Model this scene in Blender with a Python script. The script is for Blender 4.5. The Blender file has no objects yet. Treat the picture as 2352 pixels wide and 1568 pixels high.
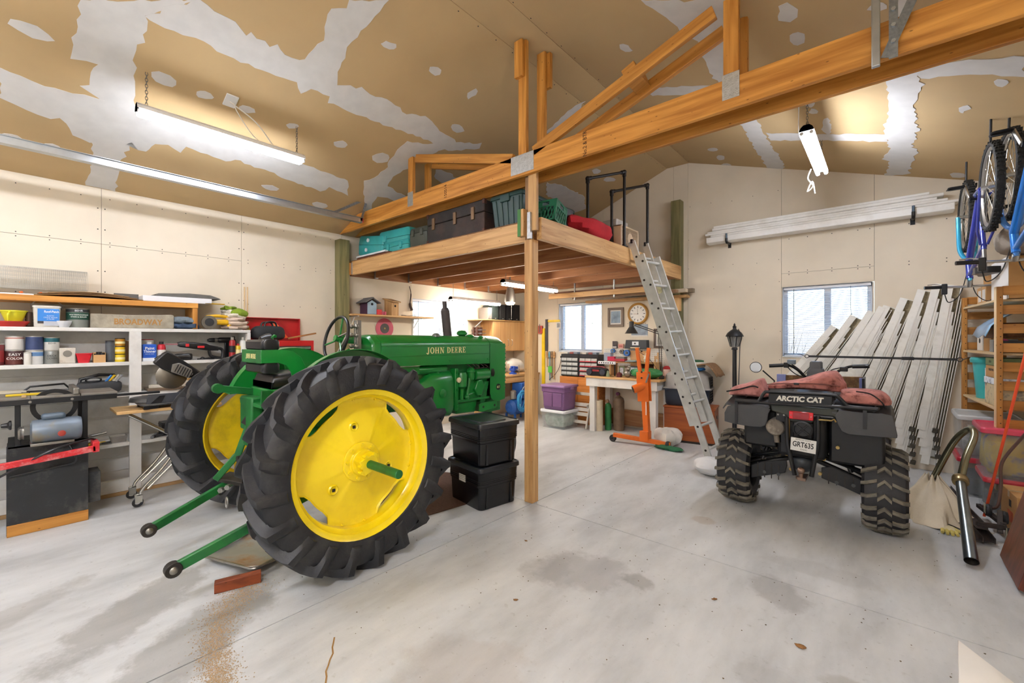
import bpy, bmesh, math, random
from mathutils import Vector, Matrix, Euler
random.seed(7)
S = bpy.context.scene
C = S.collection
PI = math.pi
def R(a): return math.radians(a)

# ---------------------------------------------------------------- camera
cam_d = bpy.data.cameras.new('camera'); cam = bpy.data.objects.new('camera', cam_d); C.objects.link(cam)
cam.location = (0, 0, 1.45); cam.rotation_euler = (R(90), 0, R(40.94))
cam_d.sensor_width = 36; cam_d.lens = 36*989/2352; cam_d.shift_y = -6/2352
cam_d.clip_start = .05; cam_d.clip_end = 200
S.camera = cam
# ---------------------------------------------------------------- daylight and exposure
w = bpy.data.worlds.new('sky'); S.world = w; w.use_nodes = True
nt = w.node_tree; nt.nodes.clear()
wo = nt.nodes.new('ShaderNodeOutputWorld'); bg = nt.nodes.new('ShaderNodeBackground'); sk = nt.nodes.new('ShaderNodeTexSky')
sk.sky_type = 'NISHITA'; sk.sun_disc = False; sk.sun_elevation = R(48); sk.sun_rotation = R(200); sk.air_density = 1.; sk.dust_density = .6
bg.inputs['Strength'].default_value = .32
nt.links.new(sk.outputs[0], bg.inputs[0]); nt.links.new(bg.outputs[0], wo.inputs[0])
S.view_settings.view_transform = 'Standard'; S.view_settings.look = 'None'
S.view_settings.exposure = 0.96; S.view_settings.gamma = 1.0; S.view_settings.use_curve_mapping = False

# ---------------------------------------------------------------- helpers
def tag(o, label=None, cat=None, group=None, kind=None):
    if label: o['label'] = label
    if cat: o['category'] = cat
    if group: o['group'] = group
    if kind: o['kind'] = kind
    return o
def thing(name, label, cat, loc=(0, 0, 0), rz=0, group=None):
    o = bpy.data.objects.new(name, None); C.objects.link(o); o.empty_display_size = .05
    o.location = loc; o.rotation_euler = (0, 0, rz)
    return tag(o, label, cat, group)
def copy_tree(o, parent=None):
    n = o.copy(); C.objects.link(n)
    n.parent = parent
    for ch in list(o.children):
        copy_tree(ch, n)
    return n
def dup(o, loc, rz=0, label=None, scale=None):
    n = copy_tree(o); n.location = loc; n.rotation_euler = (0, 0, rz)
    if scale: n.scale = (scale,)*3 if not isinstance(scale, tuple) else scale
    if label: n['label'] = label
    return n
def lin(h):
    if not isinstance(h, str): return h
    h = h.lstrip('#'); out = []
    for i in (0, 2, 4):
        v = int(h[i:i+2], 16)/255
        out.append(v/12.92 if v <= .04045 else ((v+.055)/1.055)**2.4)
    return tuple(out)
MATS = {}
def _new(name):
    m = bpy.data.materials.new(name); m.use_nodes = True
    n = m.node_tree.nodes; b = n['Principled BSDF']
    return m, m.node_tree, n, b
def M(name, hexc, rough=.6, metal=0., var=.12, vs=6., bump=0., bs=60., rand=0., alpha=1., trans=0., coat=0., dirt=None, dirt_amt=.5, dirt_s=3., spec=None):
    """procedural surface: colour with soft mottling, optional fine relief and dirt patches"""
    if name in MATS: return MATS[name]
    m, t, n, b = _new(name); L = t.links
    c = lin(hexc)
    tc = n.new('ShaderNodeTexCoord'); nz = n.new('ShaderNodeTexNoise'); nz.inputs['Scale'].default_value = vs; nz.inputs['Detail'].default_value = 5
    L.new(tc.outputs['Object'], nz.inputs['Vector'])
    rp = n.new('ShaderNodeValToRGB'); L.new(nz.outputs['Fac'], rp.inputs['Fac'])
    rp.color_ramp.elements[0].position = .3; rp.color_ramp.elements[1].position = .7
    rp.color_ramp.elements[0].color = tuple(max(0, x*(1-var)) for x in c)+(1,)
    rp.color_ramp.elements[1].color = tuple(min(1, x*(1+var)) for x in c)+(1,)
    out = rp.outputs['Color']
    if dirt:
        n2 = n.new('ShaderNodeTexNoise'); n2.inputs['Scale'].default_value = dirt_s; n2.inputs['Detail'].default_value = 8; n2.inputs['Roughness'].default_value = .65
        L.new(tc.outputs['Object'], n2.inputs['Vector'])
        mr = n.new('ShaderNodeMapRange'); mr.inputs[1].default_value = .5; mr.inputs[2].default_value = .68; mr.inputs[4].default_value = dirt_amt
        L.new(n2.outputs['Fac'], mr.inputs[0])
        mx = n.new('ShaderNodeMix'); mx.data_type = 'RGBA'; mx.inputs['B'].default_value = lin(dirt)+(1,)
        L.new(mr.outputs[0], mx.inputs['Factor']); L.new(out, mx.inputs['A']); out = mx.outputs['Result']
    if rand:
        oi = n.new('ShaderNodeObjectInfo'); hs = n.new('ShaderNodeHueSaturation')
        mp = n.new('ShaderNodeMapRange'); mp.inputs[3].default_value = 1-rand; mp.inputs[4].default_value = 1+rand
        L.new(oi.outputs['Random'], mp.inputs[0]); L.new(mp.outputs[0], hs.inputs['Value']); L.new(out, hs.inputs['Color']); out = hs.outputs['Color']
    L.new(out, b.inputs['Base Color'])
    b.inputs['Roughness'].default_value = rough; b.inputs['Metallic'].default_value = metal
    if spec is not None: b.inputs['Specular IOR Level'].default_value = spec
    if alpha < 1: b.inputs['Alpha'].default_value = alpha
    if trans: b.inputs['Transmission Weight'].default_value = trans
    if coat: b.inputs['Coat Weight'].default_value = coat; b.inputs['Coat Roughness'].default_value = .15
    if bump:
        n3 = n.new('ShaderNodeTexNoise'); n3.inputs['Scale'].default_value = bs; n3.inputs['Detail'].default_value = 4
        L.new(tc.outputs['Object'], n3.inputs['Vector'])
        bp = n.new('ShaderNodeBump'); bp.inputs['Strength'].default_value = bump; bp.inputs['Distance'].default_value = .01
        L.new(n3.outputs['Fac'], bp.inputs['Height']); L.new(bp.outputs[0], b.inputs['Normal'])
    MATS[name] = m; return m
def wood(name, dark, light, axis=0, scale=1., rough=.6, rand=.1, knots=True):
    """grained timber, grain along the object's axis 0/1/2"""
    if name in MATS: return MATS[name]
    m, t, n, b = _new(name); L = t.links
    tc = n.new('ShaderNodeTexCoord'); mp = n.new('ShaderNodeMapping')
    sc = [14*scale]*3; sc[axis] = .9*scale; mp.inputs['Scale'].default_value = sc
    oi = n.new('ShaderNodeObjectInfo'); ad = n.new('ShaderNodeVectorMath'); ad.operation = 'MULTIPLY_ADD'
    L.new(tc.outputs['Object'], ad.inputs[0]); ad.inputs[1].default_value = (1, 1, 1)
    rv = n.new('ShaderNodeCombineXYZ'); ml = n.new('ShaderNodeMath'); ml.operation = 'MULTIPLY'; ml.inputs[1].default_value = 37
    L.new(oi.outputs['Random'], ml.inputs[0])
    for i in range(3): L.new(ml.outputs[0], rv.inputs[i])
    L.new(rv.outputs[0], ad.inputs[2]); L.new(ad.outputs[0], mp.inputs[0])
    nz = n.new('ShaderNodeTexNoise'); nz.inputs['Scale'].default_value = 1.6; nz.inputs['Detail'].default_value = 6; nz.inputs['Distortion'].default_value = .6
    L.new(mp.outputs[0], nz.inputs['Vector'])
    rp = n.new('ShaderNodeValToRGB'); L.new(nz.outputs['Fac'], rp.inputs['Fac'])
    e = rp.color_ramp.elements; e[0].position = .32; e[1].position = .68
    e[0].color = lin(dark)+(1,); e[1].color = lin(light)+(1,)
    out = rp.outputs['Color']
    if knots:
        vo = n.new('ShaderNodeTexVoronoi'); m2 = n.new('ShaderNodeMapping'); s2 = [5*scale]*3; s2[axis] = 2.2*scale; m2.inputs['Scale'].default_value = s2
        L.new(ad.outputs[0], m2.inputs[0]); L.new(m2.outputs[0], vo.inputs['Vector'])
        mr = n.new('ShaderNodeMapRange'); mr.inputs[1].default_value = .05; mr.inputs[2].default_value = .11; mr.inputs[3].default_value = .8; mr.inputs[4].default_value = 0
        L.new(vo.outputs['Distance'], mr.inputs[0])
        mx = n.new('ShaderNodeMix'); mx.data_type = 'RGBA'; mx.inputs['B'].default_value = tuple(x*.35 for x in lin(dark))+(1,)
        L.new(mr.outputs[0], mx.inputs['Factor']); L.new(out, mx.inputs['A']); out = mx.outputs['Result']
    hs = n.new('ShaderNodeHueSaturation'); mq = n.new('ShaderNodeMapRange'); mq.inputs[3].default_value = 1-rand; mq.inputs[4].default_value = 1+rand
    L.new(oi.outputs['Random'], mq.inputs[0]); L.new(mq.outputs[0], hs.inputs['Value']); L.new(out, hs.inputs['Color'])
    L.new(hs.outputs['Color'], b.inputs['Base Color'])
    b.inputs['Roughness'].default_value = rough
    bp = n.new('ShaderNodeBump'); bp.inputs['Strength'].default_value = .15; bp.inputs['Distance'].default_value = .004
    L.new(nz.outputs['Fac'], bp.inputs['Height']); L.new(bp.outputs[0], b.inputs['Normal'])
    MATS[name] = m; return m
def EM(name, hexc, strength):
    if name in MATS: return MATS[name]
    m, t, n, b = _new(name)
    b.inputs['Base Color'].default_value = lin(hexc)+(1,); b.inputs['Emission Color'].default_value = lin(hexc)+(1,)
    b.inputs['Emission Strength'].default_value = strength
    MATS[name] = m; return m

class MB:
    """collects shapes and links them as one mesh object"""
    def __init__(s, T=None): s.v = []; s.f = []; s.T = T
    def add(s, vs, fs):
        k = len(s.v)
        s.v += [tuple(s.T @ Vector(p)) if s.T else tuple(p) for p in vs]
        s.f += [tuple(i+k for i in q) for q in fs]; return s
    def bx(s, x0, x1, y0, y1, z0, z1):
        return s.add([(x0, y0, z0), (x1, y0, z0), (x1, y1, z0), (x0, y1, z0), (x0, y0, z1), (x1, y0, z1), (x1, y1, z1), (x0, y1, z1)],
                     [(3, 2, 1, 0), (4, 5, 6, 7), (0, 1, 5, 4), (1, 2, 6, 5), (2, 3, 7, 6), (3, 0, 4, 7)])
    def box(s, c, d, rot=(0, 0, 0)):
        q = Euler(rot).to_matrix(); a = Vector(c); vs = []
        for sz in (-.5, .5):
            for sx, sy in ((-.5, -.5), (.5, -.5), (.5, .5), (-.5, .5)):
                vs.append(a+q @ Vector((sx*d[0], sy*d[1], sz*d[2])))
        return s.add(vs, [(3, 2, 1, 0), (4, 5, 6, 7), (0, 1, 5, 4), (1, 2, 6, 5), (2, 3, 7, 6), (3, 0, 4, 7)])
    def bar(s, p0, p1, w, h, up=(0, 0, 1)):
        p0 = Vector(p0); p1 = Vector(p1); d = (p1-p0).normalized(); u = Vector(up)
        if abs(d.dot(u)) > .98: u = Vector((0, 1, 0))
        x = d.cross(u).normalized(); u = x.cross(d).normalized()
        vs = []
        for p in (p0, p1):
            for a, b in ((-.5, -.5), (.5, -.5), (.5, .5), (-.5, .5)): vs.append(p+x*a*w+u*b*h)
        return s.add(vs, [(3, 2, 1, 0), (4, 5, 6, 7), (0, 1, 5, 4), (1, 2, 6, 5), (2, 3, 7, 6), (3, 0, 4, 7)])
    def frame(s, d):
        d = Vector(d).normalized(); u = Vector((0, 0, 1)) if abs(d.z) < .95 else Vector((0, 1, 0))
        x = d.cross(u).normalized(); return x, x.cross(d).normalized()
    def cyl(s, p0, p1, r0, r1=None, n=16, cap=True):
        r1 = r0 if r1 is None else r1; p0 = Vector(p0); p1 = Vector(p1); x, y = s.frame(p1-p0); vs = []
        for p, r in ((p0, r0), (p1, r1)):
            for i in range(n): a = 2*PI*i/n; vs.append(p+x*math.cos(a)*r+y*math.sin(a)*r)
        fs = [((i+1) % n, i, n+i, n+(i+1) % n) for i in range(n)]
        if cap: fs += [tuple(range(n)), tuple(range(2*n-1, n-1, -1))]
        return s.add(vs, fs)
    def tube(s, pts, r, n=8, closed=False, cap=True):
        P = [Vector(p) for p in pts]; m = len(P); vs = []; x = None
        for i, p in enumerate(P):
            if closed: d = P[(i+1) % m]-P[i-1]
            else: d = P[min(i+1, m-1)]-P[max(i-1, 0)]
            d = d.normalized()
            if x is None: x, y = s.frame(d)
            else:
                x = (x-d*x.dot(d)); x = x.normalized() if x.length > 1e-6 else s.frame(d)[0]
            y = x.cross(d); rr = r[i] if isinstance(r, (list, tuple)) else r
            for k in range(n): a = 2*PI*k/n; vs.append(p+x*math.cos(a)*rr+y*math.sin(a)*rr)
        fs = []
        for i in range(m if closed else m-1):
            j = (i+1) % m
            for k in range(n): fs.append((i*n+(k+1) % n, i*n+k, j*n+k, j*n+(k+1) % n))
        if cap and not closed: fs += [tuple(range(n)), tuple(range(m*n-1, (m-1)*n-1, -1))]
        return s.add(vs, fs)
    def lathe(s, prof, n=24, c=(0, 0, 0), axis='Z', close=False):
        vs = []; c = Vector(c)
        for r, z in prof:
            for i in range(n):
                a = 2*PI*i/n; u, v = r*math.cos(a), r*math.sin(a)
                vs.append(c+Vector((u, v, z) if axis == 'Z' else (z, u, v) if axis == 'X' else (v, z, u)))
        fs = []; m = len(prof)
        for i in range(m if close else m-1):
            j = (i+1) % m
            for k in range(n): fs.append((i*n+k, i*n+(k+1) % n, j*n+(k+1) % n, j*n+k))
        if not close:
            if prof[0][0] > 1e-5: fs.append(tuple(range(n-1, -1, -1)))
            if prof[-1][0] > 1e-5: fs.append(tuple((m-1)*n+k for k in range(n)))
        return s.add(vs, fs)
    def prism(s, poly, d0, d1, ax='Y'):
        """poly of (a,b) extruded along ax: X -> (y,z), Y -> (x,z), Z -> (x,y)"""
        def P(a, b, d): return (d, a, b) if ax == 'X' else (a, d, b) if ax == 'Y' else (a, b, d)
        n = len(poly); vs = [P(a, b, d0) for a, b in poly]+[P(a, b, d1) for a, b in poly]
        return s.add(vs, [tuple(range(n)), tuple(range(2*n-1, n-1, -1))]+[(i, i+n, (i+1) % n+n, (i+1) % n) for i in range(n)])
    def ball(s, c, r, nu=14, nv=8):
        r = (r, r, r) if not isinstance(r, tuple) else r; vs = [(c[0], c[1], c[2]-r[2])]; fs = []
        for j in range(1, nv):
            t = -PI/2+PI*j/nv
            for i in range(nu): a = 2*PI*i/nu; vs.append((c[0]+r[0]*math.cos(t)*math.cos(a), c[1]+r[1]*math.cos(t)*math.sin(a), c[2]+r[2]*math.sin(t)))
        vs.append((c[0], c[1], c[2]+r[2])); T = len(vs)-1
        for i in range(nu):
            fs.append((0, 1+(i+1) % nu, 1+i)); fs.append((T, 1+(nv-2)*nu+i, 1+(nv-2)*nu+(i+1) % nu))
        for j in range(nv-2):
            for i in range(nu): a = 1+j*nu+i; b = 1+j*nu+(i+1) % nu; fs.append((a, b, b+nu, a+nu))
        return s.add(vs, fs)
    def rings(s, rs, cap=True, closed=False):
        n = len(rs[0]); vs = [p for r in rs for p in r]; fs = []; m = len(rs)
        for i in range(m if closed else m-1):
            j = (i+1) % m
            for k in range(n): fs.append((i*n+k, i*n+(k+1) % n, j*n+(k+1) % n, j*n+k))
        if cap and not closed: fs += [tuple(range(n-1, -1, -1)), tuple((m-1)*n+k for k in range(n))]
        return s.add(vs, fs)
    def grid(s, fn, nu, nv):
        vs = [fn(i/nu, j/nv) for i in range(nu+1) for j in range(nv+1)]
        return s.add(vs, [(i*(nv+1)+j, (i+1)*(nv+1)+j, (i+1)*(nv+1)+j+1, i*(nv+1)+j+1) for i in range(nu) for j in range(nv)])
    def build(s, name, mat, parent=None, bev=0, seg=2, smooth=35, solid=0, sub=0, loc=None, rot=None, recalc=True):
        me = bpy.data.meshes.new(name); me.from_pydata(s.v, [], s.f)
        if recalc and len(s.f) > 1:
            b = bmesh.new(); b.from_mesh(me); bmesh.ops.recalc_face_normals(b, faces=b.faces); b.to_mesh(me); b.free()
        me.materials.append(mat)
        if smooth: me.shade_smooth(); me.set_sharp_from_angle(angle=R(smooth))
        o = bpy.data.objects.new(name, me); C.objects.link(o); o.parent = parent
        if loc: o.location = loc
        if rot: o.rotation_euler = rot
        if solid: q = o.modifiers.new('thickness', 'SOLIDIFY'); q.thickness = solid; q.offset = 0
        if sub: q = o.modifiers.new('subdivision', 'SUBSURF'); q.levels = sub; q.render_levels = sub
        if bev: q = o.modifiers.new('bevel', 'BEVEL'); q.width = bev; q.segments = seg; q.limit_method = 'ANGLE'; q.angle_limit = R(40)
        return o
def text(s, size, mat, parent=None, loc=(0, 0, 0), rot=(0, 0, 0), name='lettering', ext=.001, shear=0., offset=0., width=1., align='CENTER'):
    cu = bpy.data.curves.new(name, 'FONT'); cu.body = s; cu.size = size; cu.extrude = ext; cu.shear = shear; cu.offset = offset
    cu.align_x = align; cu.align_y = 'CENTER'; cu.resolution_u = 3
    t = bpy.data.objects.new('tmp', cu); me = bpy.data.meshes.new_from_object(t)
    bpy.data.objects.remove(t); bpy.data.curves.remove(cu)
    me.name = name; me.materials.clear(); me.materials.append(mat)
    if width != 1:
        for v in me.vertices: v.co.x *= width
    o = bpy.data.objects.new(name, me); C.objects.link(o); o.parent = parent; o.location = loc; o.rotation_euler = rot
    return o
def struct(o, kind='structure'): o['kind'] = kind; return o
def rrect(x0, x1, y0, y1, r, n=4):
    out = []
    for cx, cy, a0 in ((x1-r, y1-r, 0), (x0+r, y1-r, 90), (x0+r, y0+r, 180), (x1-r, y0+r, 270)):
        for i in range(n+1): a = R(a0+90*i/n); out.append((cx+r*math.cos(a), cy+r*math.sin(a)))
    return out
def smooth_path(pts, k=6):
    """Catmull-Rom through points"""
    P = [Vector(p) for p in pts]; P = [P[0]*2-P[1]]+P+[P[-1]*2-P[-2]]; out = []
    for i in range(1, len(P)-2):
        for j in range(k):
            t = j/k; a, b, c, d = P[i-1], P[i], P[i+1], P[i+2]
            out.append(.5*((2*b)+(c-a)*t+(2*a-5*b+4*c-d)*t*t+(3*b-a-3*c+d)*t*t*t))
    out.append(P[-2]); return out
def blob(c, d, seed=0, amp=.15, nu=20, nv=12, sq=1., flat=True):
    """crumpled cloth-like heap: rounded box with wavy surface; c = centre of the base"""
    rg = random.Random(seed); ph = [(rg.uniform(0, 6.3), rg.uniform(1.5, 4.5), rg.uniform(1.5, 5), rg.uniform(-3, 3)) for _ in range(6)]
    def q(x): return math.copysign(abs(x)**sq, x)
    vs = []; fs = []
    for j in range(nv+1):
        t = -PI/2+PI*j/nv
        for i in range(nu):
            a = 2*PI*i/nu
            x, y, z = q(math.cos(t))*q(math.cos(a)), q(math.cos(t))*q(math.sin(a)), q(math.sin(t))
            k = 1+amp*sum(math.sin(p+fx*x+fy*y*2+fz*z) for p, fx, fy, fz in ph)/2.5
            zz = (z*k*.5+.5)*d[2]
            if flat: zz = max(0, zz)
            vs.append((c[0]+x*k*d[0]/2, c[1]+y*k*d[1]/2, c[2]+zz))
    for j in range(nv):
        for i in range(nu): fs.append((j*nu+i, j*nu+(i+1) % nu, (j+1)*nu+(i+1) % nu, (j+1)*nu+i))
    b = MB(); b.add(vs, fs); return b
# outlines of the joint compound on the two ceiling slopes, metres (x, y)
MUD = [
 ('L', [(-3.84,0.27),(-3.99,0.27),(-4.19,0.26),(-4.31,0.25),(-4.28,0.33),(-4.28,0.39),(-4.37,0.35),(-4.49,0.36),(-4.53,0.31),(-4.59,0.41),(-4.96,0.4),(-5.17,0.42),(-5.44,0.45),(-5.68,0.43),(-5.69,0.64),(-5.42,0.64),(-5.31,0.61),(-5.16,0.64),(-4.98,0.67),(-4.82,0.66),(-4.55,0.62),(-4.4,0.61),(-4.32,0.59),(-4.27,0.58),(-4.19,0.59),(-4.14,0.56),(-4,0.57),(-3.86,0.61),(-3.79,0.59),(-3.76,0.57),(-3.48,0.81)]),
 ('L', [(-4.59,-0.07),(-4.6,0.02),(-4.62,0.14),(-4.62,0.28),(-4.59,0.41),(-4.55,0.62),(-4.58,0.69),(-4.59,1.21),(-4.63,2),(-4.68,2.51),(-4.91,2.64),(-4.86,2.38),(-4.97,2.32),(-4.94,2.2),(-4.92,1.92),(-4.86,1.74),(-4.87,1.55),(-4.83,1.41),(-4.9,1.35),(-4.85,1.14),(-4.84,1.02),(-4.94,1),(-4.88,0.9),(-4.91,0.81),(-5.04,0.77),(-5.04,0.72),(-4.98,0.67),(-5.1,0.41),(-5.06,0.31),(-4.99,0.29),(-4.94,0.27),(-4.91,0.23),(-4.94,0.18),(-4.93,0.11),(-4.9,-0),(-4.86,-0.07)]),
 ('L', [(-3.76,0.57),(-3.77,0.6),(-3.78,0.68),(-3.78,0.78),(-3.76,0.85),(-3.79,0.99),(-3.79,1.1),(-3.79,1.25),(-3.78,1.4),(-3.76,1.56),(-3.85,1.63),(-3.76,1.68),(-3.76,1.84),(-3.82,1.86),(-3.82,2.14),(-3.81,2.42),(-3.8,2.61),(-3.77,2.99),(-3.85,3.12),(-3.74,3.34),(-3.6,3.56),(-3.53,3.53),(-3.64,3.25),(-3.61,2.98),(-3.53,2.77),(-3.59,2.55),(-3.54,2.29),(-3.57,2.13),(-3.54,2.03),(-3.62,1.86),(-3.51,1.79),(-3.28,1.76),(-3.11,1.78),(-2.96,1.8),(-2.8,1.83),(-2.96,1.59),(-3.02,1.61),(-3.08,1.52),(-3.32,1.57),(-3.54,1.53),(-3.57,1.5),(-3.58,1.39),(-3.52,1.31),(-3.57,1.28),(-3.53,1.14),(-3.57,1.12),(-3.51,1.03),(-3.51,0.95),(-3.48,0.81)]),
 ('L', [(-3.86,2.88),(-3.79,3.03),(-3.83,3.16),(-4.08,3.04),(-4.13,3.02),(-4.41,2.94),(-4.56,2.97),(-4.88,2.97),(-5.13,3.06),(-5.24,3.03),(-4.85,2.82),(-4.79,2.75),(-4.61,2.67),(-4.52,2.75),(-4.35,2.79),(-4.08,2.73),(-3.89,2.76)]),
 ('L', [(-4.59,2.8),(-4.59,3),(-4.67,3.35),(-4.8,3.4),(-4.78,3.09),(-4.8,2.92)]),
 ('L', [(-4.08,3.3),(-4.08,3.57),(-4.15,3.71),(-4.28,3.61),(-4.23,3.42)]),
 ('L', [(-3.64,4.95),(-3.57,5.22),(-3.58,5.84),(-3.78,6.23),(-3.97,6.06),(-3.88,5.67),(-3.81,5.17)]),
 ('L', [(-2.76,4.08),(-2.52,4.12),(-2.64,4.21),(-2.86,4.19),(-3.03,4.15),(-3.08,4.13)]),
 ('L', [(-4.21,0.17),(-4.24,0.14),(-4.26,0.07),(-4.23,0.01),(-4.21,-0.03),(-4.17,-0.02),(-4.15,0.02),(-4.15,0.09),(-4.18,0.14)]),
 ('L', [(-4.22,0.83),(-4.25,0.81),(-4.26,0.76),(-4.25,0.71),(-4.22,0.68),(-4.18,0.67),(-4.15,0.71),(-4.15,0.78),(-4.18,0.82)]),
 ('L', [(-4.21,1.08),(-4.23,1.07),(-4.25,1.03),(-4.26,0.98),(-4.24,0.96),(-4.21,0.96),(-4.19,0.98),(-4.18,1.01),(-4.18,1.05)]),
 ('L', [(-4.21,1.39),(-4.22,1.37),(-4.24,1.34),(-4.25,1.29),(-4.23,1.26),(-4.21,1.26),(-4.18,1.28),(-4.17,1.33),(-4.18,1.37)]),
 ('L', [(-3.08,2.08),(-3.1,2.07),(-3.12,2.04),(-3.13,1.99),(-3.11,1.96),(-3.12,1.96),(-3.08,1.98),(-3.07,2.02),(-3.06,2.06)]),
 ('L', [(-3.07,2.55),(-3.09,2.55),(-3.12,2.52),(-3.12,2.47),(-3.11,2.44),(-3.08,2.43),(-3.06,2.45),(-3.04,2.49),(-3.05,2.53)]),
 ('L', [(-3.48,3.21),(-3.51,3.2),(-3.54,3.16),(-3.54,3.1),(-3.51,3.05),(-3.48,3.04),(-3.46,3.06),(-3.44,3.11),(-3.45,3.16)]),
 ('L', [(-4.2,2.25),(-4.24,2.24),(-4.26,2.22),(-4.27,2.17),(-4.26,2.13),(-4.23,2.12),(-4.2,2.14),(-4.17,2.18),(-4.18,2.22)]),
 ('L', [(-4.19,1.76),(-4.21,1.75),(-4.23,1.73),(-4.25,1.69),(-4.24,1.66),(-4.22,1.65),(-4.19,1.67),(-4.18,1.71),(-4.17,1.74)]),
 ('L', [(-4.17,2.73),(-4.23,2.74),(-4.27,2.7),(-4.29,2.65),(-4.28,2.58),(-4.23,2.55),(-4.18,2.57),(-4.14,2.62),(-4.14,2.69)]),
 ('L', [(-3.03,2.97),(-3.04,2.99),(-3.08,3),(-3.12,2.98),(-3.16,2.97),(-3.14,2.94),(-3.11,2.92),(-3.07,2.93),(-3.03,2.95)]),
 ('L', [(-5.24,0.03),(-5.28,0.01),(-5.3,-0.02),(-5.3,-0.06),(-5.28,-0.09),(-5.26,-0.09),(-5.23,-0.06),(-5.22,-0.02),(-5.22,0.01)]),
 ('L', [(-5.27,0.27),(-5.3,0.24),(-5.33,0.21),(-5.35,0.15),(-5.32,0.12),(-5.29,0.12),(-5.24,0.16),(-5.22,0.2),(-5.23,0.24)]),
 ('L', [(-5.29,1.05),(-5.31,1.04),(-5.34,0.99),(-5.35,0.94),(-5.33,0.9),(-5.3,0.89),(-5.27,0.93),(-5.25,0.98),(-5.26,1.03)]),
 ('L', [(-5.09,1.92),(-5.13,1.91),(-5.15,1.85),(-5.14,1.8),(-5.12,1.76),(-5.1,1.74),(-5.07,1.78),(-5.06,1.84),(-5.07,1.88)]),
 ('L', [(-5.18,2.51),(-5.22,2.51),(-5.24,2.46),(-5.24,2.4),(-5.22,2.35),(-5.19,2.33),(-5.15,2.37),(-5.15,2.43),(-5.15,2.48)]),
 ('L', [(-3.1,5.53),(-3.13,5.56),(-3.16,5.54),(-3.19,5.48),(-3.18,5.42),(-3.16,5.38),(-3.12,5.39),(-3.1,5.42),(-3.09,5.48)]),
 ('L', [(-3.1,5.98),(-3.13,5.99),(-3.16,5.94),(-3.19,5.87),(-3.2,5.79),(-3.17,5.76),(-3.14,5.77),(-3.11,5.83),(-3.09,5.91)]),
 ('R', [(-1.27,2.8),(-1.21,2.96),(-1.18,3.03),(-1.13,3.25),(-1.08,3.38),(-1.12,3.79),(-1.13,4.12),(-0.96,4.14),(-0.8,3.48),(-0.73,2.96)]),
 ('R', [(-1.85,4.12),(-1.64,4.1),(-1.16,4.11),(-0.99,4.13),(-1.03,4.31),(-1.8,4.28)]),
 ('R', [(-1.14,4.78),(-0.98,4.81),(-1,5.23),(-1,5.71),(-0.97,6.36),(-1.01,6.61),(-1.19,6.65),(-1.19,5.89),(-1.18,5.37)]),
 ('R', [(-0.97,5.29),(-0.62,5.29),(0.02,5.28),(0.02,5.47),(-0.45,5.48),(-0.97,5.52)]),
 ('R', [(0.04,3.2),(0.09,3.22),(0.11,3.58),(0.18,4.04),(0.19,4.31),(0.17,4.62),(0.22,5.18),(0.19,5.52),(0.23,5.7),(0.19,6.51),(0,6.6),(0.04,6.07),(-0.03,6.01),(0.04,5.66),(-0.01,5.19),(0.02,4.79),(0.01,4.08),(0.03,3.67)]),
 ('R', [(0.17,3.95),(0.35,3.95),(0.63,3.95),(0.67,4.21),(0.37,4.14),(0.18,4.17)]),
 ('R', [(-0.5,3.1),(-0.45,3.07),(-0.4,3.16),(-0.42,3.24),(-0.47,3.29),(-0.53,3.25)]),
 ('R', [(-1.52,4.63),(-1.21,4.29),(-1.05,4.4),(-1.18,4.75),(-1.33,4.69),(-1.52,4.77)]),
 ('R', [(-0.41,3.49),(-0.42,3.55),(-0.46,3.57),(-0.48,3.56),(-0.5,3.51),(-0.49,3.44),(-0.47,3.41),(-0.44,3.41),(-0.41,3.44)]),
 ('R', [(0.01,3.24),(-0,3.26),(-0.03,3.28),(-0.06,3.28),(-0.08,3.26),(-0.07,3.23),(-0.05,3.21),(-0.03,3.2),(-0.01,3.21)]),
 ('R', [(-1.61,3.4),(-1.64,3.42),(-1.68,3.41),(-1.7,3.36),(-1.69,3.34),(-1.67,3.3),(-1.64,3.29),(-1.61,3.32),(-1.61,3.36)]),
 ('R', [(-0.47,4.55),(-0.48,4.6),(-0.5,4.64),(-0.53,4.62),(-0.54,4.57),(-0.52,4.51),(-0.51,4.47),(-0.48,4.46),(-0.47,4.48)]),
 ('R', [(-0.46,4.73),(-0.47,4.78),(-0.5,4.78),(-0.51,4.78),(-0.53,4.75),(-0.52,4.71),(-0.5,4.66),(-0.48,4.67),(-0.47,4.69)]),
 ('R', [(-1.63,5.91),(-1.65,5.96),(-1.7,5.99),(-1.75,5.99),(-1.76,5.95),(-1.75,5.91),(-1.71,5.87),(-1.66,5.85),(-1.63,5.87)]),
 ('R', [(-1.63,6.25),(-1.66,6.33),(-1.71,6.37),(-1.74,6.37),(-1.75,6.3),(-1.73,6.23),(-1.69,6.16),(-1.65,6.15),(-1.62,6.18)]),
 ('R', [(-1.63,6.57),(-1.67,6.63),(-1.71,6.67),(-1.76,6.67),(-1.78,6.63),(-1.76,6.58),(-1.72,6.52),(-1.67,6.5),(-1.64,6.53)]),
 ('R', [(-0.39,5.09),(-0.4,5.24),(-0.43,5.32),(-0.45,5.3),(-0.47,5.17),(-0.45,5.01),(-0.43,4.91),(-0.4,4.88),(-0.38,4.95)]),
 ('R', [(0.47,4.66),(0.48,4.71),(0.46,4.76),(0.45,4.8),(0.44,4.79),(0.43,4.76),(0.43,4.7),(0.44,4.66),(0.46,4.65)]),
 ('R', [(0.62,4.29),(0.61,4.33),(0.59,4.36),(0.57,4.34),(0.55,4.31),(0.55,4.27),(0.56,4.23),(0.58,4.24),(0.6,4.26)]),
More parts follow.
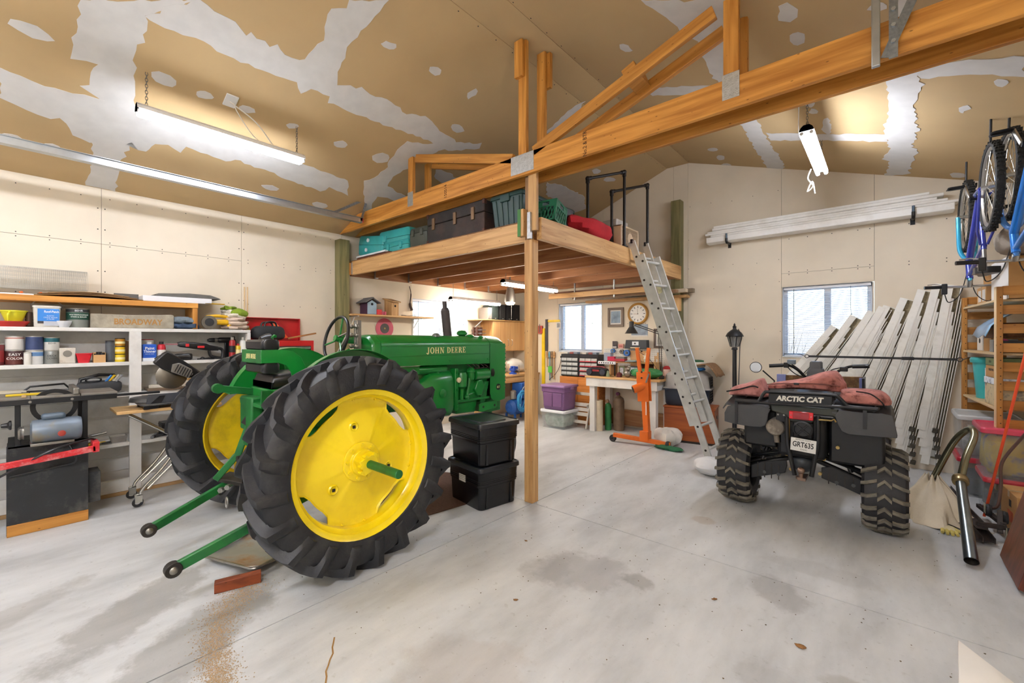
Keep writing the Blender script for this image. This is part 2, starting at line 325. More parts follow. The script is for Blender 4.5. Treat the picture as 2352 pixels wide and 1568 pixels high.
 ('R', [(0.62,6.41),(0.62,6.48),(0.59,6.52),(0.54,6.52),(0.53,6.48),(0.51,6.41),(0.53,6.36),(0.57,6.35),(0.61,6.37)]),
]
# ================================================================ the room
XL, XR, YB, YF = -5.69, 1.1, 6.6, -2.2
ZL, ZRR, RX0, RX1, ZT = 2.89, 2.98, -2.55, -2.22, 4.08
def zc(x):
    if x < RX0: return ZT+(x-RX0)*(ZT-ZL)/(RX0-XL)
    if x > RX1: return ZT+(x-RX1)*(ZRR-ZT)/(XR-RX1)
    return ZT
m_wall = M('drywall cream', '#e0d4bf', .9, var=.045, vs=2.5, bump=.03, bs=180)
m_ceil = M('drywall tan paper', '#bfa376', .92, var=.06, vs=1.6, bump=.03, bs=180)
m_mud = M('joint compound', '#d3d0cb', .85, var=.05, vs=9, bump=.05, bs=40)
m_back = M('dark joint gap', '#4a4034', .95)
m_screw = M('screw head', '#2c2722', .6)
m_white = M('white paint', '#dedcd6', .55, var=.04, dirt='#8d8578', dirt_amt=.35, dirt_s=2.5)
m_vinyl = M('white vinyl', '#e8eaec', .4, var=.02)
m_glass, _t, _n, _b = _new('window glass'); _b.inputs['Transmission Weight'].default_value = 1; _b.inputs['Roughness'].default_value = 0; _b.inputs['IOR'].default_value = 1.01; _b.inputs['Base Color'].default_value = (.95, .98, 1, 1)

def floor_material():
    m, t, n, b = _new('concrete floor'); L = t.links
    tc = n.new('ShaderNodeTexCoord')
    def noise(sc, det=6, ro=.6, vec=None):
        z = n.new('ShaderNodeTexNoise'); z.inputs['Scale'].default_value = sc; z.inputs['Detail'].default_value = det; z.inputs['Roughness'].default_value = ro
        L.new(vec or tc.outputs['Object'], z.inputs['Vector']); return z.outputs['Fac']
    mp = n.new('ShaderNodeMapping'); mp.inputs['Rotation'].default_value = (0, 0, R(-20)); mp.inputs['Scale'].default_value = (2.2, .7, 1); L.new(tc.outputs['Object'], mp.inputs[0])
    rp = n.new('ShaderNodeValToRGB'); L.new(noise(1.3, 8, .62, mp.outputs[0]), rp.inputs['Fac'])
    e = rp.color_ramp.elements; e[0].position = .25; e[1].position = .75; e[0].color = lin('#9fa1a1')+(1,); e[1].color = lin('#d9dbdb')+(1,)
    k = e.new(.5); k.color = lin('#c3c5c5')+(1,)
    out = rp.outputs['Color']
    def mixin(fac, col, out):
        mx = n.new('ShaderNodeMix'); mx.data_type = 'RGBA'; mx.inputs['B'].default_value = lin(col)+(1,)
        L.new(fac, mx.inputs['Factor']); L.new(out, mx.inputs['A']); return mx.outputs['Result']
    # fine speckle
    mr = n.new('ShaderNodeMapRange'); mr.inputs[1].default_value = .62; mr.inputs[2].default_value = .75; mr.inputs[4].default_value = .35
    L.new(noise(26, 3), mr.inputs[0]); out = mixin(mr.outputs[0], '#85827b', out)
    # dried spills and tyre-wet patches with ragged edges: (x, y, rx, ry, turn, strength, colour)
    nz = noise(4.5, 7, .7)
    for x, y, rx, ry, a, st, col in STAINS:
        m1 = n.new('ShaderNodeMapping'); m1.vector_type = 'TEXTURE'
        m1.inputs['Location'].default_value = (x, y, 0); m1.inputs['Rotation'].default_value = (0, 0, R(a)); m1.inputs['Scale'].default_value = (rx, ry, 1)
        L.new(tc.outputs['Object'], m1.inputs[0])
        ln = n.new('ShaderNodeVectorMath'); ln.operation = 'LENGTH'; L.new(m1.outputs[0], ln.inputs[0])
        ad = n.new('ShaderNodeMath'); ad.operation = 'MULTIPLY_ADD'; ad.inputs[1].default_value = 1.7; L.new(nz, ad.inputs[0]); L.new(ln.outputs['Value'], ad.inputs[2])
        q = n.new('ShaderNodeMapRange'); q.inputs[1].default_value = 1.55; q.inputs[2].default_value = 1.85; q.inputs[3].default_value = st; q.inputs[4].default_value = 0
        L.new(ad.outputs[0], q.inputs[0]); out = mixin(q.outputs[0], col, out)
    L.new(out, b.inputs['Base Color'])
    r2 = n.new('ShaderNodeMapRange'); r2.inputs[3].default_value = .3; r2.inputs[4].default_value = .62; L.new(noise(2.2, 5), r2.inputs[0]); L.new(r2.outputs[0], b.inputs['Roughness'])
    bp = n.new('ShaderNodeBump'); bp.inputs['Strength'].default_value = .08; bp.inputs['Distance'].default_value = .01; L.new(noise(60, 4), bp.inputs['Height']); L.new(bp.outputs[0], b.inputs['Normal'])
    return m
STAINS = [(-3.02, .42, .20, .50, 40, .5, '#75726a'), (-2.55, .62, .22, .62, 38, .5, '#77746c'), (-2.75, .95, .12, .45, 35, .35, '#7b776e'),
          (-1.42, 2.32, .33, .26, 20, .42, '#82807f'), (-1.62, 2.20, .16, .2, 0, .3, '#7f7d7b'), (-1.13, 2.45, .1, .09, 0, .5, '#7d7b78'),
          (-.45, 2.85, .13, .22, 40, .4, '#83817d'), (-.1, 2.25, .12, .09, 20, .4, '#8b877d'), (-.38, 2.1, .14, .12, 0, .25, '#85837f'),
          (-1.35, 1.28, .35, .3, 0, .22, '#9a8a7c'), (-.75, 1.35, .3, .22, 0, .2, '#8d8b86'), (-3.4, -.1, .12, .5, 35, .35, '#7f7b73'),
          (-2.2, .3, .1, .5, 30, .22, '#7c7972'), (-1.1, 3.6, .1, .08, 0, .3, '#94775a'), (-.3, 3.3, .3, .12, 0, .18, '#85827d')]
m_floor = floor_material()
fl_o = MB().bx(XL-.1, XR+.1, YF-.1, YB+.1, -.12, -.02).build('floor', m_back, smooth=0); struct(fl_o)
g = .0035; JX, JY = -2.354, 2.994
for x0, x1 in ((XL-.1, JX), (JX, XR+.1)):
    for y0, y1 in ((YF-.1, JY), (JY, YB+.1)):
        MB().bx(x0+g, x1-g, y0+g, y1-g, -.02, 0).build('concrete_slab', m_floor, fl_o, smooth=0)
# fine rust-stained crack
cr = MB(); rg = random.Random(4); P = [(-2.02+.42*t+rg.uniform(-.006, .006), 1.02-.30*t+rg.uniform(-.006, .006), .0006) for t in [i/14 for i in range(15)]]
for a, b in zip(P, P[1:]): cr.bar(a, b, .007, .0012)
cr.build('crack', M('rust stain', '#94703f', .9), fl_o, smooth=0)

# ---------------------------------------------------------------- walls
def prism_y(poly, y0, y1, name, mat, parent): return MB().prism(poly, y0, y1, 'Y').build(name, mat, parent, smooth=0)
wl = MB()
W1 = (4.146, 5.338, 1.25, 2.09)
wl.bx(XL-.14, XL-.012, YF, W1[0]-.02, 0, 3.0).bx(XL-.14, XL-.012, W1[1]+.02, YB+.14, 0, 3.0).bx(XL-.14, XL-.012, W1[0]-.02, W1[1]+.02, 0, W1[2]-.02).bx(XL-.14, XL-.012, W1[0]-.02, W1[1]+.02, W1[3]+.02, 3.0)
wall_left = struct(wl.build('wall_left', m_back, smooth=0))
gp = .0016
def panL(y0, y1, z0, z1): MB().bx(XL-.012, XL, y0+gp, y1-gp, z0+gp, z1-gp).build('drywall_panel', m_wall, wall_left, smooth=0)
for y0, y1 in ((YF, -.68), (-.68, .54), (.54, 1.731)):
    panL(y0, y1, 0, 2.361); panL(y0, y1, 2.361, ZL+.004)
panL(1.731, 2.95, 0, ZL+.004); panL(2.95, W1[0]-.03, 0, ZL+.004)
panL(W1[0]-.03, W1[1]+.03, 0, W1[2]); panL(W1[0]-.03, W1[1]+.03, W1[3], ZL+.004)
panL(W1[0]-.03, W1[0], W1[2], W1[3]); panL(W1[1], W1[1]+.03, W1[2], W1[3]); panL(W1[1]+.03, YB, 0, ZL+.004)
sc = MB()
for y in [i*.2-.6 for i in range(18)]:
    for z in (2.38, 2.342, 2.80, 1.86): sc.cyl((XL-.002, y, z), (XL+.0008, y, z), .0048, n=6)
for y in (.515, .565, 1.705, 1.755):
    for z in (1.9, 2.1, 2.5, 2.7): sc.cyl((XL-.002, y, z), (XL+.0008, y, z), .006, n=6)
struct(sc.build('screw_heads', m_screw, wall_left, smooth=0), 'stuff')

W2 = (-4.571, -3.685, 1.22, 2.09); W3 = (-1.019, -.12, 1.222, 2.122)
def gable(x0, x1, z0, up=0.004):
    xs = [x0]+[x for x in (RX0, RX1) if x0 < x < x1]+[x1]
    return [(x0, z0), (x1, z0)]+[(x, zc(x)+up) for x in reversed(xs)]
wb = MB()
for x0, x1 in ((XL-.14, W2[0]-.02), (W2[1]+.02, W3[0]-.02), (W3[1]+.02, XR+.14)): wb.prism(gable(x0, x1, 0, .05), YB+.012, YB+.14)
for W in (W2, W3): wb.bx(W[0]-.02, W[1]+.02, YB+.012, YB+.14, 0, W[2]-.02); wb.prism(gable(W[0]-.02, W[1]+.02, W[3]+.02, .05), YB+.012, YB+.14)
wall_back = struct(wb.build('wall_back', m_back, smooth=0))
def panB(x0, x1, z0, z1=None):
    poly = gable(x0+gp, x1-gp, z0+gp) if z1 is None else [(x0+gp, z0+gp), (x1-gp, z0+gp), (x1-gp, z1-gp), (x0+gp, z1-gp)]
    prism_y(poly, YB, YB+.012, 'drywall_panel', m_wall, wall_back)
panB(XL, W2[0]-.03, 0); panB(W2[0]-.03, W2[1]+.03, 0, W2[2]); panB(W2[0]-.03, W2[1]+.03, W2[3])
panB(W2[0]-.03, W2[0], W2[2], W2[3]); panB(W2[1], W2[1]+.03, W2[2], W2[3])
panB(W2[1]+.03, -2.45, 0); panB(-2.45, -2.235, 0); panB(-2.235, -1.035, 0)
panB(-1.035, -.1, 0, W3[2]); panB(-1.035, -.1, W3[3], 2.305); panB(-1.035, -.1, 2.305)
panB(-1.035, W3[0], W3[2], W3[3]); panB(W3[1], -.1, W3[2], W3[3]); panB(-.1, XR, 0)
sc = MB()
for x0_, z0_ in [(a, b) for a in (-2.2, -1.9, -1.63, -1.35, -1.07) for b in (.75, 1.17, 1.56, 2.2, 2.5, 2.95, 3.4)]:
    for x, z in ((x0_+random.uniform(-.03, .03), z0_+random.uniform(-.03, .03)),): sc.cyl((x, YB+.002, z), (x, YB-.0008, z), .0048, n=6)
for x in (-.95, -.75, -.5, -.25, -.14, .2, .5, .75):
    for z in (2.325, 2.288, 2.75, 3.05): sc.cyl((x, YB+.002, z), (x, YB-.0008, z), .006, n=6)
for x in (-5.2, -4.8, -3.5, -3.2, -2.9, -2.6):
    for z in (1.2, 1.7, 2.2): sc.cyl((x, YB+.002, z), (x, YB-.0008, z), .006, n=6)
struct(sc.build('screw_heads', m_screw, wall_back, smooth=0), 'stuff')
struct(MB().bx(XR, XR+.14, YF, YB+.14, 0, 3.0).build('wall_right', m_wall, smooth=0))
wf = struct(MB().prism(gable(XL-.14, XR+.14, 0, .05), YF-.14, YF).build('wall_front', m_wall, smooth=0))
# closed sectional garage door in the front wall, behind the camera
dr = MB()
for i in range(5): dr.bx(-5.0, .1, YF, YF+.04, .01+i*.5, .49+i*.5)
struct(dr.build('door_1', m_vinyl, smooth=0, bev=.008))

# ---------------------------------------------------------------- ceiling
def slope(x0, x1, y0, y1, th0, th1): return MB().add(
    [(x, y, zc(x)+t) for t in (th0, th1) for x, y in ((x0, y0), (x1, y0), (x1, y1), (x0, y1))],
    [(3, 2, 1, 0), (4, 5, 6, 7), (0, 1, 5, 4), (1, 2, 6, 5), (2, 3, 7, 6), (3, 0, 4, 7)])
cb = MB()
for x0, x1 in ((XL-.14, RX0), (RX0, RX1), (RX1, XR+.14)):
    k = slope(x0, x1, YF-.14, YB+.14, .014, .06); cb.add(k.v, k.f)
ceiling = struct(cb.build('ceiling', m_back, smooth=0))
for x0, x1 in ((XL+.003, RX0-.004), (RX0, RX1), (RX1+.004, XR)):
    for y0, y1 in ((YF, YB-.002),):
        slope(x0, x1, y0, y1, 0, .013).build('drywall_panel', m_ceil, ceiling, smooth=0)
rgm = random.Random(3)
def ragged(P, step=.045, amp=.009):
    o = []
    for (ax_, ay_), (bx_, by_) in zip(P, P[1:]+P[:1]):
        dx, dy = bx_-ax_, by_-ay_; l = math.hypot(dx, dy)
        if l < 1e-4: continue
        k = max(1, min(14, int(l/step)))
        for j in range(k): e = rgm.gauss(0, amp if l > .12 else .004); o.append((ax_+dx*j/k-dy/l*e, ay_+dy*j/k+dx/l*e))
    return o
for im, (side, poly) in enumerate(MUD):
    poly = ragged(poly)
    b = bmesh.new(); vs = [b.verts.new((x, y, zc(x)-.0012-.00035*(im % 8))) for x, y in poly]
    try: b.faces.new(vs)
    except ValueError: pass
    bmesh.ops.triangulate(b, faces=b.faces); bmesh.ops.recalc_face_normals(b, faces=b.faces)
    r = bmesh.ops.extrude_face_region(b, geom=b.faces[:])
    for v in [q for q in r['geom'] if isinstance(q, bmesh.types.BMVert)]: v.co.z += .006
    me = bpy.data.meshes.new('joint_compound'); b.to_mesh(me); b.free(); me.materials.append(m_mud)
    o = bpy.data.objects.new('joint_compound', me); C.objects.link(o); o.parent = ceiling
sc = MB()
for x in (RX0-.03, RX1+.03):
    for i in range(26): y = 1+i*.22; sc.cyl((x, y, zc(x)-.0012), (x, y, zc(x)+.003), .006, n=6)
struct(sc.build('screw_heads', m_screw, ceiling, smooth=0), 'stuff')

# ---------------------------------------------------------------- windows with blinds
m_blind = M('blind slat', '#dfe6ee', .5, var=.02)
def window(idx, along, a0, a1, z0, z1, tilt=22):
    """along 'x': in the back wall; 'y': in the left wall. built in local axes (u along wall, v outward, z up)"""
    T = Matrix.Translation((0, YB, 0)) if along == 'x' else Matrix.Translation((XL, 0, 0)) @ Matrix.Rotation(R(90), 4, 'Z')
    f = MB(T); d0, d1 = .075, .125
    for q in ((a0, a1, z0, z0+.045), (a0, a1, z1-.045, z1), (a0, a0+.045, z0, z1), (a1-.045, a1, z0, z1)): f.bx(q[0], q[1], d0, d1, q[2], q[3])
    root = struct(f.build('window_%d' % idx, m_vinyl, bev=.004))
    r = MB(T)                                       # drywall returns and sill
    r.bx(a0-.006, a0, .0, .13, z0, z1).bx(a1, a1+.006, .0, .13, z0, z1).bx(a0, a1, .0, .13, z1, z1+.006); r.build('reveal', m_vinyl, root)
    MB(T).bx(a0, a1, -.012, .13, z0-.012, z0).build('window_sill', m_vinyl, root, bev=.003)
    mid = (a0+a1)/2+.02
    MB(T).bx(mid-.035, mid+.035, d0, d1, z0+.045, z1-.045).build('mullion', m_vinyl, root, bev=.004)
    for u0, u1 in ((a0+.045, mid-.035), (mid+.035, a1-.045)): MB(T).bx(u0, u1, .098, .102, z0+.045, z1-.045).build('pane', m_glass, root, smooth=0)
    s = MB(T); n = int((z1-z0-.06)/.021)
    for i in range(n):
        z = z0+.02+i*.021; s.box(((a0+a1)/2, .042, z), (a1-a0-.03, .024, .0012), (R(tilt), 0, 0))
    struct(s.build('blind_slats', m_blind, root, smooth=0), 'stuff')
    MB(T).bx(a0+.008, a1-.008, .018, .06, z1-.036, z1-.004).build('blind_headrail', m_vinyl, root, bev=.003)
    MB(T).bx(a0+.012, a1-.012, .03, .055, z0+.003, z0+.016).build('blind_bottom_rail', m_vinyl, root, bev=.003)
    MB(T).cyl((a0+.12, .015, z1-.03), (a0+.12, .02, z0+.03), .004, n=6).build('tilt_wand', M('grey wand', '#5d6470', .4), root)
    c = MB(T).tube([(a1-.2, .016, z1-.03), (a1-.2, .016, z1-.3), (a1-.19, .016, z1-.36)], .0025, n=5); c.ball((a1-.19, .016, z1-.37), .008, 8, 5); c.build('pull_cord', M('grey wand', '#5d6470'), root)
window(1, 'y', W1[0], W1[1], W1[2], W1[3]); window(2, 'x', W2[0], W2[1], W2[2], W2[3], 12); window(3, 'x', W3[0], W3[1], W3[2], W3[3])
# ground and a bare shrub outside
struct(MB().bx(-60, 60, -60, 60, -.4, -.3).build('ground', M('pale snowy yard', '#dfe3e8', .95, var=.2, vs=2), smooth=0))
def shrub(loc, h, seed, label):
    rg = random.Random(seed); b = MB()
    for i in range(60):
        a = rg.uniform(0, 6.28); t = rg.uniform(.1, .75); L = h*rg.uniform(.5, 1)
        p = [Vector((0, 0, 0))]
        for k in range(4): p.append(p[-1]+Vector((math.cos(a)*t, math.sin(a)*t, 1)).normalized()*L/4); a += rg.uniform(-.5, .5); t *= rg.uniform(.8, 1.2)
        b.tube(p, [.012, .009, .007, .005, .002], n=4)
    o = b.build('bare_shrub', M('red-brown twig', '#7b5450', .8)); o.location = loc; tag(o, label, 'shrub'); return o
shrub((-1.6, 9.6, -.3), 2.3, 1, 'leafless reddish twiggy shrub seen through the slats beside the leaning gutters')

# ---------------------------------------------------------------- greenish pole-barn posts
m_post = wood('treated post', '#5d5a37', '#8d8458', 2, .8)
struct(MB().bx(XL, XL+.14, 2.86, 3.0, 0, 2.80).build('trim_1', m_post, bev=.004))
struct(MB().bx(-2.44, -2.30, YB-.14, YB, 0, 3.52).build('trim_2', m_post, bev=.004))
# ================================================================ shop lights
m_fix = M('white enamel fixture', '#e4e4e2', .35, var=.02)
m_tube = EM('fluorescent tube', '#edf2ff', 60)
m_tube2 = EM('older fluorescent tube', '#fff6ea', 36)
m_chain = M('zinc chain', '#77756f', .4, .8)
m_cord = M('white cord', '#d8d4ca', .5)
def chain(b, p0, p1, r=.006, step=.022):
    p0 = Vector(p0); p1 = Vector(p1); n = max(2, int((p1-p0).length/step)); d = (p1-p0)/n; x, y = b.frame(d)
    for i in range(n):
        c = p0+d*(i+.5); u = x if i % 2 else y; L = d.length*.72; dn = d.normalized()
        b.tube([c+dn*L*math.cos(a)+u*r*1.3*math.sin(a) for a in [k*PI/4 for k in range(8)]], r*.33, n=4, closed=True)
def shop_light(label, x, y0, y1, z, chains=True, tm=None, hw=.053):
    L = y1-y0; t = thing('shop_light', label, 'light fixture', (x, y0, z), 0, 'hanging fluorescent shop lights')
    pr = [(-hw, .004), (-hw*.8, .03), (-hw*.4, .05), (hw*.4, .05), (hw*.8, .03), (hw, .004), (hw-.002, .002), (-hw+.002, .002)]
    MB().prism(pr, 0, L, 'Y').build('reflector', m_fix, t, bev=0, smooth=0)
    for y in (0, L-.012): MB().prism([(-hw, .002), (-hw*.8, .03), (-hw*.4, .05), (hw*.4, .05), (hw*.8, .03), (hw, .002)], y, y+.012, 'Y').build('end_cap', m_fix, t, smooth=0)
    for dx in (-.034, .034):
        MB().cyl((dx, .02, -.018), (dx, L-.02, -.018), .017, n=12).build('lamp_tube', tm or m_tube, t)
        for y in (.004, L-.02): MB().cyl((dx, y, -.016), (dx, y+.016, -.016), .015, n=10).build('lamp_socket', m_fix, t)
    if chains:
        for y in (.06, L-.06):
            b = MB(); zt = zc(x)-z if chains is True else chains; chain(b, (0, y, .05), (0, y, zt)); b.build('chain', m_chain, t)
    return t
l1 = shop_light('lit fluorescent shop light hanging by the left ceiling slope above the paint shelves', -4.2, .585, 1.80, 3.15, True, EM('left fluorescent tube', '#edf2ff', 36))
l2 = shop_light('lit fluorescent shop light hanging end-on above the leaning gutters and window', -.5, 4.33, 5.52, 3.19)
l3 = shop_light('lit fluorescent shop light under the loft joists left of the ladder', -3.85, 4.25, 5.47, 2.2, .13, m_tube2)
l4 = shop_light('lit fluorescent shop light under the loft in front of the window with closed blinds', -5.25, 4.55, 5.7, 2.08, .25, m_tube2)
fill_left = shop_light('added unseen fill light shaped as a shop light behind the photographer over the garage door end', -4.0, -1.9, -.7, 3.2, True, EM('added fill tube', '#edf2ff', 80), .03)  # added lamp out of view, brightens room and ceiling from behind the camera
fill_right = shop_light('added unseen fill light shaped as a shop light behind the photographer near the right wall', -.5, -1.7, -.5, 3.2, True, EM('strongest added fill tube', '#edf2ff', 190), .03)  # second added lamp out of view, the main frontal fill for the right side
# dangling white flex of the end-on light
b = MB(); b.tube(smooth_path([(-.07, .95, -.02), (-.1, .98, -.1), (-.06, 1.0, -.18), (-.11, 1.03, -.22), (-.07, 1.05, -.12), (-.05, 1.08, -.24)]), .006, n=6); b.build('flex', m_cord, l2)
b = MB(); b.tube(smooth_path([(0, .95, .05), (.02, .8, .2), (.02, .6, .3)]), .005, n=6); b.build('flex', m_cord, l1)
# electrical cover plates on the ceiling
def cover(x, y, label):
    t = thing('ceiling_outlet_box', label, 'outlet', (x, y, zc(x)), 0)
    sl = math.atan((zc(x+.1)-zc(x))/.1)
    q = MB(); q.box((0, 0, -.006), (.13, .09, .012), (0, -sl, 0)); q.build('cover_plate', m_fix, t, bev=.003)
    q = MB(); q.box((-.045, 0, -.016), (.018, .085, .01), (0, -sl, 0)); q.build('socket', M('dark plastic', '#26241f', .5), t)
    q = MB(); q.tube(smooth_path([(0, .02, -.015), (.0, .06, -.1), (-.02, .2, -.25), (-.03, .35, -.27)]), .004, n=5); q.build('lamp_cord', m_cord, t)
cover(-4.175, 1.19, 'white outlet cover plate with scribbled outline on the left ceiling slope')
cover(-.55, 4.25, 'small outlet cover plate on the right ceiling slope by the end-on light chain')
# keyless lamp with pull chain under the loft
t = thing('pull_chain_lamp', 'round bare-bulb pull chain lamp glowing above the cabinet under the loft', 'lamp', (-4.55, 5.2, 1.98))
MB().lathe([(.02, .30), (.05, .29), (.085, .14), (.09, .06), (.07, .05)], 20).build('lamp_housing', M('grey metal', '#77726a', .4, .6), t)
MB().lathe([(.0, .02), (.05, .015), (.075, .04), (.075, .06)], 16).build('bulb', EM('warm bulb', '#ffe8c4', 18), t)
q = MB(); q.tube([(.03, 0, .05), (.03, 0, -.2)], .003, n=5); q.ball((.03, 0, -.21), .009, 8, 5); q.build('pull_chain', m_chain, t)
q = MB(); q.cyl((0, 0, .29), (0, 0, .48), .01, n=8); q.build('stem', m_chain, t)
# ================================================================ loft platform and truss
w_ax = {a: wood('fir beam %d' % a, '#a5681f', '#d89a47', a, 1.0, .55) for a in (0, 1, 2)}
w_lx = {a: wood('pale fir %d' % a, '#ad7f48', '#d8ae76', a, 1.0, .55) for a in (0, 1, 2)}
w_jx = {a: wood('joist fir %d' % a, '#8a5631', '#b07a4c', a, 1.0, .6) for a in (0, 1, 2)}
m_galv = M('galvanised plate', '#b9bcbd', .38, .75, var=.15, vs=40, bump=.35, bs=140)
m_ply = wood('deck sheathing', '#8a5f3c', '#a97c52', 1, .6)
lo = thing('loft_platform', 'open timber loft platform on joists and one post in the far corner', 'loft', (-2.39, 3.02, 0))
def wpart(name, x0, x1, y0, y1, z0, z1, mat, root, bev=.004):
    L = root.location; cx, cy, cz = (x0+x1)/2, (y0+y1)/2, (z0+z1)/2
    return MB().bx(x0-cx, x1-cx, y0-cy, y1-cy, z0-cz, z1-cz).build(name, mat, root, bev=bev, loc=(cx-L[0], cy-L[1], cz-L[2]))
ZB0, ZB1 = 2.329, 2.524
wpart('post', -2.435, -2.346, 2.975, 3.064, 0, ZB0, w_lx[2], lo)
wpart('front_beam', XL+.14, -2.40, 3.03, 3.075, ZB0, ZB1, w_lx[0], lo)
wpart('side_beam', -2.34, -2.285, 3.03, YB-.14, ZB0, ZB1, w_lx[1], lo)
for y in (3.46, 4.05, 4.63, 5.24, 5.84, 6.42): wpart('joist', XL+.04, -2.345, y-.019, y+.019, ZB0+.012, ZB1-.02, w_jx[0], lo)
wpart('ledger', XL, XL+.04, 3.08, YB-.01, ZB0, ZB1-.02, w_jx[1], lo)
for i in range(6): wpart('deck_board', XL+.02+i*.553, XL+.02+i*.553+.549, 3.03, YB-.02, ZB1-.018, ZB1, m_ply, lo)
for y in (3.46, 4.05, 4.63, 5.24, 5.84): wpart('joist_hanger', XL+.04, XL+.075, y-.024, y+.024, ZB0+.002, ZB1-.06, m_galv, lo, 0)
wpart('joist_hanger', XL+.135, XL+.165, 3.02, 3.08, ZB0+.01, ZB1-.03, m_galv, lo, 0)
wpart('blocking', XL+.10, XL+.14, 2.99, 3.03, ZB0-.0, ZB1-.03, w_ax[2], lo)
wpart('upper_post', -2.435, -2.397, 2.985, 3.055, ZB0+.001, 2.9, wood('stained stud 2', '#7d5a37', '#b08a5e', 2), lo)
wpart('upper_post', -2.385, -2.296, 2.965, 3.003, ZB0+.07, 3.0, w_lx[2], lo)
wpart('post_cap_plate', -2.375, -2.342, 2.940, 2.972, ZB0+.0, ZB0+.23, m_galv, lo, 0)
gb = wpart('stop_block', -2.47, -2.41, 2.93, 2.985, ZB0+.03, ZB0+.27, w_lx[2], lo)
wpart('painted_face', -2.474, -2.4701, 2.929, 2.985, ZB0+.03, ZB0+.27, M('green paint', '#3f7d3c', .6), lo, 0)
wpart('painted_face', -2.474, -2.44, 2.9260, 2.9299, ZB0+.03, ZB0+.27, M('green paint', '#3f7d3c', .6), lo, 0)
# shelf hung below the joists at the back wall, with lengths of stock on it
hs = thing('hung_rack', 'rack of brackets holding timber lengths under the loft by the back wall', 'rack', (-3.1, 6.1, 2.1))
wpart('shelf_board', -4.3, -2.35, 5.9, 5.95, 2.12, 2.2, w_lx[0], hs); wpart('shelf_board', -3.9, -2.2, 6.42, 6.58, 2.06, 2.1, w_lx[0], hs)
wpart('bracket_block', -2.42, -2.28, 6.40, 6.455, 1.86, 2.06, w_lx[2], hs)
for x in (-3.8, -3.1, -2.5): wpart('hanger_rod', x-.01, x+.01, 5.92, 5.94, 2.08, ZB0+.02, m_galv, hs, 0)
for k, (y, z, x0, x1, h, m) in enumerate(((5.98, 2.2, -4.2, -2.5, 'a', '#6f4a35'), (6.06, 2.1, -3.9, -2.2, 'b', '#8a6a4c'), (6.3, 2.12, -3.4, -2.15, 'c', '#c9b79c'), (6.5, 2.13, -3.2, -2.12, 'd', '#8a7a63'))):
    o = MB().bx(x0, x1, y-.05, y+.05, z, z+.03+.01*k).build('timber_length', M('offcut %s' % h, m, .7), None, bev=.003)
    tag(o, ['dark brown board lying highest on the rack under the loft', 'mid-brown board lying on the rack under the loft', 'pale plank end lying on the rack beside the ladder', 'grey-brown plank nearest the back wall on the rack'][k], 'board', 'boards on the hung rack')

tr = thing('roof_truss', 'double-ply timber roof truss crossing the room above the loft edge', 'truss', (-2.4, 3.02, 2.89))
def web(name, p0, p1, wdt, y, root=tr, mat=None, th=.038):
    L = root.location; a = Vector((p0[0], y, p0[1]))-L; b = Vector((p1[0], y, p1[1]))-L; d = b-a
    return MB().bx(-d.length/2, d.length/2, -th/2, th/2, -wdt/2, wdt/2).build(name, mat or w_ax[0], root, bev=.004, loc=(a+b)/2, rot=(0, -math.atan2(d.z, d.x), 0))
YP = (2.945, 3.175)
for k, y in enumerate(YP):
    web('bottom_chord', (XL-.06, 2.985), (XR-.02, 2.985), .19, y)
    web('king_post', (-2.42+.03*k, 2.985 if k else 3.0), (-2.42+.03*k, ZT-.005), .089, y, mat=w_ax[0])
    web('web_block', (-2.435+.08*k, 3.75), (-2.435+.08*k, ZT-.01), .089, y+(-.039 if k == 0 else .039))
    for xv, xd, s in ((-4.06, -4.02, -1), (-.73, -.78, 1)):
        web('web_vertical', (xv, 3.04), (xv, zc(xv)-.004), .089, y)
        web('web_diagonal', (-2.42+s*.12, 3.07), (xd-s*.05, zc(xd)-.055), .089, y)
        web('web_spacer', (-2.42+s*1.0-.05, 3.39), (-2.42+s*1.0+.05, 3.43), .13, 3.06, th=.19) if k == 0 and s == 1 else None
    for xg in (-2.42,): web('gusset_plate', (xg-.13, 2.995), (xg+.13, 2.995), .165, y+(-.0205 if k == 0 else .0205), mat=m_galv, th=.003)
    for xg in (-4.06, -.73): web('gusset_plate', (xg-.05, 3.03), (xg+.05, 3.03), .16, y+(-.0205 if k == 0 else .0205), mat=m_galv, th=.003)
m_ink = M('stamp ink', '#3a2616', .9)
text('No.2 & BTR', .05, m_ink, tr, (.62, -.0955, .09), (R(90), R(-90), 0), 'grade_stamp', .0004, width=.8)
text('150514', .06, m_ink, tr, (-1.05, -.0955, .09), (R(90), R(-90), 0), 'grade_stamp', .0004, width=.8)

# ---------------------------------------------------------------- garage door track and its hangers
m_trk = M('galvanised track', '#b8bfc4', .3, .85, var=.08, vs=12)
tk = thing('garage_door_track', 'galvanised overhead garage door track running under the left ceiling slope', 'door track', (-5.0, 2.86, 2.93))
pr = [(-.03, -.02), (.03, -.02), (.03, .03), (.026, .03), (.026, -.016), (-.026, -.016), (-.026, .03), (-.03, .03)]
MB().prism([(a, b) for a, b in pr], -4.9, 0, 'Y').build('rail', m_trk, tk, smooth=0)
q = MB(); q.bx(.034, .037, -4.9, 0, -.02, .035); q.bx(.034, .06, -4.9, 0, .033, .036); q.build('angle_stiffener', m_trk, tk, smooth=0)
m_ang = M('perforated angle', '#8c9194', .4, .8, var=.2, vs=60)
q = MB(); q.bar((.02, -.02, 0), (.02, .06, .30), .03, .004); q.bar((.035, -.02, 0), (.035, .06, .30), .004, .03); q.build('hanger_strut', m_ang, tk, smooth=0)
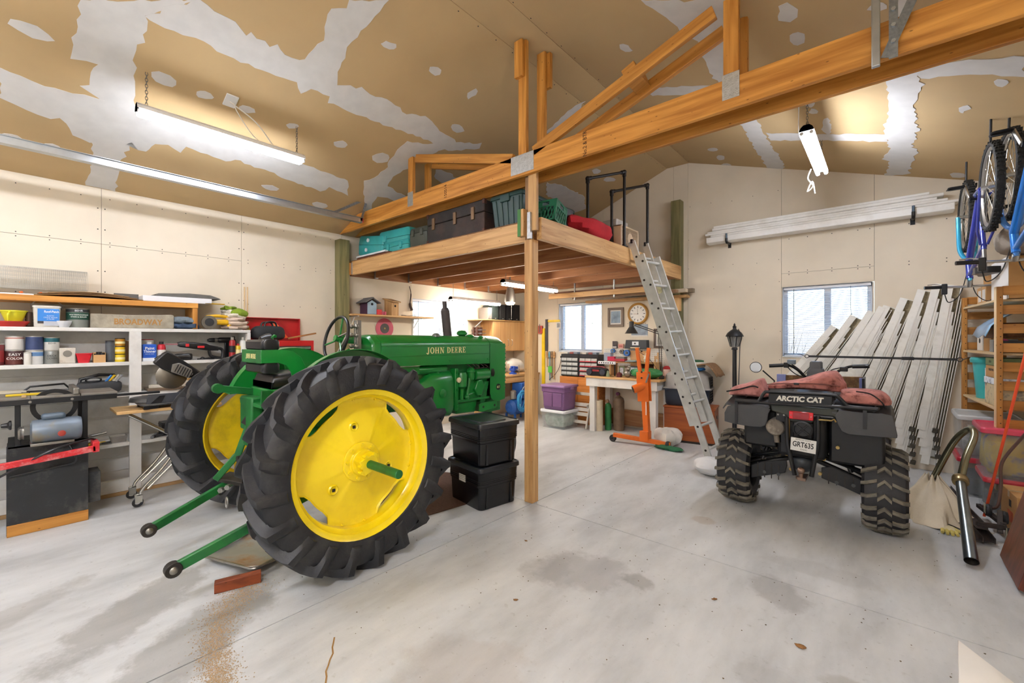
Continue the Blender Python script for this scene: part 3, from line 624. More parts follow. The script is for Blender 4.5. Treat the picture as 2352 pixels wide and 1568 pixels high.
q = MB(); q.bar((-.0, -.38, .02), (.02, .06, .30), .03, .004); q.bar((.015, -.38, .02), (.03, .06, .30), .004, .03); q.build('hanger_brace', m_ang, tk, smooth=0)
q = MB(); q.bar((.02, -.16, .02), (.03, .03, .14), .02, .003); q.build('cross_strap', m_ang, tk, smooth=0)
MB().bx(-.02, .045, -.005, .006, -.02, .03).build('end_stop', M('red stop', '#a8322c', .5), tk, bev=.002)
tk2 = thing('track_hanger', 'galvanised perforated track hanger bolted to the truss chord top right', 'bracket', (-.02, 2.9, 2.86))
q = MB(); q.bx(-.035, .0, -.03, -.003, -.02, .34); q.build('channel', m_trk, tk2, bev=.004)
q = MB(); q.bar((.02, -.0, .02), (.15, -.0, .34), .005, .04); q.bar((.05, -.014, .0), (.05, -.014, .32), .035, .005); q.build('perforated_strap', m_ang, tk2, smooth=0)
for z in (.08, .16, .24): MB().cyl((.05, -.03, z), (.05, -.01, z), .01, n=6).build('bolt', m_trk, tk2)
# ================================================================ green row-crop tractor
m_tire = M('tyre rubber', '#1b1c20', .52, var=.25, vs=7, bump=.12, bs=90, dirt='#55524c', dirt_amt=.35, dirt_s=5)
m_yel = M('yellow enamel', '#fbdc10', .34, var=.07, vs=3, coat=.3, dirt='#c39c10', dirt_amt=.3, dirt_s=2.2)
m_yel2 = M('worn yellow enamel', '#e6c414', .45, var=.12, vs=4, dirt='#7b5a22', dirt_amt=.5, dirt_s=2.5)
m_grn = M('green enamel', '#12782d', .3, var=.1, vs=4, coat=.35)
m_grn2 = M('grimy green enamel', '#12662a', .42, var=.22, vs=9, dirt='#10301a', dirt_amt=.6, dirt_s=6)
m_blk = M('black vinyl', '#161618', .35, var=.2, vs=10)
m_steel = M('bare steel', '#8e8b84', .35, .85, var=.2, vs=20)
m_dark = M('grimy dark metal', '#2a2520', .6, .3, var=.3, vs=15)
m_gold = M('cream yellow decal', '#e9dc9a', .5, var=.02)
TX, TY = -3.38, 1.34
tra = thing('tractor', 'green vintage farm tractor with yellow rear wheels parked by the shelves', 'tractor', (TX, TY, 0))

def farm_tire(rad, wid, rim, nl, lug, lw, sgn=1, lead=.2):
    """carcass turned about X with chevron lugs; apex leads the rotation (top moves to +Y)"""
    b = MB(); hw = wid/2; rc = rad-lug; sh = wid*.18
    prof = [(rim, -hw*.62), (rim+.02, -hw*.86), ((rim+rc)/2, -hw), (rc-.045, -hw*.97), (rc-.012, -hw*.80), (rc, -hw*.35), (rc+.002, 0), (rc, hw*.35), (rc-.012, hw*.80), (rc-.045, hw*.97), ((rim+rc)/2, hw), (rim+.02, hw*.86), (rim, hw*.62)]
    b.lathe(prof, 72, axis='X', close=True)
    for i in range(nl):
        for s in (-1, 1):
            a0 = 2*PI*(i+(.5 if s > 0 else 0))/nl
            path = []
            for u in (.02, .2, .4, .6, .78, .92):
                path.append((s*hw*u, rc-.010*max(0, u-.6)*2.5, a0-lead*u**.85, lug, 0))
            for x_, dr, h in ((1.0, .018, lug*.95), (1.045, .05, lug*.7), (1.04, .09, lug*.4), (1.0, .135, .003)): path.append((s*hw*x_, rc-dr, a0-lead*(1+dr*1.2), h, 1))
            rs = []
            for k, (x, r, a, h, side) in enumerate(path):
                wd = lw*(1.5 if k == 0 else 1.0+.04*k)
                out = []
                for da, top in ((-wd*1.15, 0), (-wd*.5, 1), (wd*.38, 1), (wd*.8, 0)):
                    rr = r+(h if top else -.012)*(.35 if side and k > 6 else 1); xx = x+(s*h*.5 if side and top else -s*.008 if side else 0)
                    t = a+da/(2*rad); out.append((xx, -rr*math.cos(t), rr*math.sin(t)))
                rs.append(out)
            b.rings(rs)
    return b
AY = .105
def rear_wheel(x, s, ym):
    """s=+1 outer face towards +X"""
    w = MB(Matrix.Translation((x, AY, .67))); k = farm_tire(.67, .29, .447, 20, .04, .072, lead=.25); w.add(k.v, k.f)
    tire = w.build('rear_tire', m_tire, tra, smooth=40)
    r = MB(Matrix.Translation((x, AY, .67)))
    r.lathe([(.462, s*.118), (.468, s*.104), (.452, s*.092), (.437, s*.09), (.43, s*.06), (.415, s*.045), (.41, s*-.02), (.43, s*-.06), (.44, -s*.09), (.462, -s*.118), (.452, -s*.118), (.428, -s*.07), (.402, -s*.02), (.407, s*.05), (.425, s*.07), (.43, s*.098), (.448, s*.106)], 64, axis='X', close=True)
    rim = r.build('rear_rim', ym, tra)
    d = MB(Matrix.Translation((x, AY, .67))); n = 96; rs = []
    def edge(a):
        c = max(0, math.cos(4*(a-R(40))))                     # four shallow cut-outs between the lugs of the disc
        return .409-.055*min(1, (c*1.25))**.5*(c > .25)
    for fr, xx in ((.0, .062), (.26, .062), (.30, .055), (.60, .03), (.86, .012), (.97, .016), (1.0, .026)):
        rs.append([(s*(xx-.02), edge(2*PI*i/n)*fr*math.cos(2*PI*i/n), edge(2*PI*i/n)*fr*math.sin(2*PI*i/n)) for i in range(n)])
    d.rings(rs[1:], cap=False); d.rings([[(p[0]-s*.006, p[1], p[2]) for p in q] for q in rs[1:]], cap=False)
    disc = d.build('wheel_disc', ym, tra)
    for i in range(3):
        a = R(100+120*i); q = MB(Matrix.Translation((x, AY, .67))); q.lathe([(.014, s*.012), (.026, s*.022), (.034, s*.014)], 14, (0, .225*math.cos(a), .225*math.sin(a)), 'X'); q.build('disc_boss', ym, disc)
        q = MB(Matrix.Translation((x, AY, .67))); q.box((s*.020, .225*math.cos(a), .225*math.sin(a)), (.006, .018, .018)); q.build('square_hole', m_dark, disc)
    for i in range(16):
        a = 2*PI*i/16+.1
        if math.cos(4*(a-R(40))) < -.2: q = MB(Matrix.Translation((x, AY, .67))); q.lathe([(.008, s*.008), (.007, s*.016), (.0, s*.019)], 8, (0, .395*math.cos(a), .395*math.sin(a)), 'X'); q.build('rivet', ym, disc)
    h = MB(Matrix.Translation((x, AY, .67))); h.lathe([(.125, s*.036), (.128, s*.048), (.115, s*.054), (.085, s*.056), (.082, s*.075), (.05, s*.08)], 32, axis='X')
    h.box((s*.10, 0, .0), (.09, .115, .10), (R(20), 0, 0)); hub = h.build('wheel_hub', ym, tra, bev=.004)
    for i in range(9):
        a = 2*PI*i/9+.2; q = MB(Matrix.Translation((x, AY, .67))); q.cyl((s*.05, .104*math.cos(a), .104*math.sin(a)), (s*.064, .104*math.cos(a), .104*math.sin(a)), .0125, n=6); q.build('hub_bolt', ym, hub)
    for dy, dz in ((.03, .055), (-.03, .05), (-.062, -.005), (-.06, -.04)):
        q = MB(Matrix.Translation((x, AY, .67))); q.cyl((s*.12, dy, dz), (s*.155, dy, dz), .011, n=8); q.build('clamp_stud', ym, hub)
rear_wheel(.815, 1, m_yel); rear_wheel(-.875, -1, m_yel2)
def tp(name, b, m=m_grn, bev=0, smooth=35, root=None): return b.build(name, m, root or tra, bev=bev, smooth=smooth)
tp('axle_shaft', MB().cyl((.9, AY, .67), (1.27, AY, .67), .026, n=20), m_grn2, .004)
b = MB(); b.lathe([(.04, -.80), (.055, -.70), (.06, -.45), (.10, -.28), (.13, -.2), (.13, .2), (.10, .28), (.06, .45), (.055, .66), (.04, .72)], 24, (0, AY, .67), 'X'); tp('rear_axle_housing', b, m_grn2)
b = MB(); b.bx(-.17, .17, -.2, .32, .46, .98); tp('transmission_case', b, m_grn2, .03)
b = MB(); b.rings([[(x*k, y, .90+z*k) for x, z in rrect(-.13, .13, -.13, .13, .05)] for y, k in ((.3, 1.1), (.5, .8), (1.0, .8))]); tp('torque_tube', b, m_grn2)
# seat
b = MB(); b.bx(-.17, .19, -.2, .32, .93, 1.10); tp('seat_base', b, m_grn, .01)
b = MB(); b.prism([(-.21, 1.02), (-.20, .98), (.21, .98), (.22, 1.1), (.205, 1.1), (.195, 1.0)], -.26, -.2, 'Y'); tp('battery_tray', b, m_grn2, .003)
b = MB(); b.rings([[(x, y, z) for x, z in rrect(-.155, .195, z0, z1, .045)] for y, z0, z1 in ((-.19, 1.105, 1.15), (-.17, 1.10, 1.20), (0, 1.10, 1.215), (.25, 1.10, 1.205), (.3, 1.11, 1.16))]); tp('seat_cushion', b, m_blk)
for z0, z1 in ((1.372, 1.445), (1.215, 1.285)):
    b = MB(); b.rings([[(x, y, z) for x, y in rrect(-.14, .20, -.25+i, -.13-i, .03)] for z, i in ((z0, .012), (z0+.01, 0), (z1-.015, 0), (z1, .012))]); tp('backrest_pad', b, m_blk)
bp = tp('backrest_plate', MB().bx(-.155, .205, -.262, -.245, 1.282, 1.375), m_grn2, .004)
arc = [(-.26, 1.375), (-.12, 1.375), (-.05, 1.36), (.0, 1.32), (.03, 1.26), (.05, 1.14), (.07, 1.075), (-.04, 1.075), (-.05, 1.14), (-.07, 1.22), (-.10, 1.265), (-.15, 1.285), (-.26, 1.285)]
for x in (-.165, .205): tp('backrest_arm', MB().prism(arc, x, x+.01, 'X'), m_grn, .002)
for y, z in ((-.02, 1.095), (.045, 1.095)): tp('bolt', MB().cyl((.215, y, z), (.222, y, z), .009, n=8), m_steel)
# fenders
for sx in (.49, -.50):
    a = [(0.24+.5*math.cos(R(t)), .87+.50*math.sin(R(t))) for t in range(16, 170, 7)]; o = 1 if sx > 0 else -1
    f = MB(); f.prism(a, sx, sx+.004*o, 'X')
    f.rings([[(sx, 0.24+q*math.cos(R(t)), .87+q*math.sin(R(t))) for q in (.498, .503)]+[(sx+o*.07, 0.24+q*math.cos(R(t)), .87+q*math.sin(R(t))) for q in (.509, .504)] for t in range(16, 170, 7)])
    tp('fender', f, m_grn)
b = MB(); b.tube([(-.48, .06, 1.08), (-.48, .06, 1.46), (-.46, .07, 1.475), (-.44, .07, 1.47)], .013, n=8); tp('lamp_bracket', b, m_grn)
b = MB(); b.lathe([(.0, -.075), (.04, -.065), (.062, -.02), (.066, .01), (.05, .015)], 20, (-.53, .05, 1.43), 'Y'); tp('work_lamp', b, m_blk)
# steering
def ring(c, r, tr, tilt, n=36):
    T = Matrix.Translation(c) @ Matrix.Rotation(tilt, 4, 'X'); return [T @ Vector((r*math.cos(2*PI*i/n), 0, r*math.sin(2*PI*i/n))) for i in range(n)]
sc_ = (-.0, .37, 1.455)
b = MB(); b.tube(ring(sc_, .18, .013, R(-14)), .013, n=10, closed=True); sw = tp('steering_wheel', b, m_blk)
b = MB(); T = Matrix.Translation(sc_) @ Matrix.Rotation(R(-14), 4, 'X')
for a in (80, 200, 320): b.cyl(T @ Vector((0, .03, 0)), T @ Vector((.18*math.cos(R(a)), 0, .18*math.sin(R(a)))), .008, n=8)
b.cyl(T @ Vector((0, -.012, 0)), T @ Vector((0, .05, 0)), .026, n=14); tp('spokes', b, m_grn, root=sw)
b = MB(); b.cyl((0, .42, 1.45), (0, .60, 1.43), .034, n=14); b.cyl((0, .60, 1.43), (0, .8, 1.40), .034, n=14); tp('steering_tube', b, m_grn)
b = MB(); b.tube(smooth_path([(.05, .46, 1.36), (.05, .42, 1.33), (.05, .40, 1.24), (.05, .40, 1.1)]), .013, n=8); tp('hand_lever', b, m_grn)
b = MB()
for dx in (-.014, .014): b.bx(.14+dx-.012, .14+dx+.012, .46, .50, 1.18, 1.60)
br = tp('umbrella_post', b, m_steel, .003)
for z in (1.39, 1.48, 1.55):
    b = MB(); b.cyl((.09, .455, z), (.19, .455, z), .012, n=8); b.ball((.18, .45, z), .018, 10, 6); b.ball((.10, .45, z), .018, 10, 6); tp('clamp', b, m_steel, root=br)
b = MB(); b.cyl((.09, .42, 1.49), (.02, .30, 1.20), .009, n=8); b.cyl((.09, .42, 1.50), (-.02, .36, 1.45), .007, n=8); b.cyl((.12, .47, 1.42), (.14, .60, 1.22), .007, n=8); tp('tilt_rod', b, m_steel, root=br)
# hood
HW = .195
def hood_sec(y, k=1., drop=0., low=1.215): return [((x if x > 0 else x*.35), y_, z_) for x, y_, z_ in [(-HW*k, y, low), (-HW*k, y, 1.40-drop), (-HW*k+.012, y, 1.43-drop), (-HW*k*.72, y, 1.458-drop), (-HW*k*.62, y, 1.475-drop), (-HW*.2, y, 1.487-drop), (HW*.2, y, 1.487-drop), (HW*k*.62, y, 1.475-drop), (HW*k*.72, y, 1.458-drop), (HW*k-.012, y, 1.43-drop), (HW*k, y, 1.40-drop), (HW*k, y, low)]]
b = MB(); b.rings([hood_sec(.585, .92, .02), hood_sec(.605, .99, .004), hood_sec(.66, 1)]); tp('rear_cowl', b, m_grn)
b = MB(); b.rings([hood_sec(.664, 1, 0, 1.215), hood_sec(1.97, .985, .006, 1.19)]); hood = tp('hood', b, m_grn)
b = MB(); b.bx(HW-.001, HW+.0035, .665, 1.955, 1.295, 1.300); b.bx(HW-.001, HW+.0035, .665, 1.955, 1.385, 1.389); tp('side_crease', b, m_grn, root=hood)
for y in (1.42, 1.94): tp('side_screw', MB().cyl((HW-.004, y, 1.24), (HW+.004, y, 1.24), .009, n=8), m_grn, root=hood)
b = MB(); b.lathe([(.0, .035), (.02, .033), (.035, .02), (.038, 0)], 16, (.10, 1.32, 1.47)); tp('fuel_cap', b, M('dull grey cap', '#6c6e66', .45, .5), root=hood)
b = MB(); b.ball((.09, 1.78, 1.478), (.035, .05, .02)); b.ball((.13, 1.9, 1.468), (.022, .03, .016)); tp('radiator_cap', b, m_grn, root=hood)
b = MB(); b.lathe([(.028, 0), (.03, .045), (.055, .06), (.058, .08), (.04, .10), (.0, .108)], 20, (-.0, 1.75, 1.435)); tp('air_intake_cap', b, m_grn)
b = MB(); b.tube([(.0, 1.56, 1.44), (.0, 1.545, 1.53), (.0, 1.52, 1.735), (0, 1.518, 1.745), (.0, 1.517, 1.75), (.0, 1.51, 1.83)], [.044, .044, .044, .034, .022, .022], n=18); b.ball((0, 1.52, 1.735), .04, 14, 8); tp('exhaust_stack', b, M('heat-blued dark steel', '#4a4442', .5, .4, var=.25))
# grille shell
side = [(1.975, 1.40), (1.975, .87), (1.99, .82), (2.03, .785), (2.10, .775), (2.21, .79), (2.215, 1.40)]
for x0, x1 in ((HW-.004, HW+.003), (-HW*.35-.003, -HW*.35+.004)): tp('grille_side', MB().prism(side, x0, x1, 'X'), m_grn, .002)
b = MB(); b.rings([hood_sec(1.975, .99, .004, 1.39), hood_sec(2.15, .98, .006, 1.39), hood_sec(2.20, .95, .02, 1.39), hood_sec(2.215, .85, .05, 1.39)]); tp('grille_top', b, m_grn)
tp('radiator', MB().bx(-HW*.3, HW-.02, 2.06, 2.12, .80, 1.39), m_dark)
for i in range(12): tp('grille_louver', MB().box((HW*.325, 2.205, .90+i*.042), (HW*1.34, .055, .014), (R(25), 0, 0)), m_grn, .003)
tp('bumper_plate', MB().prism([(HW+.02, .72), (HW+.03, .705), (HW+.03, .79), (HW+.02, .78)], 0, .001, 'Y') if 0 else MB().prism([(1.80, .70), (1.83, .69), (2.05, .71), (2.07, .725), (2.07, .775), (2.05, .785), (1.83, .785), (1.80, .77)], HW+.0, HW+.014, 'X'), m_grn, .003)
for y in (1.86, 2.03): tp('plate_hole', MB().cyl((HW+.012, y, .74), (HW+.0155, y, .74), .013, n=12), m_dark)
# engine
b = MB(); b.rings([[(x*k, y, .93+z*k*h) for x, z in rrect(-.17, .17, -.2, .17, .08)] for y, k, h in ((1.08, .72, .8), (1.16, .95, .95), (1.22, 1.08, 1.1), (1.46, 1.1, 1.12), (1.49, 1.02, 1.0))]); tp('bell_housing', b, m_grn, .006)
tp('housing_cap', MB().lathe([(.04, .0), (.04, .012), (.022, .018), (.0, .02)], 14, (.185, 1.33, .93), 'X'), m_grn)
tp('flange', MB().bx(-.19, .19, 1.49, 1.53, .74, 1.16), m_grn, .006)
for z in (.78, .95, 1.12): tp('flange_bolt', MB().cyl((.17, 1.515, z), (.197, 1.515, z), .013, n=6), m_grn)
tp('engine_block', MB().bx(-.15, .15, 1.53, 1.98, .82, 1.10), m_grn, .012)
tp('cylinder_head', MB().bx(-.12, .12, 1.30, 1.9, 1.10, 1.21), m_grn2, .01)
tp('oil_pan', MB().prism([(1.52, .825), (1.535, .70), (1.80, .69), (1.83, .825)], -.14, .15, 'X'), m_grn, .012)
tp('pan_rail', MB().bx(-.165, .175, 1.45, 1.99, .815, .84), m_grn, .004)
b = MB(); b.lathe([(.0, -.005), (.03, 0), (.052, .02), (.055, .13), (.045, .16), (.0, .168)], 18, (.17, 1.59, .955)); b.cyl((.17, 1.59, .84), (.17, 1.59, .96), .018, n=10); tp('oil_filter', b, m_grn)
tp('pressure_gauge', MB().lathe([(.026, 0), (.026, .014), (.022, .016), (0, .016)], 16, (.205, 1.515, 1.045), 'X'), M('aged gauge face', '#d8c9a0', .4))
b = MB(); b.cyl((.17, 1.66, .85), (.17, 1.70, 1.06), .016, n=10); b.cyl((.15, 1.66, .87), (.15, 1.98, .93), .01, n=8); b.ball((.17, 1.66, .86), .028, 10, 6); tp('oil_line', b, m_grn)
b = MB(); b.lathe([(.03, 0), (.038, .03), (.038, .075), (.045, .08), (.045, .10), (.02, .13)], 14, (.17, 1.72, 1.03)); tp('distributor', b, m_grn)
b = MB(); b.lathe([(.04, -.11), (.058, -.105), (.06, .09), (.05, .1), (.02, .11)], 20, (.16, 1.87, 1.08), 'Y'); gen = tp('generator', b, m_grn)
b = MB(); b.lathe([(.045, .0), (.06, .01), (.045, .02), (.06, .03), (.045, .035)], 20, (.16, 1.99, 1.09), 'Y'); tp('pulley', b, m_dark, root=gen)
b = MB()
for k in range(5): y = 1.66+k*.055; b.tube(smooth_path([(.11, y, 1.2), (.17+.02*(k % 2), y+.02, 1.185), (.19, y+.05, 1.15), (.15, 1.73, 1.14)]), .004, n=5)
tp('ignition_wires', b, M('dark wire', '#3a2724', .5))
b = MB(); b.cyl((.11, 1.0, 1.155), (.11, 1.42, 1.165), .042, n=14); b.cyl((.13, 1.3, 1.16), (.13, 1.36, 1.02), .02, n=8); b.bx(.05, .16, .7, 1.08, 1.13, 1.20); tp('air_cleaner_pipe', b, m_grn)
tp('water_pump', MB().prism([(1.76, .93), (1.80, 1.02), (1.87, 1.03), (1.90, .95), (1.86, .86), (1.80, .86)], .10, .19, 'X'), m_grn, .01)
tp('front_support', MB().prism([(1.86, .86), (1.93, 1.0), (1.99, 1.0), (1.92, .78), (1.86, .78)], .05, .17, 'X'), m_grn2, .006)
b = MB(); b.bx(-.14, .14, 1.95, 2.2, .66, .82); b.cyl((0, 2.12, .70), (0, 2.16, .32), .06, .05, n=16); b.cyl((-.16, 2.16, .28), (.16, 2.16, .28), .03, n=12); tp('front_pedestal', b, m_grn2, .01)
for s in (-1, 1):
    w = MB(Matrix.Translation((s*.13, 2.16, .28))); w.lathe([(.19, -.035), (.205, -.06), (.25, -.062), (.275, -.04), (.28, -.02), (.276, -.012), (.28, 0), (.276, .012), (.28, .02), (.275, .04), (.25, .062), (.205, .06), (.19, .035)], 40, axis='X'); tp('front_tire', w, m_tire)
    w = MB(Matrix.Translation((s*.13, 2.16, .28))); w.lathe([(.2, -.05), (.19, -.03), (.1, -.01), (.05, s*.03), (.05, s*.05), (.1, .01), (.19, .03), (.2, .05)], 32, axis='X'); tp('front_rim', w, m_yel)
# hitch: rockshaft arm, lift link, lower links, chains
def flat(name, p0, p1, wd, th, m=m_grn2): return tp(name, MB().bar(p0, p1, th, wd), m, .006)
tp('hydraulic_housing', MB().bx(-.17, .06, -.27, -.1, .80, 1.04), m_grn2, .012)
flat('rockshaft_arm', (-.13, -.08, 1.04), (-.13, -.42, 1.105), .05, .025); tp('arm_boss', MB().cyl((-.15, -.42, 1.105), (-.105, -.42, 1.105), .034, n=14), m_grn2)
flat('lift_arm', (.03, -.12, .98), (-.02, -.26, .96), .06, .03)
flat('lift_link', (-.02, -.20, 1.03), (-.10, -.26, .85), .045, .02); flat('lift_link', (-.05, -.235, .88), (-.09, -.31, .62), .045, .022); flat('lift_link', (-.09, -.31, .63), (-.14, -.43, .47), .045, .022)
tp('link_collar', MB().bar((-.055, -.235, .89), (-.075, -.26, .84), .05, .06), m_dark, .004)
def lower(p0, p1):
    flat('lower_link', p0, p1, .055, .03); d = (Vector(p0)-Vector(p1)).normalized(); e = Vector(p0)
    tp('link_eye', MB().cyl(e+Vector((-.02, 0, 0)), e+Vector((.026, 0, 0)), .038, n=20), m_dark, .004)
    tp('link_ball', MB().ball(e+Vector((.02, 0, 0)), (.014, .022, .022)), m_steel)
lower((.03, -.815, .30), (-.16, -.25, .46)); lower((.62, -.812, .27), (.60, -.1, .46))
tp('drawbar_bracket', MB().box((-.06, -.33, .47), (.26, .10, .03), (R(12), 0, R(18))), m_dark, .004)
for p in ((-.02, -.42, .43), (.05, -.40, .46)): tp('nut', MB().cyl(Vector(p), Vector(p)+Vector((.02, -.02, 0)), .018, n=6), m_steel)
b = MB(); chain(b, (.06, -.33, .52), (.16, -.30, .34), .012, .034); tp('check_chain', b, m_dark)
b = MB(); chain(b, (.44, -.36, .50), (.5, -.3, .30), .012, .034); tp('check_chain', b, m_dark)
b = MB(); b.tube([(.0+.02*math.cos(a), -.40+.0*a, .34+.035*math.sin(a)) for a in [k*PI/6 for k in range(12)]], .006, n=6, closed=True); tp('pin_ring', b, m_steel)
tp('pto_shaft', MB().cyl((.0, -.2, .62), (0, -.34, .62), .022, n=12), m_dark); tp('pto_guard', MB().bx(-.1, .1, -.28, -.2, .70, .76), m_grn2, .006)

# lettering with slab serifs, drawn stroke by stroke
def serif_word(word, h, mat, parent, loc, rot, name='lettering', gap=.20, T=.0008, squash=1.):
    b = MB(); bs_ = [b]; x = 0; V, Hh, Sf = .19, .09, .08
    def bar(x0, x1, y0, y1): b.bx(x0, x1, y0, y1, 0, T/h)
    def arc(cx, cy, rx, ry, t0, t1, wv, wh):
        n = 14; o = []; i_ = []
        for k in range(n+1):
            a = R(t0+(t1-t0)*k/n); o.append((cx+rx*math.cos(a), cy+ry*math.sin(a))); i_.append((cx+(rx-wv)*math.cos(a), cy+(ry-wh)*math.sin(a)))
        for k in range(n): b.prism([o[k], o[k+1], i_[k+1], i_[k]], 0, T/h, 'Z')
    def stem(x0, y0=0, y1=1, s0=True, s1=True):
        bar(x0, x0+V, y0, y1)
        if s0: bar(x0-.07, x0+V+.07, y0, y0+Sf)
        if s1: bar(x0-.07, x0+V+.07, y1-Sf, y1)
    for ch in word:
        if ch == ' ': x += .42; b = MB(); bs_.append(b); continue
        if ch == 'J': stem(x+.32, .15, 1, False); arc(x+.27, .15, .24, .27, 180, 360, V, Hh); wdt = .6
        elif ch == 'O': arc(x+.40, .5, .40, .52, 0, 360, V, Hh); wdt = .8
        elif ch == 'H': stem(x+.07); stem(x+.56); bar(x+.2, x+.6, .46, .46+Hh); wdt = .84
        elif ch == 'N':
            bar(x+.1, x+.1+Hh, 0, 1); bar(x, x+.3, 0, Sf); bar(x, x+.2, 1-Sf, 1); bar(x+.66, x+.66+Hh, 0, 1); bar(x+.54, x+.88, 1-Sf, 1)
            b.prism([(x+.08, 1), (x+.30, 1), (x+.75, 0), (x+.60, 0)], 0, T/h, 'Z'); wdt = .88
        elif ch == 'D': stem(x+.07); arc(x+.26, .5, .48, .5, -90, 90, V, Hh); wdt = .76
        elif ch == 'E': stem(x+.07); bar(x+.2, x+.62, 0, Hh); bar(x+.2, x+.60, 1-Hh, 1); bar(x+.2, x+.46, .46, .46+Hh); bar(x+.55, x+.62, 0, .28); bar(x+.53, x+.60, .72, 1); bar(x+.42, x+.47, .36, .64); wdt = .64
        elif ch == 'R': stem(x+.07); arc(x+.26, .74, .36, .26, -90, 90, V, Hh); bar(x+.2, x+.3, .48, .56); bar(x+.2, x+.3, 1-Hh, 1); b.prism([(x+.34, .52), (x+.52, .5), (x+.78, 0), (x+.56, 0)], 0, T/h, 'Z'); wdt = .76
        elif ch == 'M':
            bar(x+.08, x+.08+Hh, 0, 1); bar(x, x+.26, 0, Sf); stem(x+.75); b.prism([(x+.05, 1), (x+.25, 1), (x+.55, 0), (x+.44, 0)], 0, T/h, 'Z'); b.prism([(x+.75, 1), (x+.92, 1), (x+.55, 0), (x+.44, 0)], 0, T/h, 'Z'); wdt = 1.02
        elif ch == 'T': stem(x+.28, 0, 1, True, False); bar(x, x+.75, 1-Hh, 1); bar(x, x+.06, .75, 1); bar(x+.69, x+.75, .75, 1); wdt = .75
        x += wdt+gap
    W = x-gap
    for b in bs_: b.v = [((p[0]-W/2)*h*squash, (p[1]-.5)*h, p[2]*h) for p in b.v]; b.build(name, mat, parent, smooth=0, loc=loc, rot=rot)
serif_word('JOHN DEERE', .058, m_gold, tra, (HW+.0005, 1.375, 1.342), (R(90), 0, R(90)), 'hood_lettering', gap=.13, squash=1.05)
serif_word('JOHN DEERE', .034, m_gold, tra, (.025, -.2625, 1.330), (R(90), 0, 0), 'backrest_lettering', gap=.1, squash=.72)
tp('model_badge', MB().cyl((HW+.003, 2.10, .93), (HW+.006, 2.10, .93), .034, n=24), M('black badge', '#141414', .4))
serif_word('MT', .024, m_gold, tra, (HW+.0061, 2.10, .93), (R(90), 0, R(90)), 'model_lettering')
for z, nm in ((1.33, 'a'), (1.21, 'b')): tp('dash_gauge', MB().lathe([(.03, 0), (.03, -.012), (.024, -.014), (0, -.012)], 16, (.13, .58, z), 'Y'), M('gauge face', '#c9cabb', .3))
# ================================================================ quad bike
m_at = M('quad tyre rubber', '#232326', .6, var=.25, vs=9, bump=.15, bs=120)
m_lug = M('dusty tread lug', '#6b665b', .85, var=.3, vs=25, bump=.2, bs=150)
m_pl = M('weathered black plastic', '#3b3c3e', .55, var=.12, vs=6, bump=.06, bs=160, dirt='#55534e', dirt_amt=.3)
m_fr = M('black painted tube', '#131417', .4, .2, var=.15)
m_og = M('dark olive plastic', '#2d3128', .45, var=.1)
m_brass = M('brass bolt', '#9a824f', .4, .7)
m_camo = M('faded rose camouflage cloth', '#b4746a', .9, var=.25, vs=14, bump=.25, bs=50, dirt='#54241e', dirt_amt=1., dirt_s=15)
AX, AYY = -.5, 4.3
atv = thing('quad_bike', 'black quad bike seen from behind with knobbly tyres', 'quad bike', (AX, AYY, 0))
def ap(name, b, m=m_fr, bev=0, smooth=35, root=None): return b.build(name, m, root or atv, bev=bev, smooth=smooth)
def quad_wheel(x, y, rad=.318, wid=.26):
    hw = wid/2; T = Matrix.Translation((x, y, rad)); rc = rad-.02
    b = MB(T); b.lathe([(.155, -hw*.7), (.17, -hw*.9), (.22, -hw), (rc-.05, -hw*.97), (rc-.015, -hw*.85), (rc, -hw*.5), (rc+.003, 0), (rc, hw*.5), (rc-.015, hw*.85), (rc-.05, hw*.97), (.22, hw), (.17, hw*.9), (.155, hw*.7)], 56, axis='X', close=True)
    ty = ap('tire', b, m_at, smooth=40)
    g = MB(T); n = 20
    def lug(path, wd, h):
        rs = []
        for xx, r, a in path:
            rs.append([(xx, -(r+q)*math.cos(a+da/rad), (r+q)*math.sin(a+da/rad)) for da, q in ((-wd, -.006), (-wd*.75, h), (wd*.75, h), (wd, -.006))])
        g.rings(rs)
    for i in range(n):
        a = 2*PI*i/n
        for s in (-1, 1):
            lug([(0, rc, a+.10), (s*hw*.30, rc, a-.02)], .016, .02)
            a2 = a+PI/n*(.9 if s > 0 else 1.1)
            lug([(s*hw*.32, rc, a2-.08), (s*hw*.75, rc-.008, a2-.15), (s*hw*1.02, rc-.03, a2-.17), (s*hw*1.03, rc-.06, a2-.17)], .015, .019)
    struct(ap('tread_lugs', g, m_lug, smooth=20, root=ty), 'stuff')
    r = MB(T); r.lathe([(.16, -hw*.72), (.15, -hw*.6), (.14, -.02), (.06, 0), (.06, .02), (.14, 0), (.15, hw*.6), (.16, hw*.72)], 32, axis='X', close=True); ap('wheel_rim', r, m_fr)
for x in (-.50, .495): quad_wheel(x, 0)
for x in (-.44, .44): quad_wheel(x, 1.25, .30, .20)
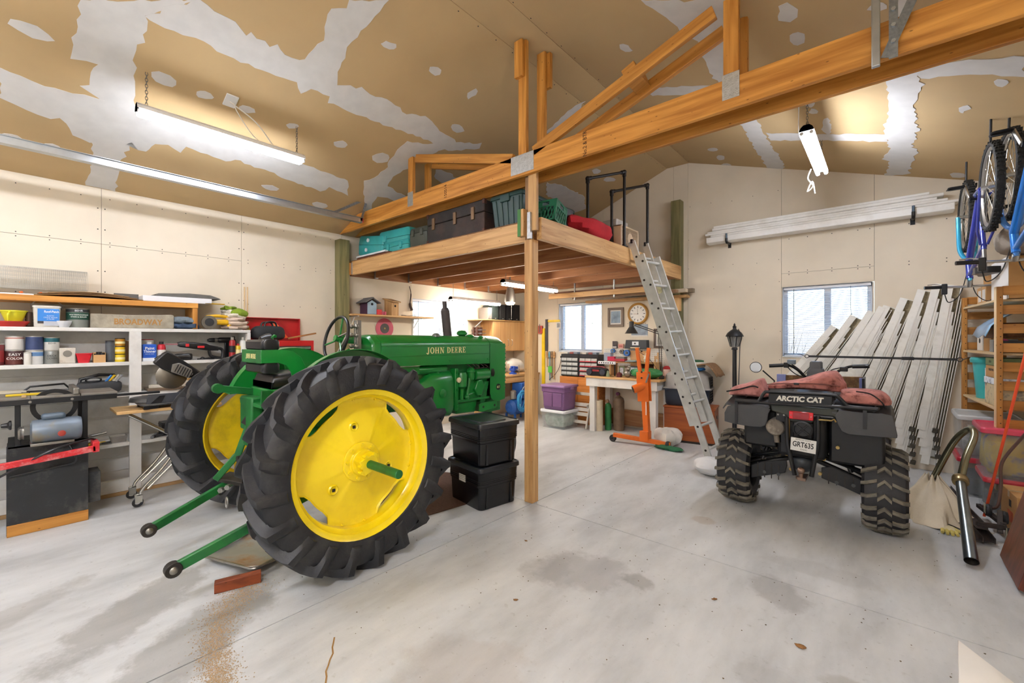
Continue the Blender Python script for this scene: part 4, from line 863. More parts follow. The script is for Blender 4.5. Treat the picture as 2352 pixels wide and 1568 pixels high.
# mud flaps and rear body
FL = [(-.535, .823), (-.51, .881), (-.444, .905), (-.243, .915), (-.192, .888), (-.209, .853), (-.215, .794), (-.232, .753), (-.261, .736), (-.343, .731), (-.466, .739), (-.535, .751)]
FR = [(.218, .89), (.244, .926), (.369, .925), (.479, .931), (.539, .921), (.562, .79), (.56, .771), (.458, .764), (.3, .758), (.258, .776), (.234, .826)]
ap('rear_fender_flap', MB().prism(FL, -.352, -.34), m_pl, .004); ap('rear_fender_flap', MB().prism(FR, -.352, -.34), m_pl, .004)
for s in (-1, 1):
    b = MB(); rs = []
    for k in range(9):
        t = k/8; y = -.345+.75*t; z = .91+.05*math.sin(PI*t)
        rs.append([(s*.20, y, z), (s*.53, y, z-.01), (s*.55, y, z-.05-.08*(1-abs(2*t-1))*0), (s*.545, y, z-.055), (s*.525, y, z-.02), (s*.20, y, z-.012)])
    b.rings(rs); ap('rear_fender', b, m_pl)
ap('rear_panel', MB().prism([(-.20, .93), (.24, .93), (.225, .87), (.11, .865), (.08, .81), (-.07, .805), (-.09, .85), (-.19, .875)], -.335, -.30), m_og, .008)
ap('body', MB().bx(-.16, .16, -.29, 1.4, .52, .90), m_fr, .03)
ap('seat', MB().rings([[(x, y, z) for x, z in rrect(-.15, .15, .86, z1, .05)] for y, z1 in ((-.28, .97), (-.1, 1.0), (.3, .96), (.55, 1.02), (.6, .95))]), m_blk)
ap('inner_fender', MB().bx(-.42, -.17, -.2, .25, .55, .86), m_fr, .02); ap('inner_fender', MB().bx(.17, .50, -.2, .25, .5, .88), m_fr, .02)
tl = ap('tail_light', MB().bx(-.066, .09, -.372, -.336, .832, .892), M('red lens', '#b01018', .2, var=.1, coat=.5), .006)
for x0, x1 in ((-.064, -.04), (.064, .088)): ap('reflector', MB().bx(x0, x1, -.3755, -.37, .836, .888), M('bright red lens', '#d8232b', .25), .002, root=tl)
for x in (-.052, .076): ap('lens_screw', MB().cyl((x, -.379, .862), (x, -.374, .862), .004, n=8), m_steel, root=tl)
for k in range(5): ap('lens_rib', MB().bx(-.036, .06, -.3745, -.371, .842+k*.0105, .845+k*.0105), M('dark red lens', '#7d0c12', .3), root=tl)
ap('cover_block', MB().bx(-.045, .085, -.34, -.29, .68, .81), m_fr, .012)
b = MB(); b.lathe([(.066, 0), (.066, -.012), (.054, -.016), (.052, -.006), (0, -.006)], 28, (.02, -.34, .755), 'Y'); ep = ap('exhaust_cover', b, m_fr)
for a in (40, 130): ap('cover_rib', MB().box((.02, -.352, .755), (.11, .008, .012), (0, R(a), 0)), m_fr, .002, root=ep)
b = MB(); b.lathe([(.0, -.335), (.058, -.335), (.066, -.328), (.068, -.25), (.068, .15)], 24, (-.165, 0, .745), 'Y'); b.cyl((-.165, -.29, .70), (-.155, -.30, .62), .02, n=12); ap('muffler', b, M('rusty muffler', '#6d655b', .6, .5, var=.3, vs=18, dirt='#b9b0a3', dirt_amt=.5, dirt_s=14))
ap('muffler_bracket', MB().bx(-.16, -.085, -.33, -.32, .795, .865), m_fr, .003)
for x in (-.145, -.105): ap('bracket_bolt', MB().cyl((x, -.336, .85), (x, -.33, .85), .007, n=6), m_steel)
b = MB(); b.cyl((-.078, -.345, .66), (-.078, -.345, .83), .014, n=10); ap('wooden_handle', b, M('oak handle', '#a8813f', .6))
# bumper hoop, hitch, plate
for P in (((-.083, -.35, .84), (-.08, -.355, .68), (-.066, -.36, .58), (-.03, -.36, .40)), ((.117, -.35, .87), (.117, -.355, .70), (.106, -.36, .60), (.077, -.36, .41))):
    ap('bumper_tube', MB().tube(smooth_path(P), .0155, n=10), m_fr)
ap('cross_tube', MB().cyl((.0, -.33, .865), (.21, -.33, .865), .016, n=10), m_fr)
ap('grab_lever', MB().tube([(.12, -.36, .845), (.20, -.365, .848), (.215, -.365, .86), (.225, -.36, .84)], .006, n=8), m_brass)
b = MB(); b.ball((.018, -.41, .455), .026, 16, 10); b.cyl((.018, -.41, .40), (.018, -.41, .44), .016, n=12); b.cyl((.018, -.41, .392), (.018, -.41, .408), .034, n=16); b.box((.025, -.36, .395), (.05, .16, .018)); ap('hitch_ball', b, M('worn nickel', '#8d7566', .3, .85))
pl = ap('licence_plate', MB().box((.027, -.375, .64), (.162, .003, .098), (0, R(3.5), 0)), M('plate white', '#d9d8d2', .5, var=.03), .001)
m_ink2 = M('black print', '#1c1b1a', .6)
text('GRT635', .055, m_ink2, pl, (.026, -.3768, .641), (R(90), R(3.5), 0), 'plate_number', .0004, width=.72, offset=.0012)
text('IDAHO', .014, m_ink2, pl, (.03, -.3768, .606), (R(90), R(3.5), 0), 'plate_state', .0004)
text('RESTRICTED VEHICLE', .010, m_ink2, pl, (.026, -.3768, .679), (R(90), R(3.5), 0), 'plate_heading', .0004)
ap('differential', MB().ball((.0, -.16, .47), (.085, .11, .085), 20, 12), M('grey cast housing', '#3d4146', .4, .5), 0)
b = MB(); b.lathe([(.06, 0), (.075, .02), (.07, .05)], 20, (-.06, -.15, .48), 'X'); ap('diff_boot', b, M('rust band', '#7a5232', .7))
GL = [(-.36, .385), (-.27, .43), (-.105, .47), (-.10, .425), (-.115, .365), (-.36, .275)]; GR = [(.125, .455), (.19, .474), (.366, .41), (.366, .295), (.27, .33), (.125, .373)]
for P, ribs in ((GL, (-.31, -.26, -.21, -.16)), (GR, (.17, .22, .27, .32))):
    gd = ap('arm_guard', MB().prism(P, -.215, -.20), m_fr, .004)
    for x in ribs: ap('guard_rib', MB().bx(x-.003, x+.003, -.219, -.214, .30 if x < 0 else .34, .42), m_dark, root=gd)
    for x in ribs[1::2]: ap('guard_boss', MB().cyl((x, -.222, .345 if x < 0 else .36), (x, -.214, .345 if x < 0 else .36), .013, n=12), m_pl, root=gd)
for s in (-1, 1):
    ap('suspension_arm', MB().cyl((s*.10, -.15, .53), (s*.42, -.05, .42), .015, n=8), m_fr); ap('suspension_arm', MB().cyl((s*.10, .1, .50), (s*.42, .05, .36), .015, n=8), m_fr)
    ap('axle', MB().cyl((s*.08, -.02, .46), (s*.42, 0, .33), .02, n=10), m_fr)
    b = MB(); p0 = Vector((s*.30, -.08, .42)); p1 = Vector((s*.20, -.05, .72)); b.cyl(p0, p1, .016, n=10)
    b.tube([p0.lerp(p1, k/60)+Vector((math.cos(k*.75)*.036, math.sin(k*.75)*.036, 0)) for k in range(8, 56)], .006, n=6); ap('shock_absorber', b, m_fr)
for x, z in ((-.097, .528), (-.069, .414), (.145, .531), (.12, .415), (.229, .634), (-.15, .62)): ap('pivot_bolt', MB().cyl((x, -.26, z), (x, -.235, z), .013, n=8), m_brass)
# rear rack with name panel
rt = smooth_path([(-.44, -.36, .945), (-.30, -.37, .947), (-.27, -.37, .955), (-.235, -.37, 1.015), (-.20, -.37, 1.028), (0, -.37, 1.033), (.207, -.37, 1.038), (.245, -.37, 1.02), (.285, -.37, .975), (.31, -.37, .962), (.46, -.36, .96)])
rack = ap('rear_rack', MB().tube(rt, .013, n=10), m_fr)
ap('rack_tube', MB().tube([(-.45, -.30, .94), (-.44, -.37, .938), (-.2, -.375, .937), (.27, -.375, .957), (.45, -.37, .957), (.46, -.30, .957)], .012, n=8), m_fr, root=rack)
for x in (-.42, -.2, 0, .2, .44): ap('rack_rail', MB().tube([(x, -.365, .945), (x, .35, .95)], .009, n=8), m_fr, root=rack)
ap('rack_tube', MB().tube([(-.45, .35, .95), (.46, .35, .955)], .011, n=8), m_fr, root=rack)
pn = ap('name_panel', MB().prism([(-.20, .945), (.205, .965), (.205, 1.028), (-.20, 1.018)], -.392, -.38), m_fr, .003)
text('ARCTIC CAT', .052, M('off-white lettering', '#d8d6cc', .6), pn, (.002, -.3925, .989), (R(90), R(-1.6), 0), 'panel_lettering', .0006, shear=.15, offset=.0026, width=.98)
for x, c_ in ((-.44, '#17181a'), (.39, '#17181a')): ap('tie_strap', MB().bx(x-.011, x+.011, -.362, -.358, .74 if x < 0 else .81, .95), m_blk)
# handlebar, dash, mirror
b = MB(); b.tube(smooth_path([(-.385, .70, 1.178), (-.24, .72, 1.190), (-.16, .74, 1.15), (-.09, .76, 1.08), (0, .77, 1.07), (.09, .76, 1.08), (.17, .74, 1.15), (.26, .72, 1.197), (.385, .70, 1.204)]), .012, n=10); hb = ap('handlebar', b, m_fr)
for x0, z0, x1, z1 in ((-.39, 1.177, -.27, 1.188), (.27, 1.198, .39, 1.205)): ap('grip', MB().cyl((x0, .70, z0), (x1, .715, z1), .018, n=12), m_blk, root=hb)
ap('brake_reservoir', MB().bx(-.235, -.165, .69, .74, 1.20, 1.245), M('cloudy grey plastic', '#6d7c88', .4), .006, root=hb)
ap('switch_block', MB().bx(-.265, -.22, .69, .73, 1.165, 1.215), m_fr, .006, root=hb); ap('throttle_lever', MB().bx(.18, .24, .68, .71, 1.15, 1.19), m_fr, .006, root=hb)
for P in (((-.24, .70, 1.18), (-.16, .66, 1.11), (-.05, .70, 1.06)), ((.22, .70, 1.19), (.12, .66, 1.16), (.06, .72, 1.07)), ((-.2, .72, 1.2), (-.13, .68, 1.15), (-.06, .72, 1.05))): ap('brake_cable', MB().tube(smooth_path(P), .005, n=6), m_fr, root=hb)
b = MB(); b.rings([[(x, y, z) for x, y in rrect(-w_, w_, .66, .76, .02)] for z, w_ in ((1.08, .075), (1.13, .07), (1.165, .06), (1.17, .05), (1.225, .048), (1.235, .04))]); ap('dash_pod', b, M('grey dash plastic', '#4d4f53', .4))
b = MB(); b.tube([(-.345, .70, .98), (-.345, .70, 1.03), (-.44, .66, 1.13)], .007, n=8); mr_ = ap('mirror_stem', b, m_fr)
b = MB(); b.lathe([(.0, .02), (.045, .012), (.056, 0), (.05, -.004)], 24, (-.502, .66, 1.16), 'Y'); ap('mirror_shell', b, m_fr, root=mr_)
ap('mirror_glass', MB().lathe([(.05, -.004), (.0, -.0045)], 24, (-.502, .66, 1.16), 'Y'), M('mirror glass', '#cfd0cf', .03, 1., var=.02), root=mr_)
ap('front_body', MB().rings([[(x, y, z) for x, z in rrect(-w_, w_, .6, z1, .06)] for y, w_, z1 in ((.6, .16, .95), (.8, .3, .98), (1.2, .5, .96), (1.5, .48, .9))]), m_pl)
fb = ap('front_box', MB().prism([(-.41, .90), (.33, .92), (.33, 1.068), (-.41, 1.05)], 1.26, 1.28), M('rust-flecked brown board', '#6b4a2a', .7, var=.35, vs=25, dirt='#a8884f', dirt_amt=.6, dirt_s=18), .003)
for x0, x1 in ((-.415, -.33), (.30, .335)): ap('box_corner', MB().bx(x0, x1, 1.252, 1.29, .91, 1.058), M('lilac-blue paint', '#7f86b8', .5), .003, root=fb)
ap('box_side', MB().bx(.33, .35, 1.0, 1.3, .92, 1.07), m_fr, .003, root=fb)
# bags lashed on the rear rack: separate soft cases
def soft(name, label, prof, y0, y1, loc, seed, mat=m_camo, inset=.45, group=None):
    """pillow-like case with the given rear outline (x,z), swelling between y0 and y1"""
    cx = sum(p[0] for p in prof)/len(prof); cz = sum(p[1] for p in prof)/len(prof); zb = min(p[1] for p in prof)
    P = [(p[0], p[1]) for p in smooth_path([(a, b, 0) for a, b in prof+[prof[0]]], 4)[:-1]]; rg = random.Random(seed); rs = []
    for k, q in enumerate((.55, .86, .97, 1.0, .97, .86, .55)):
        t = k/6; rs.append([(cx+(x-cx)*1.1*q*(1+.03*rg.uniform(-1, 1)), y0+(y1-y0)*t, max(zb-.004, cz+(z-cz)*1.25*q*(1+.05*rg.uniform(-1, 1)))) for x, z in P])
    b = MB(); b.rings(rs); o = b.build(name, mat, None, sub=1); o.location = loc; tag(o, label, 'bag', group); return o
g_ = 'camouflage cases on the quad bike rack'
bl = soft('gear_bag', 'faded pink camouflage case drooping over the left end of the rack', [(-.54, .965), (-.53, 1.0), (-.50, 1.03), (-.40, 1.06), (-.31, 1.095), (-.285, 1.06), (-.25, .98), (-.30, .965)], -.30, .1, (AX, AYY, 0), 1, M('faded pink camouflage cloth', '#bb7f79', .9, var=.2, vs=14, bump=.25, bs=50, dirt='#8a4f48', dirt_amt=.8, dirt_s=12), group=g_)
bm = soft('gear_bag', 'long reddish camouflage case lying across the middle of the rack', [(-.25, 1.03), (-.235, 1.068), (-.042, 1.107), (.118, 1.165), (.194, 1.168), (.234, 1.113), (.256, 1.065), (.234, 1.04), (0, 1.045)], -.20, .25, (AX, AYY, 0), 2, group=g_)
br_ = soft('gear_bag', 'bulky reddish camouflage case strapped on the right end of the rack', [(.235, .985), (.25, 1.03), (.275, 1.055), (.456, 1.058), (.512, 1.02), (.52, .992), (.50, .975), (.293, .972)], -.33, .1, (AX, AYY, 0), 3, group=g_)
MB().tube(smooth_path([(.34, -.30, 1.068), (.42, -.34, 1.06), (.48, -.35, 1.01), (.50, -.32, .96)]), .005, n=5).build('strap', m_blk, br_)
MB().tube(smooth_path([(-.245, -.2, 1.072), (-.04, -.215, 1.095), (.12, -.215, 1.10), (.24, -.2, 1.09)]), .004, n=5).build('seam_piping', M('brown piping', '#6d3f38', .8), bm); MB().bx(-.055, -.02, -.225, -.21, 1.083, 1.10).build('buckle', m_blk, bm, bev=.002)
MB().tube(smooth_path([(-.53, -.3, 1.0), (-.42, -.32, 1.03), (-.33, -.31, 1.06), (-.29, -.3, 1.05)]), .006, n=5).build('strap', m_blk, bl)
# ================================================================ gutters, bicycles, shelving and clutter on the right
m_gut = M('dirty white vinyl gutter', '#f3f1e9', .5, var=.04, vs=5, dirt='#b5aa92', dirt_amt=.35, dirt_s=6)
m_gin = M('grimy gutter inside', '#a3977c', .9, var=.35, vs=40, bump=.3, bs=120, dirt='#4b4536', dirt_amt=.6, dirt_s=20)
m_foam = M('dark foam plug', '#4d483f', .95, var=.3, vs=40, bump=.4, bs=150)
BT = [(-1.55, -.40, 1.58), (-1.22, -.20, 1.72), (-.93, -.03, 1.79), (-.66, .10, 1.83), (-.40, .25, 1.93), (-.14, .38, 1.98), (.10, .50, 2.04), (.31, .60, 2.06)]
gp0 = thing('gutter_length', 'tmp', 'gutter', (0, 0, 0))
MB().prism([(-.065, -.062), (-.004, -.062), (-.004, -.006), (.046, -.006), (.046, -.05), (.052, -.05), (.052, 0), (-.010, 0), (-.010, -.056), (-.065, -.056)], 0, 2., 'Z').build('channel', m_gut, gp0, smooth=0)
MB().prism([(-.0035, -.0062), (.0455, -.0062), (.0455, -.046), (.0445, -.046), (.0445, -.0085), (-.0035, -.0085)], .10, 1.99, 'Z').build('grimy_lining', m_gin, gp0, smooth=0)
MB().bx(.046, .088, -.058, -.006, -.01, .055).build('foam_plug', m_foam, gp0, bev=.005)
words = ['first', 'second', 'third', 'fourth', 'fifth', 'sixth', 'seventh', 'eighth', 'rightmost']; used = False
BT.insert(3, (-.80, .05, 1.80))
for k, (xb, xt, zt) in enumerate(BT):
    d = Vector((xt-xb, 0, zt)); L = d.length; ang = math.atan2(xt-xb, zt)
    for j in range(5):
        o = copy_tree(gp0) if used else gp0; used = True
        base = Vector((xb, 0, 0))+d.normalized()*(.075+.095*j)
        o.location = (base.x-.021*j+.04, 6.592-.007*j-.004*(k % 2), max(.075, base.z)); o.rotation_euler = (0, ang, 0); o.scale = (1.1, 1, (L-.075-.095*4-.02*(k % 3)-.05*(4-j))/2.)
        o['group'] = 'white gutters leaning on the back wall'
        ly = ['lowest', 'second', 'third', 'fourth', 'highest'][j]
        o['label'] = 'white vinyl gutter, %s step of the %s leaning stack from the left' % (ly, words[k]) if k < 8 else 'white vinyl gutter, %s step of the stack nearest the wooden shelf' % ly
# ratchet strap across them
st = thing('tie_down_strap', 'black ratchet strap stretched across the leaning gutters', 'strap', (0, 6.28, 1.24))
MB().bx(-.70, .55, -.004, .004, -.012, .012).build('webbing', m_blk, st, bev=.001)
MB().box((.18, -.012, .0), (.10, .03, .034)).build('buckle', m_fr, st, bev=.004)
for x0, s in ((-.70, -1), (.55, 1)):
    MB().tube([(x0+s*(.02+.02*math.cos(a)), 0, .02*math.sin(a)) for a in [i*PI/6 for i in range(12)]], .004, n=6, closed=True).build('strap_loop', m_fr, st)
    MB().tube(smooth_path([(x0+s*.04, 0, .0), (x0+s*.08, 0, .02), (x0+s*.12, .06*1, .02)]), .004, n=6).build('hook', m_fr, st)
# white gutters on two hooks on the back wall
m_gw = M('clean white gutter', '#f4f2ec', .45, var=.03, vs=4, dirt='#b9b09c', dirt_amt=.3)
for k, (x0, x1, z, dy, h) in enumerate(((-1.93, .55, 2.80, .02, .085), (-1.88, .58, 2.885, .02, .03), (-1.95, .50, 2.915, .03, .03), (-1.93, .42, 2.945, .02, .03), (-1.86, .47, 2.975, .05, .035), (-1.84, .36, 3.01, .06, .03))):
    W_ = .13-.012*k; o = MB().prism([(YB-W_-dy, z+h), (YB-W_-dy+.006*(k > 0), z+h*.15), (YB-W_*.8-dy, z), (YB-.01, z), (YB-.01, z+h)], x0, x1, 'X').build('gutter_length', m_gw, None, bev=.004)
    tag(o, ['deep white gutter at the bottom of the bundle on the wall hooks', 'white gutter lying second from the bottom on the wall hooks', 'white gutter lying third from the bottom on the wall hooks', 'white gutter lying fourth from the bottom on the wall hooks', 'white gutter lying second from the top on the wall hooks', 'thin white gutter on top of the bundle on the wall hooks'][k], 'gutter', 'white gutters on the wall hooks')
for x, lb in ((-1.66, 'padded steel hook under the left end of the wall-hung gutters'), (.23, 'padded steel hook under the right end of the wall-hung gutters')):
    t = thing('wall_hook', lb, 'hook', (x, YB, 2.79), 0, 'hooks for the wall-hung gutters')
    MB().tube([(0, 0, .0), (0, -.15, -.008), (0, -.17, .01), (0, -.172, .05)], .016, n=10).build('hook_arm', m_blk, t)
    MB().cyl((0, -.172, .05), (0, -.172, .115), .013, n=10).build('hook_tip', M('slate blue sleeve', '#4d6070', .5), t)
    MB().bx(-.02, .02, -.006, 0, -.06, .06).build('wall_plate', m_fr, t)

# ---------------------------------------------------------------- bicycles hung upside down
m_bike_t = M('bicycle tyre', '#2a2926', .8, var=.3, vs=30, bump=.5, bs=200)
m_alu = M('brushed aluminium', '#b5b3ad', .3, .85, var=.1)
m_spoke = M('spoke steel', '#a9a59a', .35, .8)
def bicycle(label, loc, fork_c, frame_c, bar_z, tilt=0.):
    """hung by its wheels: z=0 is axle height, things point down; front wheel at +Y .525"""
    t = thing('mountain_bike', label, 'bicycle', loc, tilt, 'mountain bikes hung from the ceiling')
    mf = M('blue lacquer %s' % frame_c, frame_c, .25, .3, coat=.5); mk = M('fork lacquer %s' % fork_c, fork_c, .25, .3, coat=.5)
    for y in (.525, -.525):
        T = Matrix.Translation((0, y, 0)); b = MB(T); b.lathe([(.30, -.018), (.315, -.026), (.328, -.02), (.332, 0), (.328, .02), (.315, .026), (.30, .018)], 48, axis='X', close=True)
        for i in range(60):
            a = 2*PI*i/60
            for x in (-.017, 0, .017): b.box((x+(.006 if i % 2 else 0), .333*math.cos(a), .333*math.sin(a)), (.011, .016, .012), (a, 0, 0))
        w = b.build('tyre', m_bike_t, t, smooth=40)
        MB(T).lathe([(.302, -.014), (.285, -.012), (.278, 0), (.285, .012), (.302, .014)], 48, axis='X', close=True).build('rim', m_alu, w)
        s = MB(T)
        for i in range(24): a = 2*PI*i/24; a2 = a+(.5 if i % 4 < 2 else -.5); x = .025 if i % 2 else -.025; s.cyl((x, .02*math.cos(a2), .02*math.sin(a2)), (0, .285*math.cos(a), .285*math.sin(a)), .0022, n=4, cap=False)
        struct(s.build('spokes', m_spoke, w, smooth=0), 'stuff')
        MB(T).cyl((-.055, 0, 0), (.055, 0, 0), .016, n=12).build('wheel_axle', m_alu, w)
    # frame: bottom bracket, head tube, seat cluster (upside down)
    bbk = Vector((0, -.10, .03)); hd0 = Vector((0, .40, -.46)); hd1 = Vector((0, .36, -.58)); seat = Vector((0, -.27, -.44)); rax = Vector((0, -.525, 0))
    def tb(name, p, q, r, m=mf): return MB().tube([p, q], r, n=12).build(name, m, t)
    dtb = tb('down_tube', bbk, hd0, .026); tb('top_tube', seat+Vector((0, 0, .03)), hd1, .019); tb('seat_tube', bbk, seat, .017); tb('head_tube', hd0+Vector((0, .02, .05)), hd1+Vector((0, -.01, -.03)), .024)
    for s in (-1, 1):
        MB().tube([bbk+Vector((s*.025, -.02, 0)), Vector((s*.05, -.25, .02)), Vector((s*.06, -.525, 0))], .011, n=8).build('chain_stay', mf, t); MB().tube([seat+Vector((s*.02, 0, .04)), Vector((s*.045, -.33, -.3)), Vector((s*.06, -.525, 0))], .009, n=8).build('seat_stay', mf, t)
        MB().tube(smooth_path([(s*.055, .525, 0), (s*.055, .50, -.15), (s*.052, .465, -.32), (s*.03, .425, -.40), (0, .415, -.42)]), .018, n=10).build('fork_blade', mk, t)
    MB().cyl((0, .415, -.40), (0, .34, -.64), .016, n=12).build('steerer', mk, t)
    st = MB().cyl((0, .34, -.62), (0, .38, bar_z), .02, n=12).build('stem', m_alu, t)
    hb = MB().tube(smooth_path([(-.30, .30, bar_z+.0), (-.18, .33, bar_z), (-.08, .38, bar_z), (.08, .38, bar_z), (.18, .33, bar_z), (.30, .30, bar_z)]), .011, n=8).build('handlebar', m_alu, t)
    for s in (-1, 1):
        MB().cyl((s*.19, .325, bar_z), (s*.31, .298, bar_z), .016, n=10).build('grip', m_blk, hb)
        MB().bx(s*.17-.02, s*.17+.02, .31, .35, bar_z-.07, bar_z+.03).build('shifter', m_fr, hb, bev=.006)
        MB().tube([(s*.16, .36, bar_z+.02), (s*.22, .40, bar_z+.04), (s*.28, .40, bar_z+.035)], .006, n=6).build('brake_lever', m_alu, hb)
        MB().tube(smooth_path([(s*.17, .33, bar_z-.06), (s*.13, .42, bar_z-.14), (s*.05, .45, bar_z-.06), (0, .42, -.5)]), .004, n=5).build('cable', m_fr, hb)
    MB().cyl(seat, seat+Vector((0, -.04, -.16)), .014, n=10).build('seat_post', m_alu, t)
    b = MB(); b.rings([[(x*w_, y, -.62+z) for x, z in rrect(-1, 1, -.03, .02, .02, 3)] for y, w_ in ((-.45, .02), (-.42, .07), (-.36, .075), (-.28, .04), (-.18, .022), (-.16, .012))]); b.build('saddle', m_blk, t, bev=0)
    b = MB(); b.lathe([(.09, .036), (.094, .038), (.09, .04)], 28, tuple(bbk), 'X'); b.lathe([(.06, .03), (.064, .032), (.06, .034)], 24, tuple(bbk), 'X'); b.cyl(bbk+Vector((-.06, 0, 0)), bbk+Vector((.06, 0, 0)), .02, n=12); b.build('chainring', m_fr, t)
    for s, a in ((-1, 1), (1, -1)):
        c = MB().bar(bbk+Vector((s*.06, 0, 0)), bbk+Vector((s*.075, a*.10, a*.13)), .014, .026).build('crank_arm', m_alu, t, bev=.004)
        q = MB(); pc = bbk+Vector((s*.13, a*.10, a*.13))
        q.tube([pc+Vector((x, y, 0)) for x, y in rrect(-.05, .05, -.045, .045, .02, 3)], .006, n=6, closed=True); q.bx(pc.x-.05, pc.x+.05, pc.y-.012, pc.y+.012, pc.z-.012, pc.z+.012); q.build('pedal', m_fr, c)
    b = MB()
    for k in range(6): b.lathe([(.02, .03-.004*k), (.028+.005*k, .031-.004*k), (.02, .033-.004*k)], 20, (0.01, -.525, 0), 'X')
    b.build('cassette', M('gold cassette', '#8a7448', .4, .7), t)
    MB().tube([(.03, -.53, 0), (.035, -.50, -.07), (.03, -.46, -.11)], .012, n=8).build('derailleur', m_alu, t)
    for y in (.525, -.525): MB().tube(smooth_path([(0, y-.02, .62), (0, y-.01, .40), (0, y+.03, .355), (0, y+.05, .38), (0, y+.045, .43)]) if 0 else smooth_path([(0, y, .36+zc(loc[0])-loc[2]-.36), (0, y, .30), (.03, y, .255), (.06, y, .27), (.065, y, .31)]), .008, n=8).build('ceiling_hook', M('black vinyl hook', '#26282b', .4), t)
    return t, dtb
bikeA, d1_ = bicycle('cyan-forked blue mountain bike hung upside down farthest in above the leaning gutters', (.60, 5.45, 2.62), '#2f9fc4', '#3a45a8', -.68, R(1.5))
bikeB, d2_ = bicycle('bright blue mountain bike hung upside down cut by the right picture edge', (.72, 4.36, 2.68), '#4f86c9', '#2479cf', -.66, R(2))
text('TREK', .09, m_vinyl, d2_, (-.0275, .16, -.215), (R(90), R(0), R(-90)), 'frame_lettering', .0006) if 0 else None

# ---------------------------------------------------------------- slotted pine shelving unit along the right wall
m_pine = {a: wood('amber pine %d' % a, '#9c6527', '#c48a41', a, 1., .5) for a in (0, 1, 2)}
m_edge = wood('pale pine edge', '#cbab7c', '#e2c9a0', 2, 1.)
su = thing('shelving_unit', 'amber pine slatted shelving unit against the right wall', 'shelf', (.70, 5.27, 0), R(3.9))
for y in (0, 1.19):
    for x in (0, .27):
        MB().bx(x-.018, x+.018, y-.03, y+.03, 0, 1.875).build('upright', m_pine[2], su, bev=.003)
        MB().bx(x-.021, x-.0181, y-.03, y+.03, 0, 1.875).build('upright_face', m_edge, su) if x == 0 and y == 0 else None
        h = MB()
        for k in range(28): h.cyl((x+.004, y-.031, .06+k*.064), (x+.004, y-.0305, .06+k*.064), .0045, n=6)
        if x == 0: struct(h.build('peg_holes', m_dark, su, smooth=0), 'stuff')
    for k in range(12): MB().bx(.018, .252, y-.009, y+.009, .10+k*.155, .175+k*.155).build('side_slat', m_pine[0], su, bev=.003)
for z in (.30, .88, 1.335, 1.775): MB().bx(-.015, .30, .035, 1.155, z-.02, z).build('shelf_board', wood('pale pine board', '#c4a372', '#dcc298', 1, 1.), su, bev=.003)
wpb = MB().bx(.03, .045, -.06, .2, .32, 1.62).build('particle_board', M('particle board', '#9c7238', .9, var=.3, vs=90), None, bev=.002); wpb.location = (.80, 5.0, 0); wpb['label'] = 'upright particle board offcut leaning at the near end of the pine shelving'; wpb['category'] = 'board'
wpb.location = (.80, 5.02, -.32)
m_kraft = M('kraft cardboard', '#b48650', .85, var=.06, vs=3); m_kraft2 = M('pale kraft cardboard', '#c79c68', .85, var=.06, vs=3); m_wcard = M('white cardboard', '#e0dcd5', .8, var=.03)
def carton(name, label, x0, x1, y0, y1, z0, z1, mat, rz=0, tape=True, group=None, cat='box'):
    cx, cy = (x0+x1)/2, (y0+y1)/2; t = thing(name, label, cat, (cx, cy, z0), rz, group)
    a, b_, h = (x1-x0)/2, (y1-y0)/2, z1-z0
    MB().bx(-a, a, -b_, b_, 0, h).build('carton_body', mat, t, bev=.004)
    if tape: MB().bx(-a-.0008, a+.0008, -.022, .022, h*.85, h+.0008).build('tape', M('brown tape', '#a98d63', .35), t, smooth=0)
    return t
t = carton('cardboard_box', 'large cardboard box with one white face and printed SKU lines on top shelf', .74, 1.05, 5.28, 5.80, 1.778, 2.12, m_kraft, R(3))
MB().bx(-.1575, -.155, -.26, .26, .0, .342).build('white_face', m_wcard, t)
for k, s in enumerate(('PO#: 1019', 'SKU: 777', 'COLOR: WH', 'QTY: 12PC', 'MADE IN C')): text(s, .032, m_ink2, t, (-.02, -.2612, .315-.03*k), (R(90), 0, 0), 'print', .0003, align='LEFT')
text('AVERY', .045, M('grey marker', '#9a968f', .8), t, (-.158, .05, .2), (R(90), 0, R(-90)), 'handwriting', .0003)
t = carton('cardboard_box', 'small labelled cardboard box beside the big carton on the top shelf', .70, .92, 5.95, 6.30, 1.778, 1.95, m_kraft2, R(3))
for y in (-.09, .07): MB().bx(-.1112, -.110, y-.06, y+.05, .03, .14).build('paper_label', m_wcard, t)
carton('cardboard_box', 'little brown box stacked on the labelled box on the top shelf', .74, .92, 6.0, 6.25, 1.951, 2.07, m_kraft, R(6))
# rolled canvas on the big carton
rc = blob((0, 0, 0), (.30, .62, .22), 5, .05, 22, 12, .65).build('canvas_roll', M('taupe canvas', '#8d8172', .95, var=.08, bump=.2, bs=120), None); rc.location = (.84, 5.15, 2.125); rc.rotation_euler = (0, 0, R(6)); tag(rc, 'taupe padded fabric roll lying on the big carton under the bikes', 'fabric roll')
